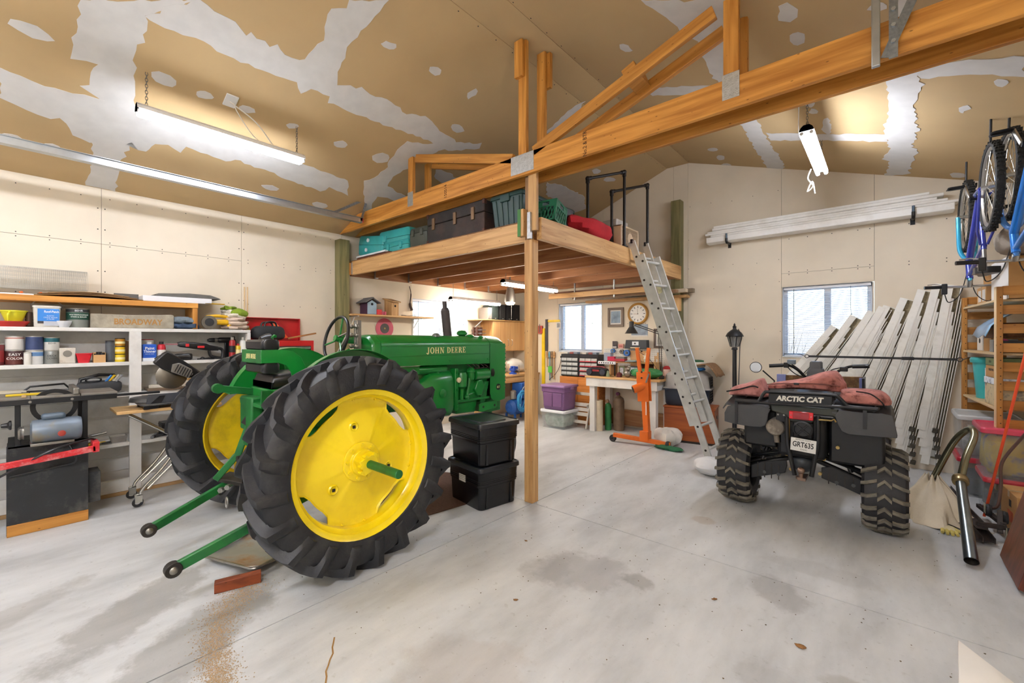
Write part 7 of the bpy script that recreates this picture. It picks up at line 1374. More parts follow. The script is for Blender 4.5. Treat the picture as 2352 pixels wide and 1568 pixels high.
# ================================================================ bench corner under the loft
# ---- birdhouse shelf on the left wall
sh = thing('wall_shelf', 'narrow wooden wall shelf with white brackets holding birdhouses', 'shelf', (XL, 3.65, 1.77)); MB().bx(.002, .28, -.66, .70, 0, .022).build('shelf_board', w_lx[1], sh, bev=.003)
for y in (-.58, .50):
    q = MB(); q.bx(.002, .012, y-.012, y+.012, -.26, 0); q.bx(.012, .25, y-.012, y+.012, -.012, 0); q.bar((.02, y, -.15), (.15, y, -.012), .006, .012); q.build('bracket', m_vinyl, sh)
def birdhouse(label, y, body, front, roof, hole_c='#1d1b1a', ridge=True):
    t = thing('birdhouse', label, 'birdhouse', (XL+.15, y, 1.7925), 0, 'birdhouses on the wall shelf')
    if ridge:
        MB().prism([(-.075, 0), (.075, 0), (.075, .16), (0, .205), (-.075, .16)], -.10, .09, 'X').build('house_body', M('house '+body, body, .7), t, bev=.002); MB().prism([(-.07, .005), (.07, .005), (.07, .16), (0, .20), (-.07, .16)], .09, .095, 'X').build('house_front', M('front '+front, front, .7), t)
        for s in (-1, 1): MB().box((0, s*.055, .20), (.26, .15, .012), (R(-s*30), 0, 0)).build('roof_board', M('roof '+roof, roof, .8, bump=.2), t, bev=.002)
        MB().cyl((.094, 0, .145), (.097, 0, .145), .018, n=16).build('entrance_hole', M('hole dark', hole_c, .9), t)
    else:
        MB().prism([(-.10, 0), (.09, 0), (.09, .19), (-.10, .24)], -.06, .06, 'Y').build('house_body', w_lx[2], t, bev=.002); MB().prism([(-.13, .25), (.13, .19), (.13, .205), (-.13, .266)], -.075, .075, 'Y').build('roof_board', w_lx[0], t, bev=.002); MB().cyl((.089, 0, .14), (.092, 0, .14), .016, n=16).build('entrance_hole', M('hole dark', hole_c, .9), t)
    return t
birdhouse('purple and pale blue birdhouse with shingle roof', 3.28, '#4a2c42', '#9fb8c8', '#6d6a68'); birdhouse('plain pine birdhouse with slanted roof', 3.66, '', '', '', ridge=False)
t = thing('red_cup', 'small red box with pink feet beside the purple birdhouse', 'box', (XL+.22, 3.40, 1.7925)); MB().bx(-.04, .04, -.05, .03, 0, .075).build('box_body', M('bright red', '#d22428', .5), t, bev=.003)
for y in (.05, .09): MB().bx(-.03, .03, y-.015, y+.015, 0, .05).build('pink_block', M('rose pink', '#c9566d', .6), t, bev=.002)
o = thing('wire_bits', 'tangle of wire scraps on the birdhouse shelf', 'wire', (XL+.17, 3.95, 1.7925)); MB().tube([(.05*math.cos(a)*(1+.3*math.sin(3*a)), .13*math.sin(a), .012+.008*math.sin(2*a)) for a in [k*.35 for k in range(40)]], .004, n=5).build('wire', m_steel, o)
o = MB().tube(smooth_path([(XL+.02, 4.07, 2.28), (XL+.03, 4.09, 2.15), (XL+.02, 4.08, 2.0), (XL+.04, 4.10, 1.9)]), [.006]*6+[.01]*6+[.02]*6+[.03], n=8).build('feather_duster', M('dark brown duster', '#4a3a33', .9), None); tag(o, 'dark duster hanging on the wall left of the window', 'duster')
t = thing('saw_blade_disc', 'pink-red round saw blade with dark hub hung on the wall', 'saw blade', (XL+.002, 3.633, 1.607)); MB().lathe([(.0, 0), (.15, 0), (.152, .003), (.15, .005), (0, .005)], 48, axis='X').build('blade', M('faded red blade', '#c4566a', .5), t); MB().lathe([(.075, .005), (.075, .009), (.0, .009)], 32, axis='X').build('hub_disc', M('dark grey disc', '#4a4644', .5), t); MB().lathe([(.014, .009), (.014, .012), (0, .012)], 14, axis='X').build('arbor', m_brass, t)
# ---- wall cabinet with speakers on top
m_cab = wood('birch cabinet', '#c08f55', '#d8ab71', 2, .5, .45, knots=False)
cb = thing('wall_cabinet', 'birch plywood wall cabinet above the corner bench', 'cabinet', (XL, 6.1, 1.22)); MB().bx(.002, .31, -.44, .48, 0, .56).build('cabinet_body', m_cab, cb, bev=.003)
for y0, y1 in ((-.44, .015), (.02, .475)): d = MB().bx(.31, .328, y0, y1, .01, .555).build('door', m_cab, cb, bev=.003); MB().tube(smooth_path([(.33, (y1-.05 if y0 < 0 else y0+.05), .10), (.35, (y1-.05 if y0 < 0 else y0+.05), .13), (.35, (y1-.05 if y0 < 0 else y0+.05), .19), (.33, (y1-.05 if y0 < 0 else y0+.05), .22)]), .004, n=6).build('handle', m_steel, d)
MB().bx(.002, .34, -.78, .48, .561, .578).build('top_board', m_cab, cb, bev=.003); MB().bar((.01, -.65, .40), (.26, -.65, .56), .012, .012).build('bracket', m_vinyl, cb)
sg = 'speakers on the corner cabinet'
for k, (y, dy, h, c_, lb) in enumerate(((5.62, .10, .22, '#77716c', 'greyish speaker nearest the window on the corner cabinet'), (5.76, .16, .27, '#26302c', 'dark green-black speaker second on the corner cabinet'), (5.96, .15, .29, '#2a2a2a', 'mottled black speaker in the middle of the row'), (6.14, .14, .27, '#1c1c1f', 'black speaker with red sticker on the corner cabinet'), (6.36, .19, .31, '#141416', 'tall black speaker at the corner end of the row'))):
    t = thing('speaker', lb, 'speaker', (XL+.17, y, 1.7985), 0, sg); MB().bx(-.12, .12, -dy/2, dy/2, 0, h).build('speaker_box', M('speaker '+c_, c_, .6), t, bev=.004); MB().bx(.12, .126, -dy/2+.01, dy/2-.01, .02, h-.01).build('speaker_grille', M('cloth '+c_, c_, .9, var=.2, vs=60), t); MB().bx(.126, .128, -.02, .02, .022, .032).build('name_plate', m_alu, t)
for k, y in enumerate((5.42, 5.52)):
    t = thing('hand_clamp', ['left', 'right'][k]+' dark wooden hand screw clamp hung beside the cabinet', 'clamp', (XL+.08, y, 1.50), 0, 'wooden hand clamps'); MB().bx(-.02, .02, -.02, .02, 0, .16).build('jaw', M('dark clamp wood', '#5a3524', .6), t, bev=.003); MB().bx(.06, .10, -.02, .02, .0, .16).build('jaw', M('dark clamp wood', '#5a3524'), t, bev=.003)
    for z in (.05, .11): MB().cyl((-.06, 0, z), (.2, 0, z), .007, n=8).build('screw', m_steel, t)
# ---- corner bench, vice, bags, compressor
bn = thing('corner_bench', 'plain wooden bench along the left wall in the corner', 'workbench', (-5.35, 5.8, 0)); MB().bx(-.335, .35, -.9, .78, .775, .81).build('bench_top', w_lx[1], bn, bev=.004); MB().bx(.29, .33, -.9, .78, .67, .775).build('apron', w_lx[1], bn, bev=.003); MB().bx(-.33, .25, .70, .76, 0, .775).build('end_panel', m_cab, bn)
for y in (-.86, .66): MB().bx(.24, .33, y, y+.09, 0, .67).build('leg', w_lx[2], bn, bev=.003)
t = thing('bench_vise', 'blue bench vise on the corner bench', 'vise', (-5.12, 5.93, .8105)); mv = M('vise blue', '#2a51b0', .4, .2); MB().lathe([(.07, 0), (.07, .02), (.04, .03), (.035, .06)], 16).build('swivel_base', mv, t); MB().bx(-.05, .04, -.05, .05, .06, .11).build('vise_body', mv, t, bev=.012); MB().bx(.04, .075, -.055, .055, .06, .14).build('front_jaw', mv, t, bev=.006); MB().bx(-.02, .02, -.055, .055, .11, .145).build('rear_jaw', mv, t, bev=.006); MB().cyl((.07, 0, .085), (.15, 0, .085), .012, n=10).build('screw', m_steel, t); MB().cyl((.14, 0, -.0), (.14, 0, .17), .005, n=8).build('handle_bar', m_steel, t)
o = blob((0, 0, 0), (.4, .5, .26), 81, .14, 24, 12, .85).build('white_bag', M('white plastic bag', '#d9d5cd', .5, bump=.3, bs=25), None); o.location = (-5.42, 6.28, .811); tag(o, 'white crumpled plastic bag behind the blue vise', 'bag')
t = thing('air_compressor', 'blue air compressor under the corner bench', 'compressor', (-5.0, 5.93, 0)); m_cb = M('compressor blue', '#17509c', .4, var=.1); MB().lathe([(.0, -.26), (.08, -.25), (.13, -.2), (.14, -.1), (.14, .1), (.13, .2), (.08, .25), (0, .26)], 24, (0, 0, .24), 'Y').build('tank', m_cb, t); MB().bx(-.13, .1, -.02, .26, .38, .66).build('belt_guard', m_cb, t, bev=.01); q = MB(); q.lathe([(.05, 0), (.055, .03), (.05, .05), (.055, .08), (.05, .1), (.055, .13), (.03, .15)], 16, (.0, -.13, .39)); q.build('pump_head', m_alu, t); MB().bx(.10, .145, -.15, -.09, .22, .30).build('data_label', m_wcard, t)
for y in (-.2, .2):
    for x in (-.1, .1): MB().bx(x-.015, x+.015, y-.015, y+.015, 0, .14).build('foot', m_cb, t)
t = thing('air_hose', 'coiled blue air hose hanging by the compressor', 'hose', (-4.82, 5.80, 0)); q = MB()
for k in range(9): r = .125+.012*(k % 4); q.tube([(.02*k*.35+.012*math.sin(a*2+k), r*math.cos(a)*.78+.008*math.sin(k), .37+.0*k+r*1.12*math.sin(a)-.01*(k % 3)) for a in [i*2*PI/28 for i in range(28)]], .0085, n=7, closed=True)
q.build('hose_coil', M('hose blue', '#2f8fc4', .35, var=.1, rand=.1), t); MB().tube(smooth_path([(0, .0, .50), (.02, .05, .60), (.0, .16, .62)]), .008, n=6).build('hose_tail', M('grey hose', '#8d9498', .35), t)
# ---- tools hung on the back wall left of window
o = MB().bx(-4.95, -4.885, YB-.03, YB-.002, .58, 1.65).build('spirit_level', M('level bright yellow', '#e8c414', .4), None, bev=.003); tag(o, 'long bright yellow spirit level hung on the back wall', 'level')
t = thing('framing_square', 'dark framing square with yellow blade hung on the back wall', 'square', (-4.84, YB-.004, 1.22)); MB().bx(-.03, .02, -.02, 0, 0, .60).build('stock', M('dark steel', '#3c3c46', .5), t, bev=.002); MB().bx(.02, .30, -.012, 0, .545, .585).build('blade', M('level bright yellow', '#e8c414'), t, bev=.002)
t = thing('red_clamp', 'red bar clamp head hanging beside the yellow level', 'clamp', (-4.98, YB-.03, 1.55)); MB().bx(-.05, .05, -.02, .02, 0, .15).build('clamp_head', M('faded red', '#b5473f', .5), t, bev=.006); MB().cyl((0, -.03, .02), (0, -.03, .18), .008, n=8).build('clamp_bar', m_steel, t)
for k, (x, c_, h, lb) in enumerate(((-4.82, '#b98f5d', .30, 'wooden-handled brush hanging leftmost under the square'), (-4.76, '#6fa7b5', .55, 'pale blue handled mop hanging on the back wall'), (-4.71, '#8a6a48', .50, 'brown stick hanging between mop and fly swatter'), (-4.66, '#b98f5d', .52, 'long wooden handle hanging nearest the window'))):
    t = thing('hung_tool', lb, 'hand tool', (x, YB-.03, 1.22-h), 0, 'tools hung on the back wall'); MB().cyl((0, 0, 0), (0, 0, h), .011, n=8).build('handle', M('hung '+c_, c_, .6), t); MB().bx(-.025, .025, -.015, .015, h-.12, h-.02).build('head', M('hung head '+c_, c_, .8, var=.4, vs=30), t, bev=.006)
o = thing('fly_swatter', 'lime green fly swatter hanging on the back wall', 'fly swatter', (-4.74, YB-.05, .72)); MB().bx(-.045, .045, -.004, .004, .10, .22).build('paddle', M('lime green', '#5fc04a', .5), o, bev=.01); MB().cyl((0, 0, .22), (0, 0, .5), .004, n=6).build('wire_handle', m_steel, o)
t = thing('wall_outlet', 'white wall outlet with black plug below the far window', 'outlet', (-4.5, YB, 1.04)); MB().bx(-.035, .035, -.008, 0, 0, .11).build('cover_plate', m_vinyl, t, bev=.002); MB().bx(-.02, .02, -.035, -.008, .06, .10).build('plug', m_blk, t, bev=.004); MB().tube(smooth_path([(0, -.03, .06), (-.04, -.03, -.1), (-.14, -.03, -.25), (-.26, -.05, -.35)]), .005, n=6).build('cord', m_blk, t)
t = thing('wall_calendar', 'small paper note pinned above the framing square', 'paper', (-4.58, YB-.004, 1.64)); MB().bx(-.05, .05, 0, .002, 0, .12).build('sheet', m_wcard, t); MB().bx(-.035, .035, -.001, .0, .02, .1).build('picture', M('grey photo', '#8a8d90', .6, var=.3, vs=30), t)
# ---- drawer organisers on a plywood cabinet
for k, (x0, dc, lb) in enumerate(((-4.36, '#5d6260', 'black parts organiser with clear grey drawers below the window'), (-3.985, '#b8323a', 'black parts organiser with red-edged drawers beside the workbench'))):
    t = thing('parts_organizer', lb, 'organizer', (x0+.185, 6.42, .80), 0, 'parts organisers'); MB().bx(-.185, .185, -.06, .14, 0, .385).build('organizer_case', m_blk, t, bev=.004); MB().bx(-.18, .18, -.062, .1, .33, .386).build('top_tray', M('black bin', '#1d1a1c'), t, bev=.003)
    for r_ in range(4):
        for c2 in range(3): d = MB().prism([(-.085, .012), (-.062, .012), (-.062, .07), (-.075, .07)], -.165+.112*c2, -.06+.112*c2, 'X').build('drawer', M('frosted drawer', '#b9bab4', .35, alpha=.9), t); d.location = (0, 0, .008+.08*r_); MB().bx(-.165+.112*c2, -.06+.112*c2, -.09, -.084, .010, .026).build('drawer_edge', M('drawer edge '+dc, dc, .4), d)
    for c_, x, z in (('#c9c4b8', -.1, .386), ('#8a4a42', .02, .386), ('#77808a', .1, .386)): MB().bx(x-.04, x+.04, -.04, .06, z, z+.035).build('small_box', M('bit '+c_, c_, .6), t, bev=.006)
t = thing('plywood_cabinet', 'orange stained plywood cabinet carrying the organisers', 'cabinet', (-3.98, 6.42, 0)); m_op = wood('orange plywood', '#b56a2b', '#d78d45', 0, 1.6, .5, knots=False)
MB().bx(-.38, .40, -.10, .17, .0, .795).build('cabinet_body', m_op, t, bev=.003); MB().bx(-.37, .0, -.115, -.10, .05, .79).build('door', m_op, t, bev=.002); MB().bx(.005, .39, -.115, -.10, .05, .79).build('door', m_op, t, bev=.002)
# ---- stacked totes and folding chair
tote('clear tote with white lid full of bagged green and white things below the purple tote', -4.32, -3.83, 5.68, 6.14, 0, .30, m_vinyl, .92, M('pale green and grey contents', '#aab3a5', .8, var=.3, vs=10, dirt='#4d7a60', dirt_amt=.8, dirt_s=6), 0, 'totes left of the workbench')
m_pur = M('purple plastic', '#7a5580', .4, var=.08)
t = thing('storage_tote', 'purple lidded tote standing on the clear tote', 'storage bin', (-4.08, 5.90, .301), 0, 'totes left of the workbench')
def rr2(a, b_, z): return [(x, y, z) for x, y in rrect(-a, a, -b_, b_, .03)]
MB().rings([rr2(.19, .165, 0), rr2(.20, .175, .02), rr2(.215, .19, .28), rr2(.228, .20, .285), rr2(.23, .203, .36)]).build('tub', m_pur, t); MB().rings([rr2(.235, .21, .36), rr2(.245, .218, .365), rr2(.245, .218, .385), rr2(.235, .208, .40), rr2(.21, .19, .402)]).build('lid', M('lilac plastic', '#8d6a96', .4), t)
for x in (-.09, .09): MB().bx(x-.085, x+.085, -.202, -.19, .05, .27).build('front_panel', m_pur, t, bev=.006)
MB().bx(.235, .258, -.04, .04, .33, .375).build('latch', M('lilac plastic', '#8d6a96'), t, bev=.004)
t = thing('folding_chair', 'white slatted folding wooden chair beside the clear tote', 'chair', (-3.80, 6.12, 0)); m_wch = M('worn white chair paint', '#d5cfc4', .6, dirt='#a39a8a', dirt_amt=.4)
for x in (-.17, .17): MB().bar((x, -.12, 0), (x, .06, .56), .022, .04).build('leg', m_wch, t, bev=.003); MB().bar((x*.85, .14, 0), (x*.85, -.04, .38), .022, .04).build('leg', m_wch, t, bev=.003)
for k in range(3): MB().box((0, -.05+.02*k, .22+.075*k), (.34, .016, .06), (R(-15), 0, 0)).build('seat_slat', m_wch, t, bev=.003)
MB().box((0, .05, .54), (.36, .016, .05), (R(-15), 0, 0)).build('back_slat', m_wch, t, bev=.003); MB().box((0, -.09, .10), (.34, .016, .05), (R(-15), 0, 0)).build('cross_rail', m_wch, t, bev=.003)
# ---- white workbench
wb_ = thing('workbench', 'white painted workbench with pale wooden top', 'workbench', (-2.99, 6.2, 0)); MB().bx(-.605, .605, -.30, .36, .84, .87).build('bench_top', w_lx[0], wb_, bev=.004); MB().bx(-.59, .56, -.285, -.26, .71, .84).build('apron', m_white, wb_, bev=.003); MB().bx(.53, .555, -.26, .34, .71, .84).build('side_apron', m_white, wb_, bev=.003)
for x in (-.545, .44):
    for y in (-.255, .25): MB().bx(x, x+.09, y, y+.09, 0, .71).build('leg', m_white, wb_, bev=.003)
MB().bx(-.5, .5, .30, .34, .05, .30).build('back_board', wood('bench back board', '#8a5c38', '#a87a50', 0), wb_)
MB().bx(-.36, .40, .10, .13, 1.07, 1.097).build('riser_board', w_lx[0], wb_, bev=.003) if 0 else MB().bx(-.36, .40, .05, .28, 1.07, 1.097).build('riser_shelf', w_lx[0], wb_, bev=.003); MB().bx(.05, .40, .24, .26, .87, 1.07).build('riser_back', wood('dark riser', '#4a2a1c', '#6b4230', 0), wb_)
for x in (-.36, .375): MB().bx(x, x+.025, .05, .28, .87, 1.07).build('riser_end', w_lx[2], wb_)
pg = thing('pegboard', 'white pegboard panel behind the workbench', 'pegboard', (-3.02, YB-.02, 1.0)); MB().bx(-.61, .60, -.006, .006, 0, .29).build('panel', M('pegboard white', '#ddd9cf', .6), pg); q = MB()
for i in range(38):
    for j in range(9): q.cyl((-.59+.032*i, -.0062, .015+.032*j), (-.59+.032*i, -.0068, .015+.032*j), .0045, n=6)
struct(q.build('peg_holes', m_dark, pg, smooth=0), 'stuff'); MB().bx(-.12, .20, -.016, -.006, .0, .26).build('bare_patch', M('tan hardboard', '#c9a070', .7), pg)
for k, (x, z, r_, c_, lb) in enumerate(((-.42, .25, .035, '#3d74b8', 'small blue tape roll on the pegboard'), (-.26, .24, .035, '#77706a', 'grey tape roll on the pegboard'), (-.17, .22, .052, '#2f66b0', 'large blue tape roll on the pegboard'))):
    t = thing('tape_roll', lb, 'tape', (-3.02+x, YB-.055, 1.0+z), 0, 'tape rolls on the pegboard'); MB().lathe([(r_*.55, -.025), (r_, -.025), (r_, .025), (r_*.55, .025)], 24, axis='Y', close=True).build('tape', M('tape '+c_, c_, .4), t); MB().lathe([(r_*.45, -.02), (r_*.55, -.02), (r_*.55, .02), (r_*.45, .02)], 20, axis='Y', close=True).build('core', m_wcard, t); MB().cyl((0, -.03, 0), (0, .034, 0), r_*.3, n=8).build('peg', m_steel, t)
# bench clutter
t = thing('power_strip', 'white power strip on the riser end of the workbench', 'power strip', (-3.33, 6.13, 1.05)); MB().bx(-.15, .15, -.02, .02, 0, .045).build('strip_body', m_vinyl, t, bev=.005)
for k in range(7): MB().cyl((-.12+.038*k, -.021, .022), (-.12+.038*k, -.019, .022), .011, n=10).build('socket', M('red switch', '#b03a30') if k == 0 else m_dark, t)
MB().bx(-.145, -.13, -.01, .01, -.18, 0).build('support', m_fr, t); MB().bx(.13, .145, -.01, .01, -.18, 0).build('support', m_fr, t)
t = thing('boombox', 'black and red boombox radio on the workbench', 'radio', (-3.42, 6.0, .8705)); MB().rings([[(x, y, z) for x, z in rrect(-.17, .17, .005, h, .04)] for y, h in ((-.06, .11), (0, .125), (.05, .12))]).build('radio_body', m_blk, t)
for x in (-.115, .115): sp = MB().lathe([(.0, -.072), (.045, -.07), (.052, -.06), (.052, -.05)], 20, (x, 0, .06), 'Y').build('speaker', M('speaker cone', '#2b2e38', .6), t)
MB().bx(-.06, .06, -.066, -.058, .07, .10).build('display', M('red trim', '#8e2a30', .3), t, bev=.003); MB().tube(smooth_path([(-.12, 0, .11), (-.10, 0, .14), (.10, 0, .14), (.12, 0, .11)]), .009, n=8).build('handle', M('red trim', '#8e2a30'), t)
def fig(label, cat, x, y, z, parts, name='figurine', grp='trinkets on the workbench'):
    t = thing(name, label, cat, (x, y, z), 0, grp)
    for nm, b, m in parts: b.build(nm, m, t)
    return t
m_fg = M('sage green ceramic', '#8a9a7a', .4); m_ivory = M('ivory ceramic', '#dcd0b8', .5); m_pew = M('pewter', '#8d8478', .35, .6)
fig('little green ceramic figure beside the boombox', 'figurine', -3.235, 5.98, .8705, [('body', MB().lathe([(.028, 0), (.03, .03), (.018, .06), (.02, .075), (.0, .095)], 14), m_fg), ('base', MB().cyl((0, 0, 0), (0, 0, .006), .034, n=14), m_fg)])
fig('brass knobs lying in front of the green figure', 'knob', -3.17, 5.95, .8705, [('knob', MB().lathe([(.012, 0), (.016, .012), (.008, .02), (.016, .03), (0, .036)], 12), m_brass), ('plate', MB().cyl((.03, 0, 0), (.03, 0, .008), .02, n=12), m_brass)], 'brass_knob')
fig('dark red cone cup on the workbench', 'cup', -3.06, 6.02, .8705, [('cup', MB().lathe([(.04, 0), (.045, .05), (.01, .075), (0, .075)], 14), M('oxblood', '#5d2a2a', .5)), ('rim', MB().cyl((0, 0, 0), (0, 0, .005), .046, n=14), M('oxblood', '#5d2a2a'))], 'cone_cup')
fig('pewter coloured animal figurine in front of the dark photo', 'figurine', -2.93, 6.03, .8705, [('body', MB().ball((0, 0, .055), (.055, .045, .055)), m_pew), ('head', MB().ball((.02, -.01, .13), (.03, .03, .03)), m_pew), ('ears', MB().ball((.03, 0, .158), (.03, .01, .012)), m_pew)])
for k, (x, w_, h, c_, lb) in enumerate(((-3.12, .09, .15, '#6f7a52', 'green framed card standing under the riser'), (-2.92, .15, .16, '#25262b', 'dark framed photo standing under the riser'))): t = thing('standing_photo', lb, 'photo', (x, 6.22, .8705), 0, 'photos on the workbench'); MB().bx(-w_/2, w_/2, -.006, .006, 0, h).build('frame', M('photo frame '+c_, c_, .5), t, bev=.002); MB().bx(-w_/2+.015, w_/2-.015, -.008, -.006, .02, h-.02).build('print', M('photo print '+c_, '#b9b9c0', .5, var=.5, vs=30), t)
fig('red clear bin with white lid on the riser left end', 'bin', -3.36, 6.30, 1.098, [('bin', MB().bx(-.09, .03, -.05, .05, 0, .13), M('cloudy plastic', '#aab4c4', .3, alpha=.8)), ('red_box', MB().bx(-.02, .10, -.06, .04, 0, .07), M('crimson box', '#b52a48', .4))], 'clear_bin')
fig('red flat cases on the riser', 'case', -3.17, 6.28, 1.098, [('case_low', MB().bx(-.09, .09, -.05, .05, 0, .04), M('dark red case', '#a5303a', .5)), ('case_top', MB().bx(-.06, .09, -.05, .05, .04, .07), M('grey case', '#6d6a66', .5))], 'flat_case')
fig('stack of grey-blue papers on the riser', 'papers', -2.95, 6.26, 1.098, [('lower_sheets', MB().box((0, 0, .006), (.22, .14, .012), (0, 0, .2)), M('slate paper', '#7b8a90', .7)), ('upper_sheets', MB().box((.02, .0, .017), (.16, .12, .01), (0, 0, -.3)), M('sage paper', '#8fa09a', .7))], 'paper_stack')
fig('ivory cross-armed figurine on the riser', 'figurine', -2.72, 6.24, 1.098, [('body', MB().lathe([(.035, 0), (.05, .05), (.035, .09), (.015, .1), (.022, .125), (0, .15)], 14), m_ivory), ('arms', MB().bx(-.055, .055, -.012, .012, .085, .105), m_ivory)])
fig('carved pale wood animal at the riser right end', 'figurine', -2.56, 6.22, 1.098, [('body', MB().bx(-.03, .03, -.015, .015, .05, .10), M('carved maple', '#c9a070', .6)), ('neck', MB().bx(.01, .03, -.012, .012, .09, .15), M('carved maple', '#c9a070')), ('legs', MB().bx(-.03, -.018, -.012, .012, 0, .05).bx(.018, .03, -.012, .012, 0, .05), M('carved maple', '#c9a070'))])
o = blob((0, 0, 0), (.46, .34, .14), 91, .1, 26, 10, .9).build('green_tarp', M('green poly tarp', '#2d7a42', .45, var=.15, bump=.2, bs=30), None); o.location = (-2.66, 6.08, .8705); tag(o, 'bunched green poly tarp on the right end of the workbench', 'tarp')
fig('santa face jar at the bench back right', 'jar', -2.46, 6.35, .8705, [('jar', MB().lathe([(.045, 0), (.055, .03), (.055, .11), (.045, .13)], 18), M('cream and pink glaze', '#d9b5a5', .4, var=.25, vs=14)), ('hat', MB().lathe([(.05, .13), (.052, .15), (.03, .175), (0, .18)], 16), M('santa red', '#b02a2c', .5))], 'santa_jar')
# swing-arm lamp
t = thing('desk_lamp', 'black swing-arm desk lamp clamped to the workbench', 'lamp', (-2.44, 6.1, .8705)); m_dl = M('aged black lamp', '#3a3834', .4, .3)
MB().bx(-.03, .03, -.03, .03, 0, .05).build('clamp', m_dl, t, bev=.004)
for d in (-.014, .014): MB().cyl((d, 0, .05), (d-.03, 0, .66), .006, n=8).build('lower_arm', m_dl, t); MB().cyl((-.03, 0, .66+d), (-.40, 0, .79+d), .006, n=8).build('upper_arm', m_dl, t)
MB().ball((-.03, 0, .66), .02, 10, 6).build('elbow_joint', m_dl, t)
MB().lathe([(.10, -.06), (.095, -.055), (.05, .02), (.035, .04), (.035, .12), (.0, .13)], 24, (-.46, 0, .72)).build('lamp_shade', m_dl, t); MB().cyl((-.44, 0, .78), (-.39, 0, .79), .012, n=8).build('head_joint', m_steel, t)
MB().tube(smooth_path([(0, .02, .05), (-.1, .1, .12), (-.25, .15, .28), (-.5, .2, .42)]), .004, n=5).build('cord', m_blk, t)
# wall pictures and clock
def framed(label, x0, x1, z0, z1, fc, pc, mat_w=.04, tilt=0):
    t = thing('framed_picture', label, 'picture', ((x0+x1)/2, YB-.002, z0), 0, 'pictures on the back wall'); a, h = (x1-x0)/2, z1-z0
    for q in ((-a, a, 0, mat_w), (-a, a, h-mat_w, h), (-a, -a+mat_w, mat_w, h-mat_w), (a-mat_w, a, mat_w, h-mat_w)): MB().bx(q[0], q[1], -.025, 0, q[2], q[3]).build('frame_rail', M('frame '+fc, fc, .6, var=.1), t, bev=.003)
    MB().bx(-a+mat_w, a-mat_w, -.01, -.002, mat_w, h-mat_w).build('mat_board', m_wcard, t); MB().bx(-a+mat_w+.02, a-mat_w-.02, -.012, -.0101, mat_w+.025, h-mat_w-.02).build('print', M('print '+pc, pc, .5, var=.6, vs=9), t); return t
framed('grey-brown framed print of a misty lake between the window and clock', -3.558, -3.271, 1.651, 1.973, '#7a6a5c', '#7f93a6')
framed('brown framed document hanging partly behind the ladder', -2.755, -2.51, 1.31, 1.61, '#5d4c42', '#b9b5a6', .03)
t = thing('poster', 'unframed seascape print below the clock', 'poster', (-3.0, YB-.003, 1.49)); MB().bx(-.14, .14, -.002, .002, 0, .195).build('sheet', M('seascape print', '#8b98a5', .5, var=.5, vs=7), t); MB().bx(-.14, .14, -.003, -.002, 0, .02).build('white_edge', m_wcard, t)
ck_ = thing('wall_clock', 'round oak wall clock with white dial', 'clock', (-3.021, YB-.002, 1.856)); MB().lathe([(.15, -.03), (.158, -.035), (.175, -.022), (.177, 0), (.14, 0), (.14, -.026)], 48, axis='Y', close=True).build('clock_rim', M('oak rim', '#b98a3f', .4, var=.15), ck_); MB().lathe([(.0, -.016), (.142, -.016), (.142, -.01)], 48, axis='Y').build('dial', M('clock white', '#eceae4', .5, var=.01), ck_)
for k in range(12): a = 2*PI*k/12; MB().box((.108*math.sin(a), -.0175, .108*math.cos(a)), (.010, .002, .03), (0, a, 0)).build('hour_mark', M('bird sketch grey', '#4d5054', .6), ck_)
MB().box((-.035, -.019, -.004), (.075, .002, .005), (0, R(5), 0)).build('hour_hand', M('rose gold hand', '#b07a62', .4), ck_); MB().box((-.004, -.020, .04), (.004, .002, .085), (0, R(-4), 0)).build('minute_hand', M('pale hand', '#9a948a', .4), ck_); MB().cyl((0, -.022, 0), (0, -.016, 0), .007, n=10).build('hand_pin', m_dark, ck_)
t = thing('cassette_player', 'dark grey wall speaker box with white disc on the pegboard top', 'speaker', (-3.015, YB-.06, 1.2925)); MB().prism([(-.19, 0), (.185, 0), (.18, .14), (-.17, .14)], -.05, .05, 'Y').build('box_body', M('charcoal box', '#3a3d42', .5), t, bev=.005); MB().bx(-.06, .05, -.055, -.05, .055, .115).build('cassette_window', m_vinyl, t, bev=.002); MB().cyl((-.01, -.058, .085), (-.01, -.054, .085), .014, n=14).build('disc', m_dark, t); MB().bx(-.09, .07, -.054, -.05, .008, .024).build('trim_strip', M('cream trim', '#d6cba8', .4), t)
t = thing('small_card', 'small dark photo card standing on the pegboard top', 'photo', (-3.42, YB-.03, 1.2925)); MB().bx(-.04, .04, -.01, .01, 0, .12).build('card', M('dark print card', '#4a4140', .5, var=.5, vs=30), t); MB().bx(-.035, .035, -.012, -.0101, .01, .03).build('caption', m_wcard, t)
t = thing('small_card', 'salmon pink card beside the dark photo card', 'card', (-3.31, YB-.03, 1.2925)); MB().bx(-.045, .045, -.005, .005, 0, .075).build('card', M('salmon card', '#d99a8c', .6), t); MB().bx(-.03, .03, -.006, -.005, .03, .045).build('caption', M('dark red print', '#a8433c'), t)
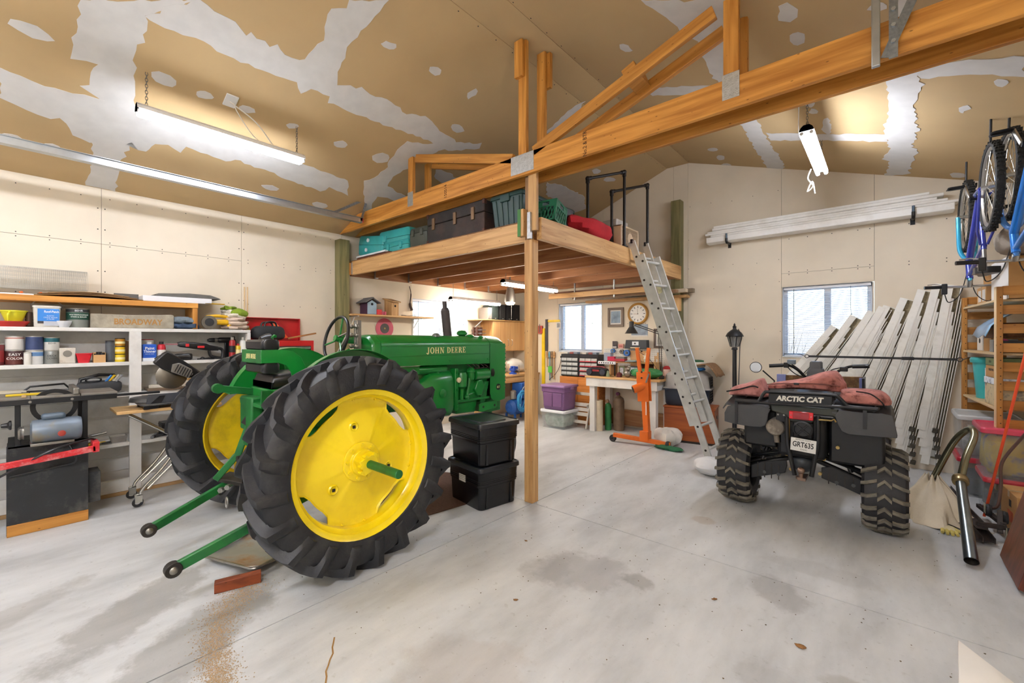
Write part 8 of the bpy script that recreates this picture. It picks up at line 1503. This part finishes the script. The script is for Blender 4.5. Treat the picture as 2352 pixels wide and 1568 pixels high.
# ---- cylinders and roll below the bench
t = thing('paper_roll', 'cream roll of felt standing under the workbench', 'roll', (-3.43, 6.06, 0)); MB().lathe([(.02, .001), (.062, .0), (.062, .48), (.02, .48)], 24, close=True).build('roll', M('cream felt', '#d0c2a6', .9, var=.1, vs=12), t); MB().lathe([(.015, .002), (.02, .002), (.02, .478), (.015, .478)], 16, close=True).build('core', m_kraft, t)
def cylinder(label, x, y, r, h, col, valve, cap):
    t = thing('gas_cylinder', label, 'gas cylinder', (x, y, 0), 0, 'gas cylinders under the workbench'); MB().lathe([(r*.9, 0), (r, .02), (r, h*.80), (r*.85, h*.88), (r*.4, h*.93), (r*.3, h*.94)], 24).build('cylinder_body', M('cylinder '+col, col, .5, .2, var=.25, vs=8), t); MB().cyl((0, 0, h*.93), (0, 0, h*1.02), .016, n=10).build('valve_stem', m_brass, t); MB().lathe([(.02, -.02), (.03, -.015), (.03, .015), (.02, .02)], 10, (0, -.03, h*1.0), 'Y').build('valve_wheel', M('valve '+cap, cap, .5), t)
cylinder('slim green gas cylinder under the workbench', -3.345, 6.2, .052, .46, '#2f7a44', '', '#8a6a4a'); cylinder('large brown gas cylinder with plum valve under the workbench', -3.20, 6.28, .085, .58, '#7a6550', '', '#5a2440')
# ---- orange engine hoist folded upright
eh = thing('engine_hoist', 'folded orange engine hoist standing before the workbench', 'hoist', (-2.50, 5.62, 0)); m_org = M('hoist orange', '#dd6a1a', .4, var=.1, dirt='#8a4415', dirt_amt=.3)
MB().bar((-.40, -.09, .10), (.36, .03, .06), .055, .055).build('base_leg', m_org, eh, bev=.004); MB().bar((-.40, -.02, .10), (-.40, -.16, .10), .05, .05).build('axle_bar', m_org, eh, bev=.003) if 0 else None
MB().bar((.06, .0, .08), (-.0, .0, .98), .075, .075).build('mast', m_org, eh, bev=.004); MB().bx(-.03, .09, -.06, .06, .06, .20).build('mast_socket', m_org, eh, bev=.004)
MB().box((.01, -.045, .80), (.16, .012, .40), (0, R(-3), 0)).build('side_plate', m_org, eh, bev=.004); MB().box((.01, .045, .80), (.16, .012, .40), (0, R(-3), 0)).build('side_plate', m_org, eh, bev=.004)
for x, a in ((-.05, -8), (.07, 6)): MB().box((x, -.03, 1.13), (.045, .035, .40), (0, R(a), 0)).build('boom_arm', m_org, eh, bev=.004)
MB().cyl((-.10, -.10, .76), (.03, .0, .82), .055, n=18).build('boom_tube', m_org, eh, bev=.003); MB().cyl((-.104, -.103, .758), (-.098, -.098, .761), .042, n=16).build('tube_bore', m_dark, eh)
MB().cyl((.06, -.05, .86), (.10, -.05, .98), .012, n=8).build('ram', m_steel, eh); MB().bx(.05, .062, -.041, -.038, .42, .62).build('warning_label', m_wcard, eh)
for x, y in ((-.41, -.09), (.33, .02)): MB().lathe([(.01, -.02), (.045, -.02), (.05, 0), (.045, .02), (.01, .02)], 18, (x, y, .0505), 'X' if x > 0 else 'Y', close=True).build('wheel', m_at, eh)
for z in (.92, 1.0, 1.28): MB().cyl((.0, -.06, z), (.0, -.05, z), .012, n=8).build('bolt', m_dark, eh)
o = blob((0, 0, 0), (.32, .36, .24), 95, .18, 24, 12, .9).build('white_cloth_bag', M('white cotton', '#d9d4cb', .95, bump=.3, bs=40), None); o.location = (-2.24, 5.82, 0); tag(o, 'slumped white cloth sack behind the orange hoist', 'sack')
o = blob((0, 0, 0), (.40, .16, .05), 96, .2, 22, 8, .9).build('green_net', M('dark green netting', '#22613f', .8, bump=.4, bs=90), None); o.location = (-2.14, 5.60, 0); tag(o, 'flattened dark green netting at the hoist foot', 'netting')
# ---- wooden chest, pet carrier, folded linen
wc_ = thing('wooden_chest', 'reddish brown wooden chest under the pet carrier', 'chest', (-2.10, 6.34, 0), R(9)); m_chest = wood('cherry chest', '#8a3f14', '#b05c22', 0, .8, .45, knots=False)
MB().bx(-.33, .33, -.22, .20, .02, .48).build('chest_body', m_chest, wc_, bev=.006); MB().bx(-.34, .34, -.23, .21, .48, .505).build('chest_lid', m_chest, wc_, bev=.004); MB().bx(-.335, .335, -.225, .205, 0, .03).build('plinth', m_dark, wc_)
MB().lathe([(.02, 0), (.03, .008), (.02, .012)], 14, (.33, 0, .36), 'X').build('ring_pull', m_steel, wc_)
pc_ = thing('pet_carrier', 'grey and navy plastic pet carrier on the wooden chest', 'pet carrier', (-2.14, 6.34, .5055), R(9)); m_pcg = M('warm grey plastic', '#a9a6a0', .5); m_pcn = M('navy plastic', '#2b3340', .5)
def rr3(a, b_, z, r_=.06): return [(x, y, z) for x, y in rrect(-a, a, -b_, b_, r_)]
MB().rings([rr3(.27, .17, 0), rr3(.29, .19, .03), rr3(.30, .20, .22), rr3(.315, .215, .225), rr3(.315, .215, .24)]).build('lower_shell', m_pcn, pc_); MB().rings([rr3(.32, .22, .241), rr3(.32, .22, .255), rr3(.30, .20, .26), rr3(.285, .185, .43), rr3(.22, .13, .485), rr3(.1, .05, .49)]).build('upper_shell', m_pcg, pc_)
for i in range(5):
    for j in range(3): MB().box((-.14+.055*i, -.2005+.011*j, .305+.045*j), (.016, .006, .036), (R(-7), 0, 0)).build('vent_slot', m_dark, pc_)
dr_ = MB(); 
for k in range(7): dr_.cyl((.306-.006*0, -.12+.04*k, .06), (.300, -.12+.04*k, .40), .004, n=6)
for k in range(9): dr_.cyl((.306, -.13, .08+.038*k), (.304, .13, .08+.038*k), .004, n=6)
dr_.build('wire_door', m_fr, pc_, smooth=0); MB().bx(.285, .299, -.14, .14, .05, .41).build('door_opening', m_dark, pc_)
lg = 'folded linen on the pet carrier'
for k, (z, dx, dy, h, c_, lb) in enumerate(((0, .36, .26, .045, '#2f78c4', 'blue cloth at the bottom of the linen stack'), (.042, .34, .26, .04, '#b9b5a8', 'cream folded sheet in the linen stack'), (.08, .33, .25, .04, '#cfcbc0', 'white folded sheet in the linen stack'), (.118, .27, .22, .03, '#2f5a3c', 'dark green folded cloth on top of the linen stack'))):
    o = blob((0, 0, 0), (dx, dy, h*1.2), 100+k, .07, 22, 8, .5).build('folded_linen', M('linen '+c_, c_, .95, bump=.2, bs=60), None); o.location = (-2.10+.01*k, 6.34, .998+z); o.rotation_euler = (0, 0, R(9+6*k)); tag(o, lb, 'cloth', lg)
o = MB().grid(lambda u, v: (-.02+.30*u, -.18+.36*v, .01+.03*math.sin(PI*u)-.20*max(0, u-.55)**1.5*2.2+.008*math.sin(9*v)), 12, 10).build('burlap_mat', M('brown burlap', '#8d6b4a', .95, var=.2, vs=40, bump=.4, bs=140), None, solid=.012); o.location = (-1.98, 6.32, 1.06); tag(o, 'brown burlap mat hanging over the pet carrier end', 'mat')
o = blob((0, 0, 0), (.26, .2, .34), 109, .1, 20, 12, .8).build('white_sack', M('white cotton', '#d9d4cb'), None); o.location = (-2.40, 6.46, .998); tag(o, 'white sack standing at the wall behind the ladder', 'sack')
# ---- aluminium extension ladder
ld = thing('extension_ladder', 'aluminium extension ladder leaning on the loft edge', 'ladder', (-1.55, 5.46, 0)); m_lad = M('ladder aluminium', '#cfcfca', .38, .45, var=.12, vs=9); o0 = Vector((-1.55, 5.46, 0))
LF0, LT0, LF1, LT1 = Vector((-1.56, 5.26, 0)), Vector((-2.215, 4.70, 2.60)), Vector((-1.526, 5.656, 0)), Vector((-2.195, 5.10, 2.62))
ax = (LT0-LF0).normalized(); wd = (LF1-LF0).normalized(); nrm = ax.cross(wd).normalized()
if nrm.x < 0: nrm = -nrm
def rail(p, q, name='rail'):
    d = (q-p).normalized(); x = nrm; y = d.cross(x).normalized(); b = MB(); pr = [(-.038, -.012), (.038, -.012), (.038, .012), (.032, .012), (.032, -.006), (-.032, -.006), (-.032, .012), (-.038, .012)]
    b.rings([[tuple(e-o0+x*a_+y*c_) for a_, c_ in pr] for e in (p, q)]); return b.build(name, m_lad, ld, smooth=0)
off = nrm*.035
b0, b1 = LF0+off, LF1+off; tb0, tb1 = LF0.lerp(LT0, .93)+off, LF1.lerp(LT1, .93)+off
rail(b0, tb0, 'base_rail'); rail(b1, tb1, 'base_rail')
f0, f1 = LF0.lerp(LT0, .17)-off+wd*.03, LF1.lerp(LT1, .17)-off-wd*.03; tf0, tf1 = LT0-off+wd*.03, LT1-off-wd*.03
rail(f0, tf0, 'fly_rail'); rail(f1, tf1, 'fly_rail')
n_ = 9
for k in range(n_):
    u = .06+k*.105; MB().cyl(LF0.lerp(LT0, u)+off-o0, LF1.lerp(LT1, u)+off-o0, .016, n=12).build('rung', m_lad, ld)
    for p in (LF0.lerp(LT0, u)+off,): MB().cyl(p-o0-wd*.016, p-o0-wd*.011, .013, n=12).build('rung_end', m_dark, ld)
    if u > .17: v_ = u+.03; MB().cyl(LF0.lerp(LT0, v_)-off+wd*.03-o0, LF1.lerp(LT1, v_)-off-wd*.03-o0, .015, n=12).build('rung', m_lad, ld); p = LF0.lerp(LT0, v_)-off+wd*.03; MB().cyl(p-o0-wd*.016, p-o0-wd*.011, .013, n=12).build('rung_end', m_dark, ld)
for p in (tf0, tf1): MB().box(p-o0, (.03, .03, .05)).build('end_cap', m_blk, ld, bev=.004)
p = LF1.lerp(LT1, .80)-off-wd*.042; MB().box(p-o0, (.05, .004, .16), (0, R(-14), R(0))).build('warning_label', M('label yellow-white', '#c9c7a0', .5, var=.4, vs=30), ld)
o = blob((0, 0, 0), (.34, .34, .18), 111, .08, 24, 10, 1.).build('foot_sack', M('milky plastic bag', '#d8d8d8', .35, var=.06, bump=.2, bs=20), None); o.location = (-1.42, 4.88, 0); tag(o, 'translucent white bag on the floor at the ladder foot', 'bag')
# ---- lamp post
lp = thing('lamp_post', 'black garden lamp post standing beside the window wall', 'lamp', (-1.53, 6.32, 0)); m_lp = M('black cast lamp', '#26272a', .4, .3)
MB().lathe([(.10, 0), (.10, .03), (.04, .06), (.028, .12), (.026, 1.30), (.04, 1.31), (.03, 1.335)], 18).build('post', m_lp, lp); MB().lathe([(.03, 1.335), (.05, 1.35), (.085, 1.48), (.083, 1.482), (.045, 1.36)], 6).build('lantern_glass', M('smoky lantern glass', '#8d8f90', .15, alpha=.45), lp)
for k in range(6): a = 2*PI*k/6; MB().bar((.052*math.cos(a), .052*math.sin(a), 1.345), (.09*math.cos(a), .09*math.sin(a), 1.485), .008, .008).build('lantern_rib', m_lp, lp)
MB().lathe([(.11, 1.48), (.112, 1.49), (.09, 1.53), (.05, 1.565), (.025, 1.58), (.02, 1.60), (.028, 1.61), (.012, 1.63), (.014, 1.64), (.0, 1.665)], 12).build('lantern_roof', m_lp, lp); MB().cyl((0, 0, 1.34), (0, 0, 1.42), .016, n=10).build('bulb', M('clear bulb', '#d8d4c8', .2), lp)
MB().tube(smooth_path([(.05, -.02, 1.58), (.10, -.05, 1.48), (.08, -.06, 1.36), (.07, -.05, 1.1), (.06, -.05, .8)]), .005, n=6).build('cord', m_blk, lp)
# ---- black totes in front of the tractor
m_bt = M('glossy black tote', '#0d0e11', .25, var=.15, vs=4); m_bl = M('black tote lid', '#1d2126', .35, var=.2, vs=9)
def btote(label, cx, cy, z0, rz, h=.37, sx=.29, sy=.21):
    t = thing('storage_tote', label, 'storage bin', (cx, cy, z0), rz, 'black totes by the tractor')
    def rr(s, z, r_=.04): return [(x, y, z) for x, y in rrect(-sx*s, sx*s, -sy*s, sy*s, r_)]
    MB().rings([rr(.85, 0), rr(.87, .006), rr(.90, h*.52), rr(.925, h*.54), rr(.95, h-.04)]).build('tub', m_bt, t)
    for zz in (.58, .62, .66): MB().rings([rr(.935, h*zz), rr(.942, h*zz+.004), rr(.94, h*zz+.008)], cap=False).build('rib', m_bt, t)
    MB().rings([rr(.97, h-.05), rr(1.0, h-.045), rr(1.0, h-.02), rr(.985, h-.008), rr(.95, h-.004), rr(.93, h-.012), rr(.66, h-.012), rr(.64, h-.004), rr(.3, h-.004)]).build('lid', m_bl, t, smooth=25)
    for y in (-.13, .13): MB().bx(sx*.88, sx*.915, y-.01, y+.01, .01, h*.5).build('corner_groove', m_blk, t)
    return t
TR = R(-49)
def tote_at(): pass
t = btote('glossy black lidded tote at the bottom of the pair by the post', -2.76, 2.78, 0, R(-9), sx=.265, sy=.225); MB().bx(-.2915*.9, -.2905*.9, -.06, .03, .20, .265).build('paper_label', m_wcard, t) if 0 else MB().bx(-.05, .05, -.0012, 0, 0, .06).build('paper_label', m_wcard, t, loc=(-.02, -.2105, .2), rot=(0, 0, 0))
btote('glossy black lidded tote stacked on the other black tote', -2.765, 2.79, .367, R(-10), sx=.265, sy=.225)
# ---- floor bits near the tractor
t = thing('drip_pan', 'grey sheet metal pan with rust stain lying behind the rear wheel', 'pan', (-3.18, 1.05, 0), R(20)); MB().grid(lambda u, v: (-.24+.48*u, -.20+.40*v, .02+.035*(abs(2*v-1)**3)+.02*(abs(2*u-1)**4)), 10, 10).build('pan_sheet', M('galvanised pan', '#a9adac', .4, .5, var=.15, dirt='#a8731c', dirt_amt=.9, dirt_s=3.5), t, solid=.006); MB().tube([(x, y, .055) for x, y in rrect(-.24, .24, -.20, .20, .04)], .008, n=6, closed=True).build('rolled_rim', m_steel, t)
o = MB().bar((-2.90, .745, .03), (-2.83, .965, .03), .05, .06).build('wood_block', wood('red cedar block', '#6b2d12', '#9a4a20', 1), None, bev=.003); tag(o, 'reddish wooden block on the floor in front of the sawdust', 'wood block')
q = MB(); rg = random.Random(12); V2 = []
path = [Vector((-2.80, .92, 0)), Vector((-2.66, .72, 0)), Vector((-2.42, .62, 0)), Vector((-2.2, .58, 0)), Vector((-2.06, .545, 0)), Vector((-1.9, .50, 0))]
for i in range(5200):
    u = rg.random()*(len(path)-1); k = int(u); p = path[k].lerp(path[k+1], u-k); s = .10 if u < 1.6 else .07; x, y = p.x+rg.gauss(0, s*.62), p.y+rg.gauss(0, s*.5); r_ = rg.uniform(.0015, .0045); a = rg.uniform(0, 6.3); z = .0015
    q.add([(x+r_*math.cos(a), y+r_*math.sin(a), z), (x+r_*math.cos(a+2.1), y+r_*math.sin(a+2.1), z), (x+r_*math.cos(a+4.2), y+r_*math.sin(a+4.2), z), (x, y, z+r_*.8)], [(0, 1, 3), (1, 2, 3), (2, 0, 3)])
tag(q.build('sawdust', M('tan sawdust', '#b39a78', .95, var=.4, vs=300), None, smooth=0, recalc=False), 'trail of tan sawdust grains on the concrete floor', 'sawdust', kind='stuff')
q = MB()
for i in range(420):
    x, y = rg.uniform(-3, .4), rg.uniform(1.0, 5.0); r_ = rg.uniform(.002, .006); a = rg.uniform(0, 6.3); q.add([(x+r_*math.cos(a), y+r_*math.sin(a), .001), (x+r_*math.cos(a+2.1), y+r_*math.sin(a+2.1), .001), (x+r_*math.cos(a+4.2), y+r_*math.sin(a+4.2), .001), (x, y, r_*.9)], [(0, 1, 3), (1, 2, 3), (2, 0, 3)])
tag(q.build('floor_grit', M('brown grit', '#6b5d4a', .95), None, smooth=0, recalc=False), 'scattered brown grit specks across the floor', 'grit', kind='stuff')
for k, (x, y, r_) in enumerate(((-.30, 2.42, .02), (-.72, 2.55, .012), (-.02, 2.1, .022), (-1.95, 2.4, .010), (-1.55, 1.82, .012), (.12, 2.38, .012))):
    o = blob((0, 0, 0), (r_*2.4, r_*1.4, r_*.5), 120+k, .35, 10, 6, 1.).build('dry_leaf', M('dry leaf', '#8a6238', .9), None); o.location = (x, y, 0); o.rotation_euler = (0, 0, k); tag(o, ['crumpled dry leaf near the bottom right floor joint', 'tiny dry leaf left of the joint in mid floor', 'curled brown leaf lowest at the bottom of the floor', 'small leaf scrap near the grey stain', 'leaf scrap nearest the black totes', 'leaf scrap beside the white carton'][k], 'leaf', 'dry leaves on the floor')
o = MB().prism([(-3.6, 2.1), (-2.85, 2.1), (-2.75, 2.75), (-3.5, 3.1), (-3.9, 2.9)], .0005, .008, 'Z').build('floor_mat', M('brown carpet mat', '#5d4438', .98, var=.2, vs=60, bump=.5, bs=200), None); tag(o, 'brown carpet mat under the tractor belly', 'mat')
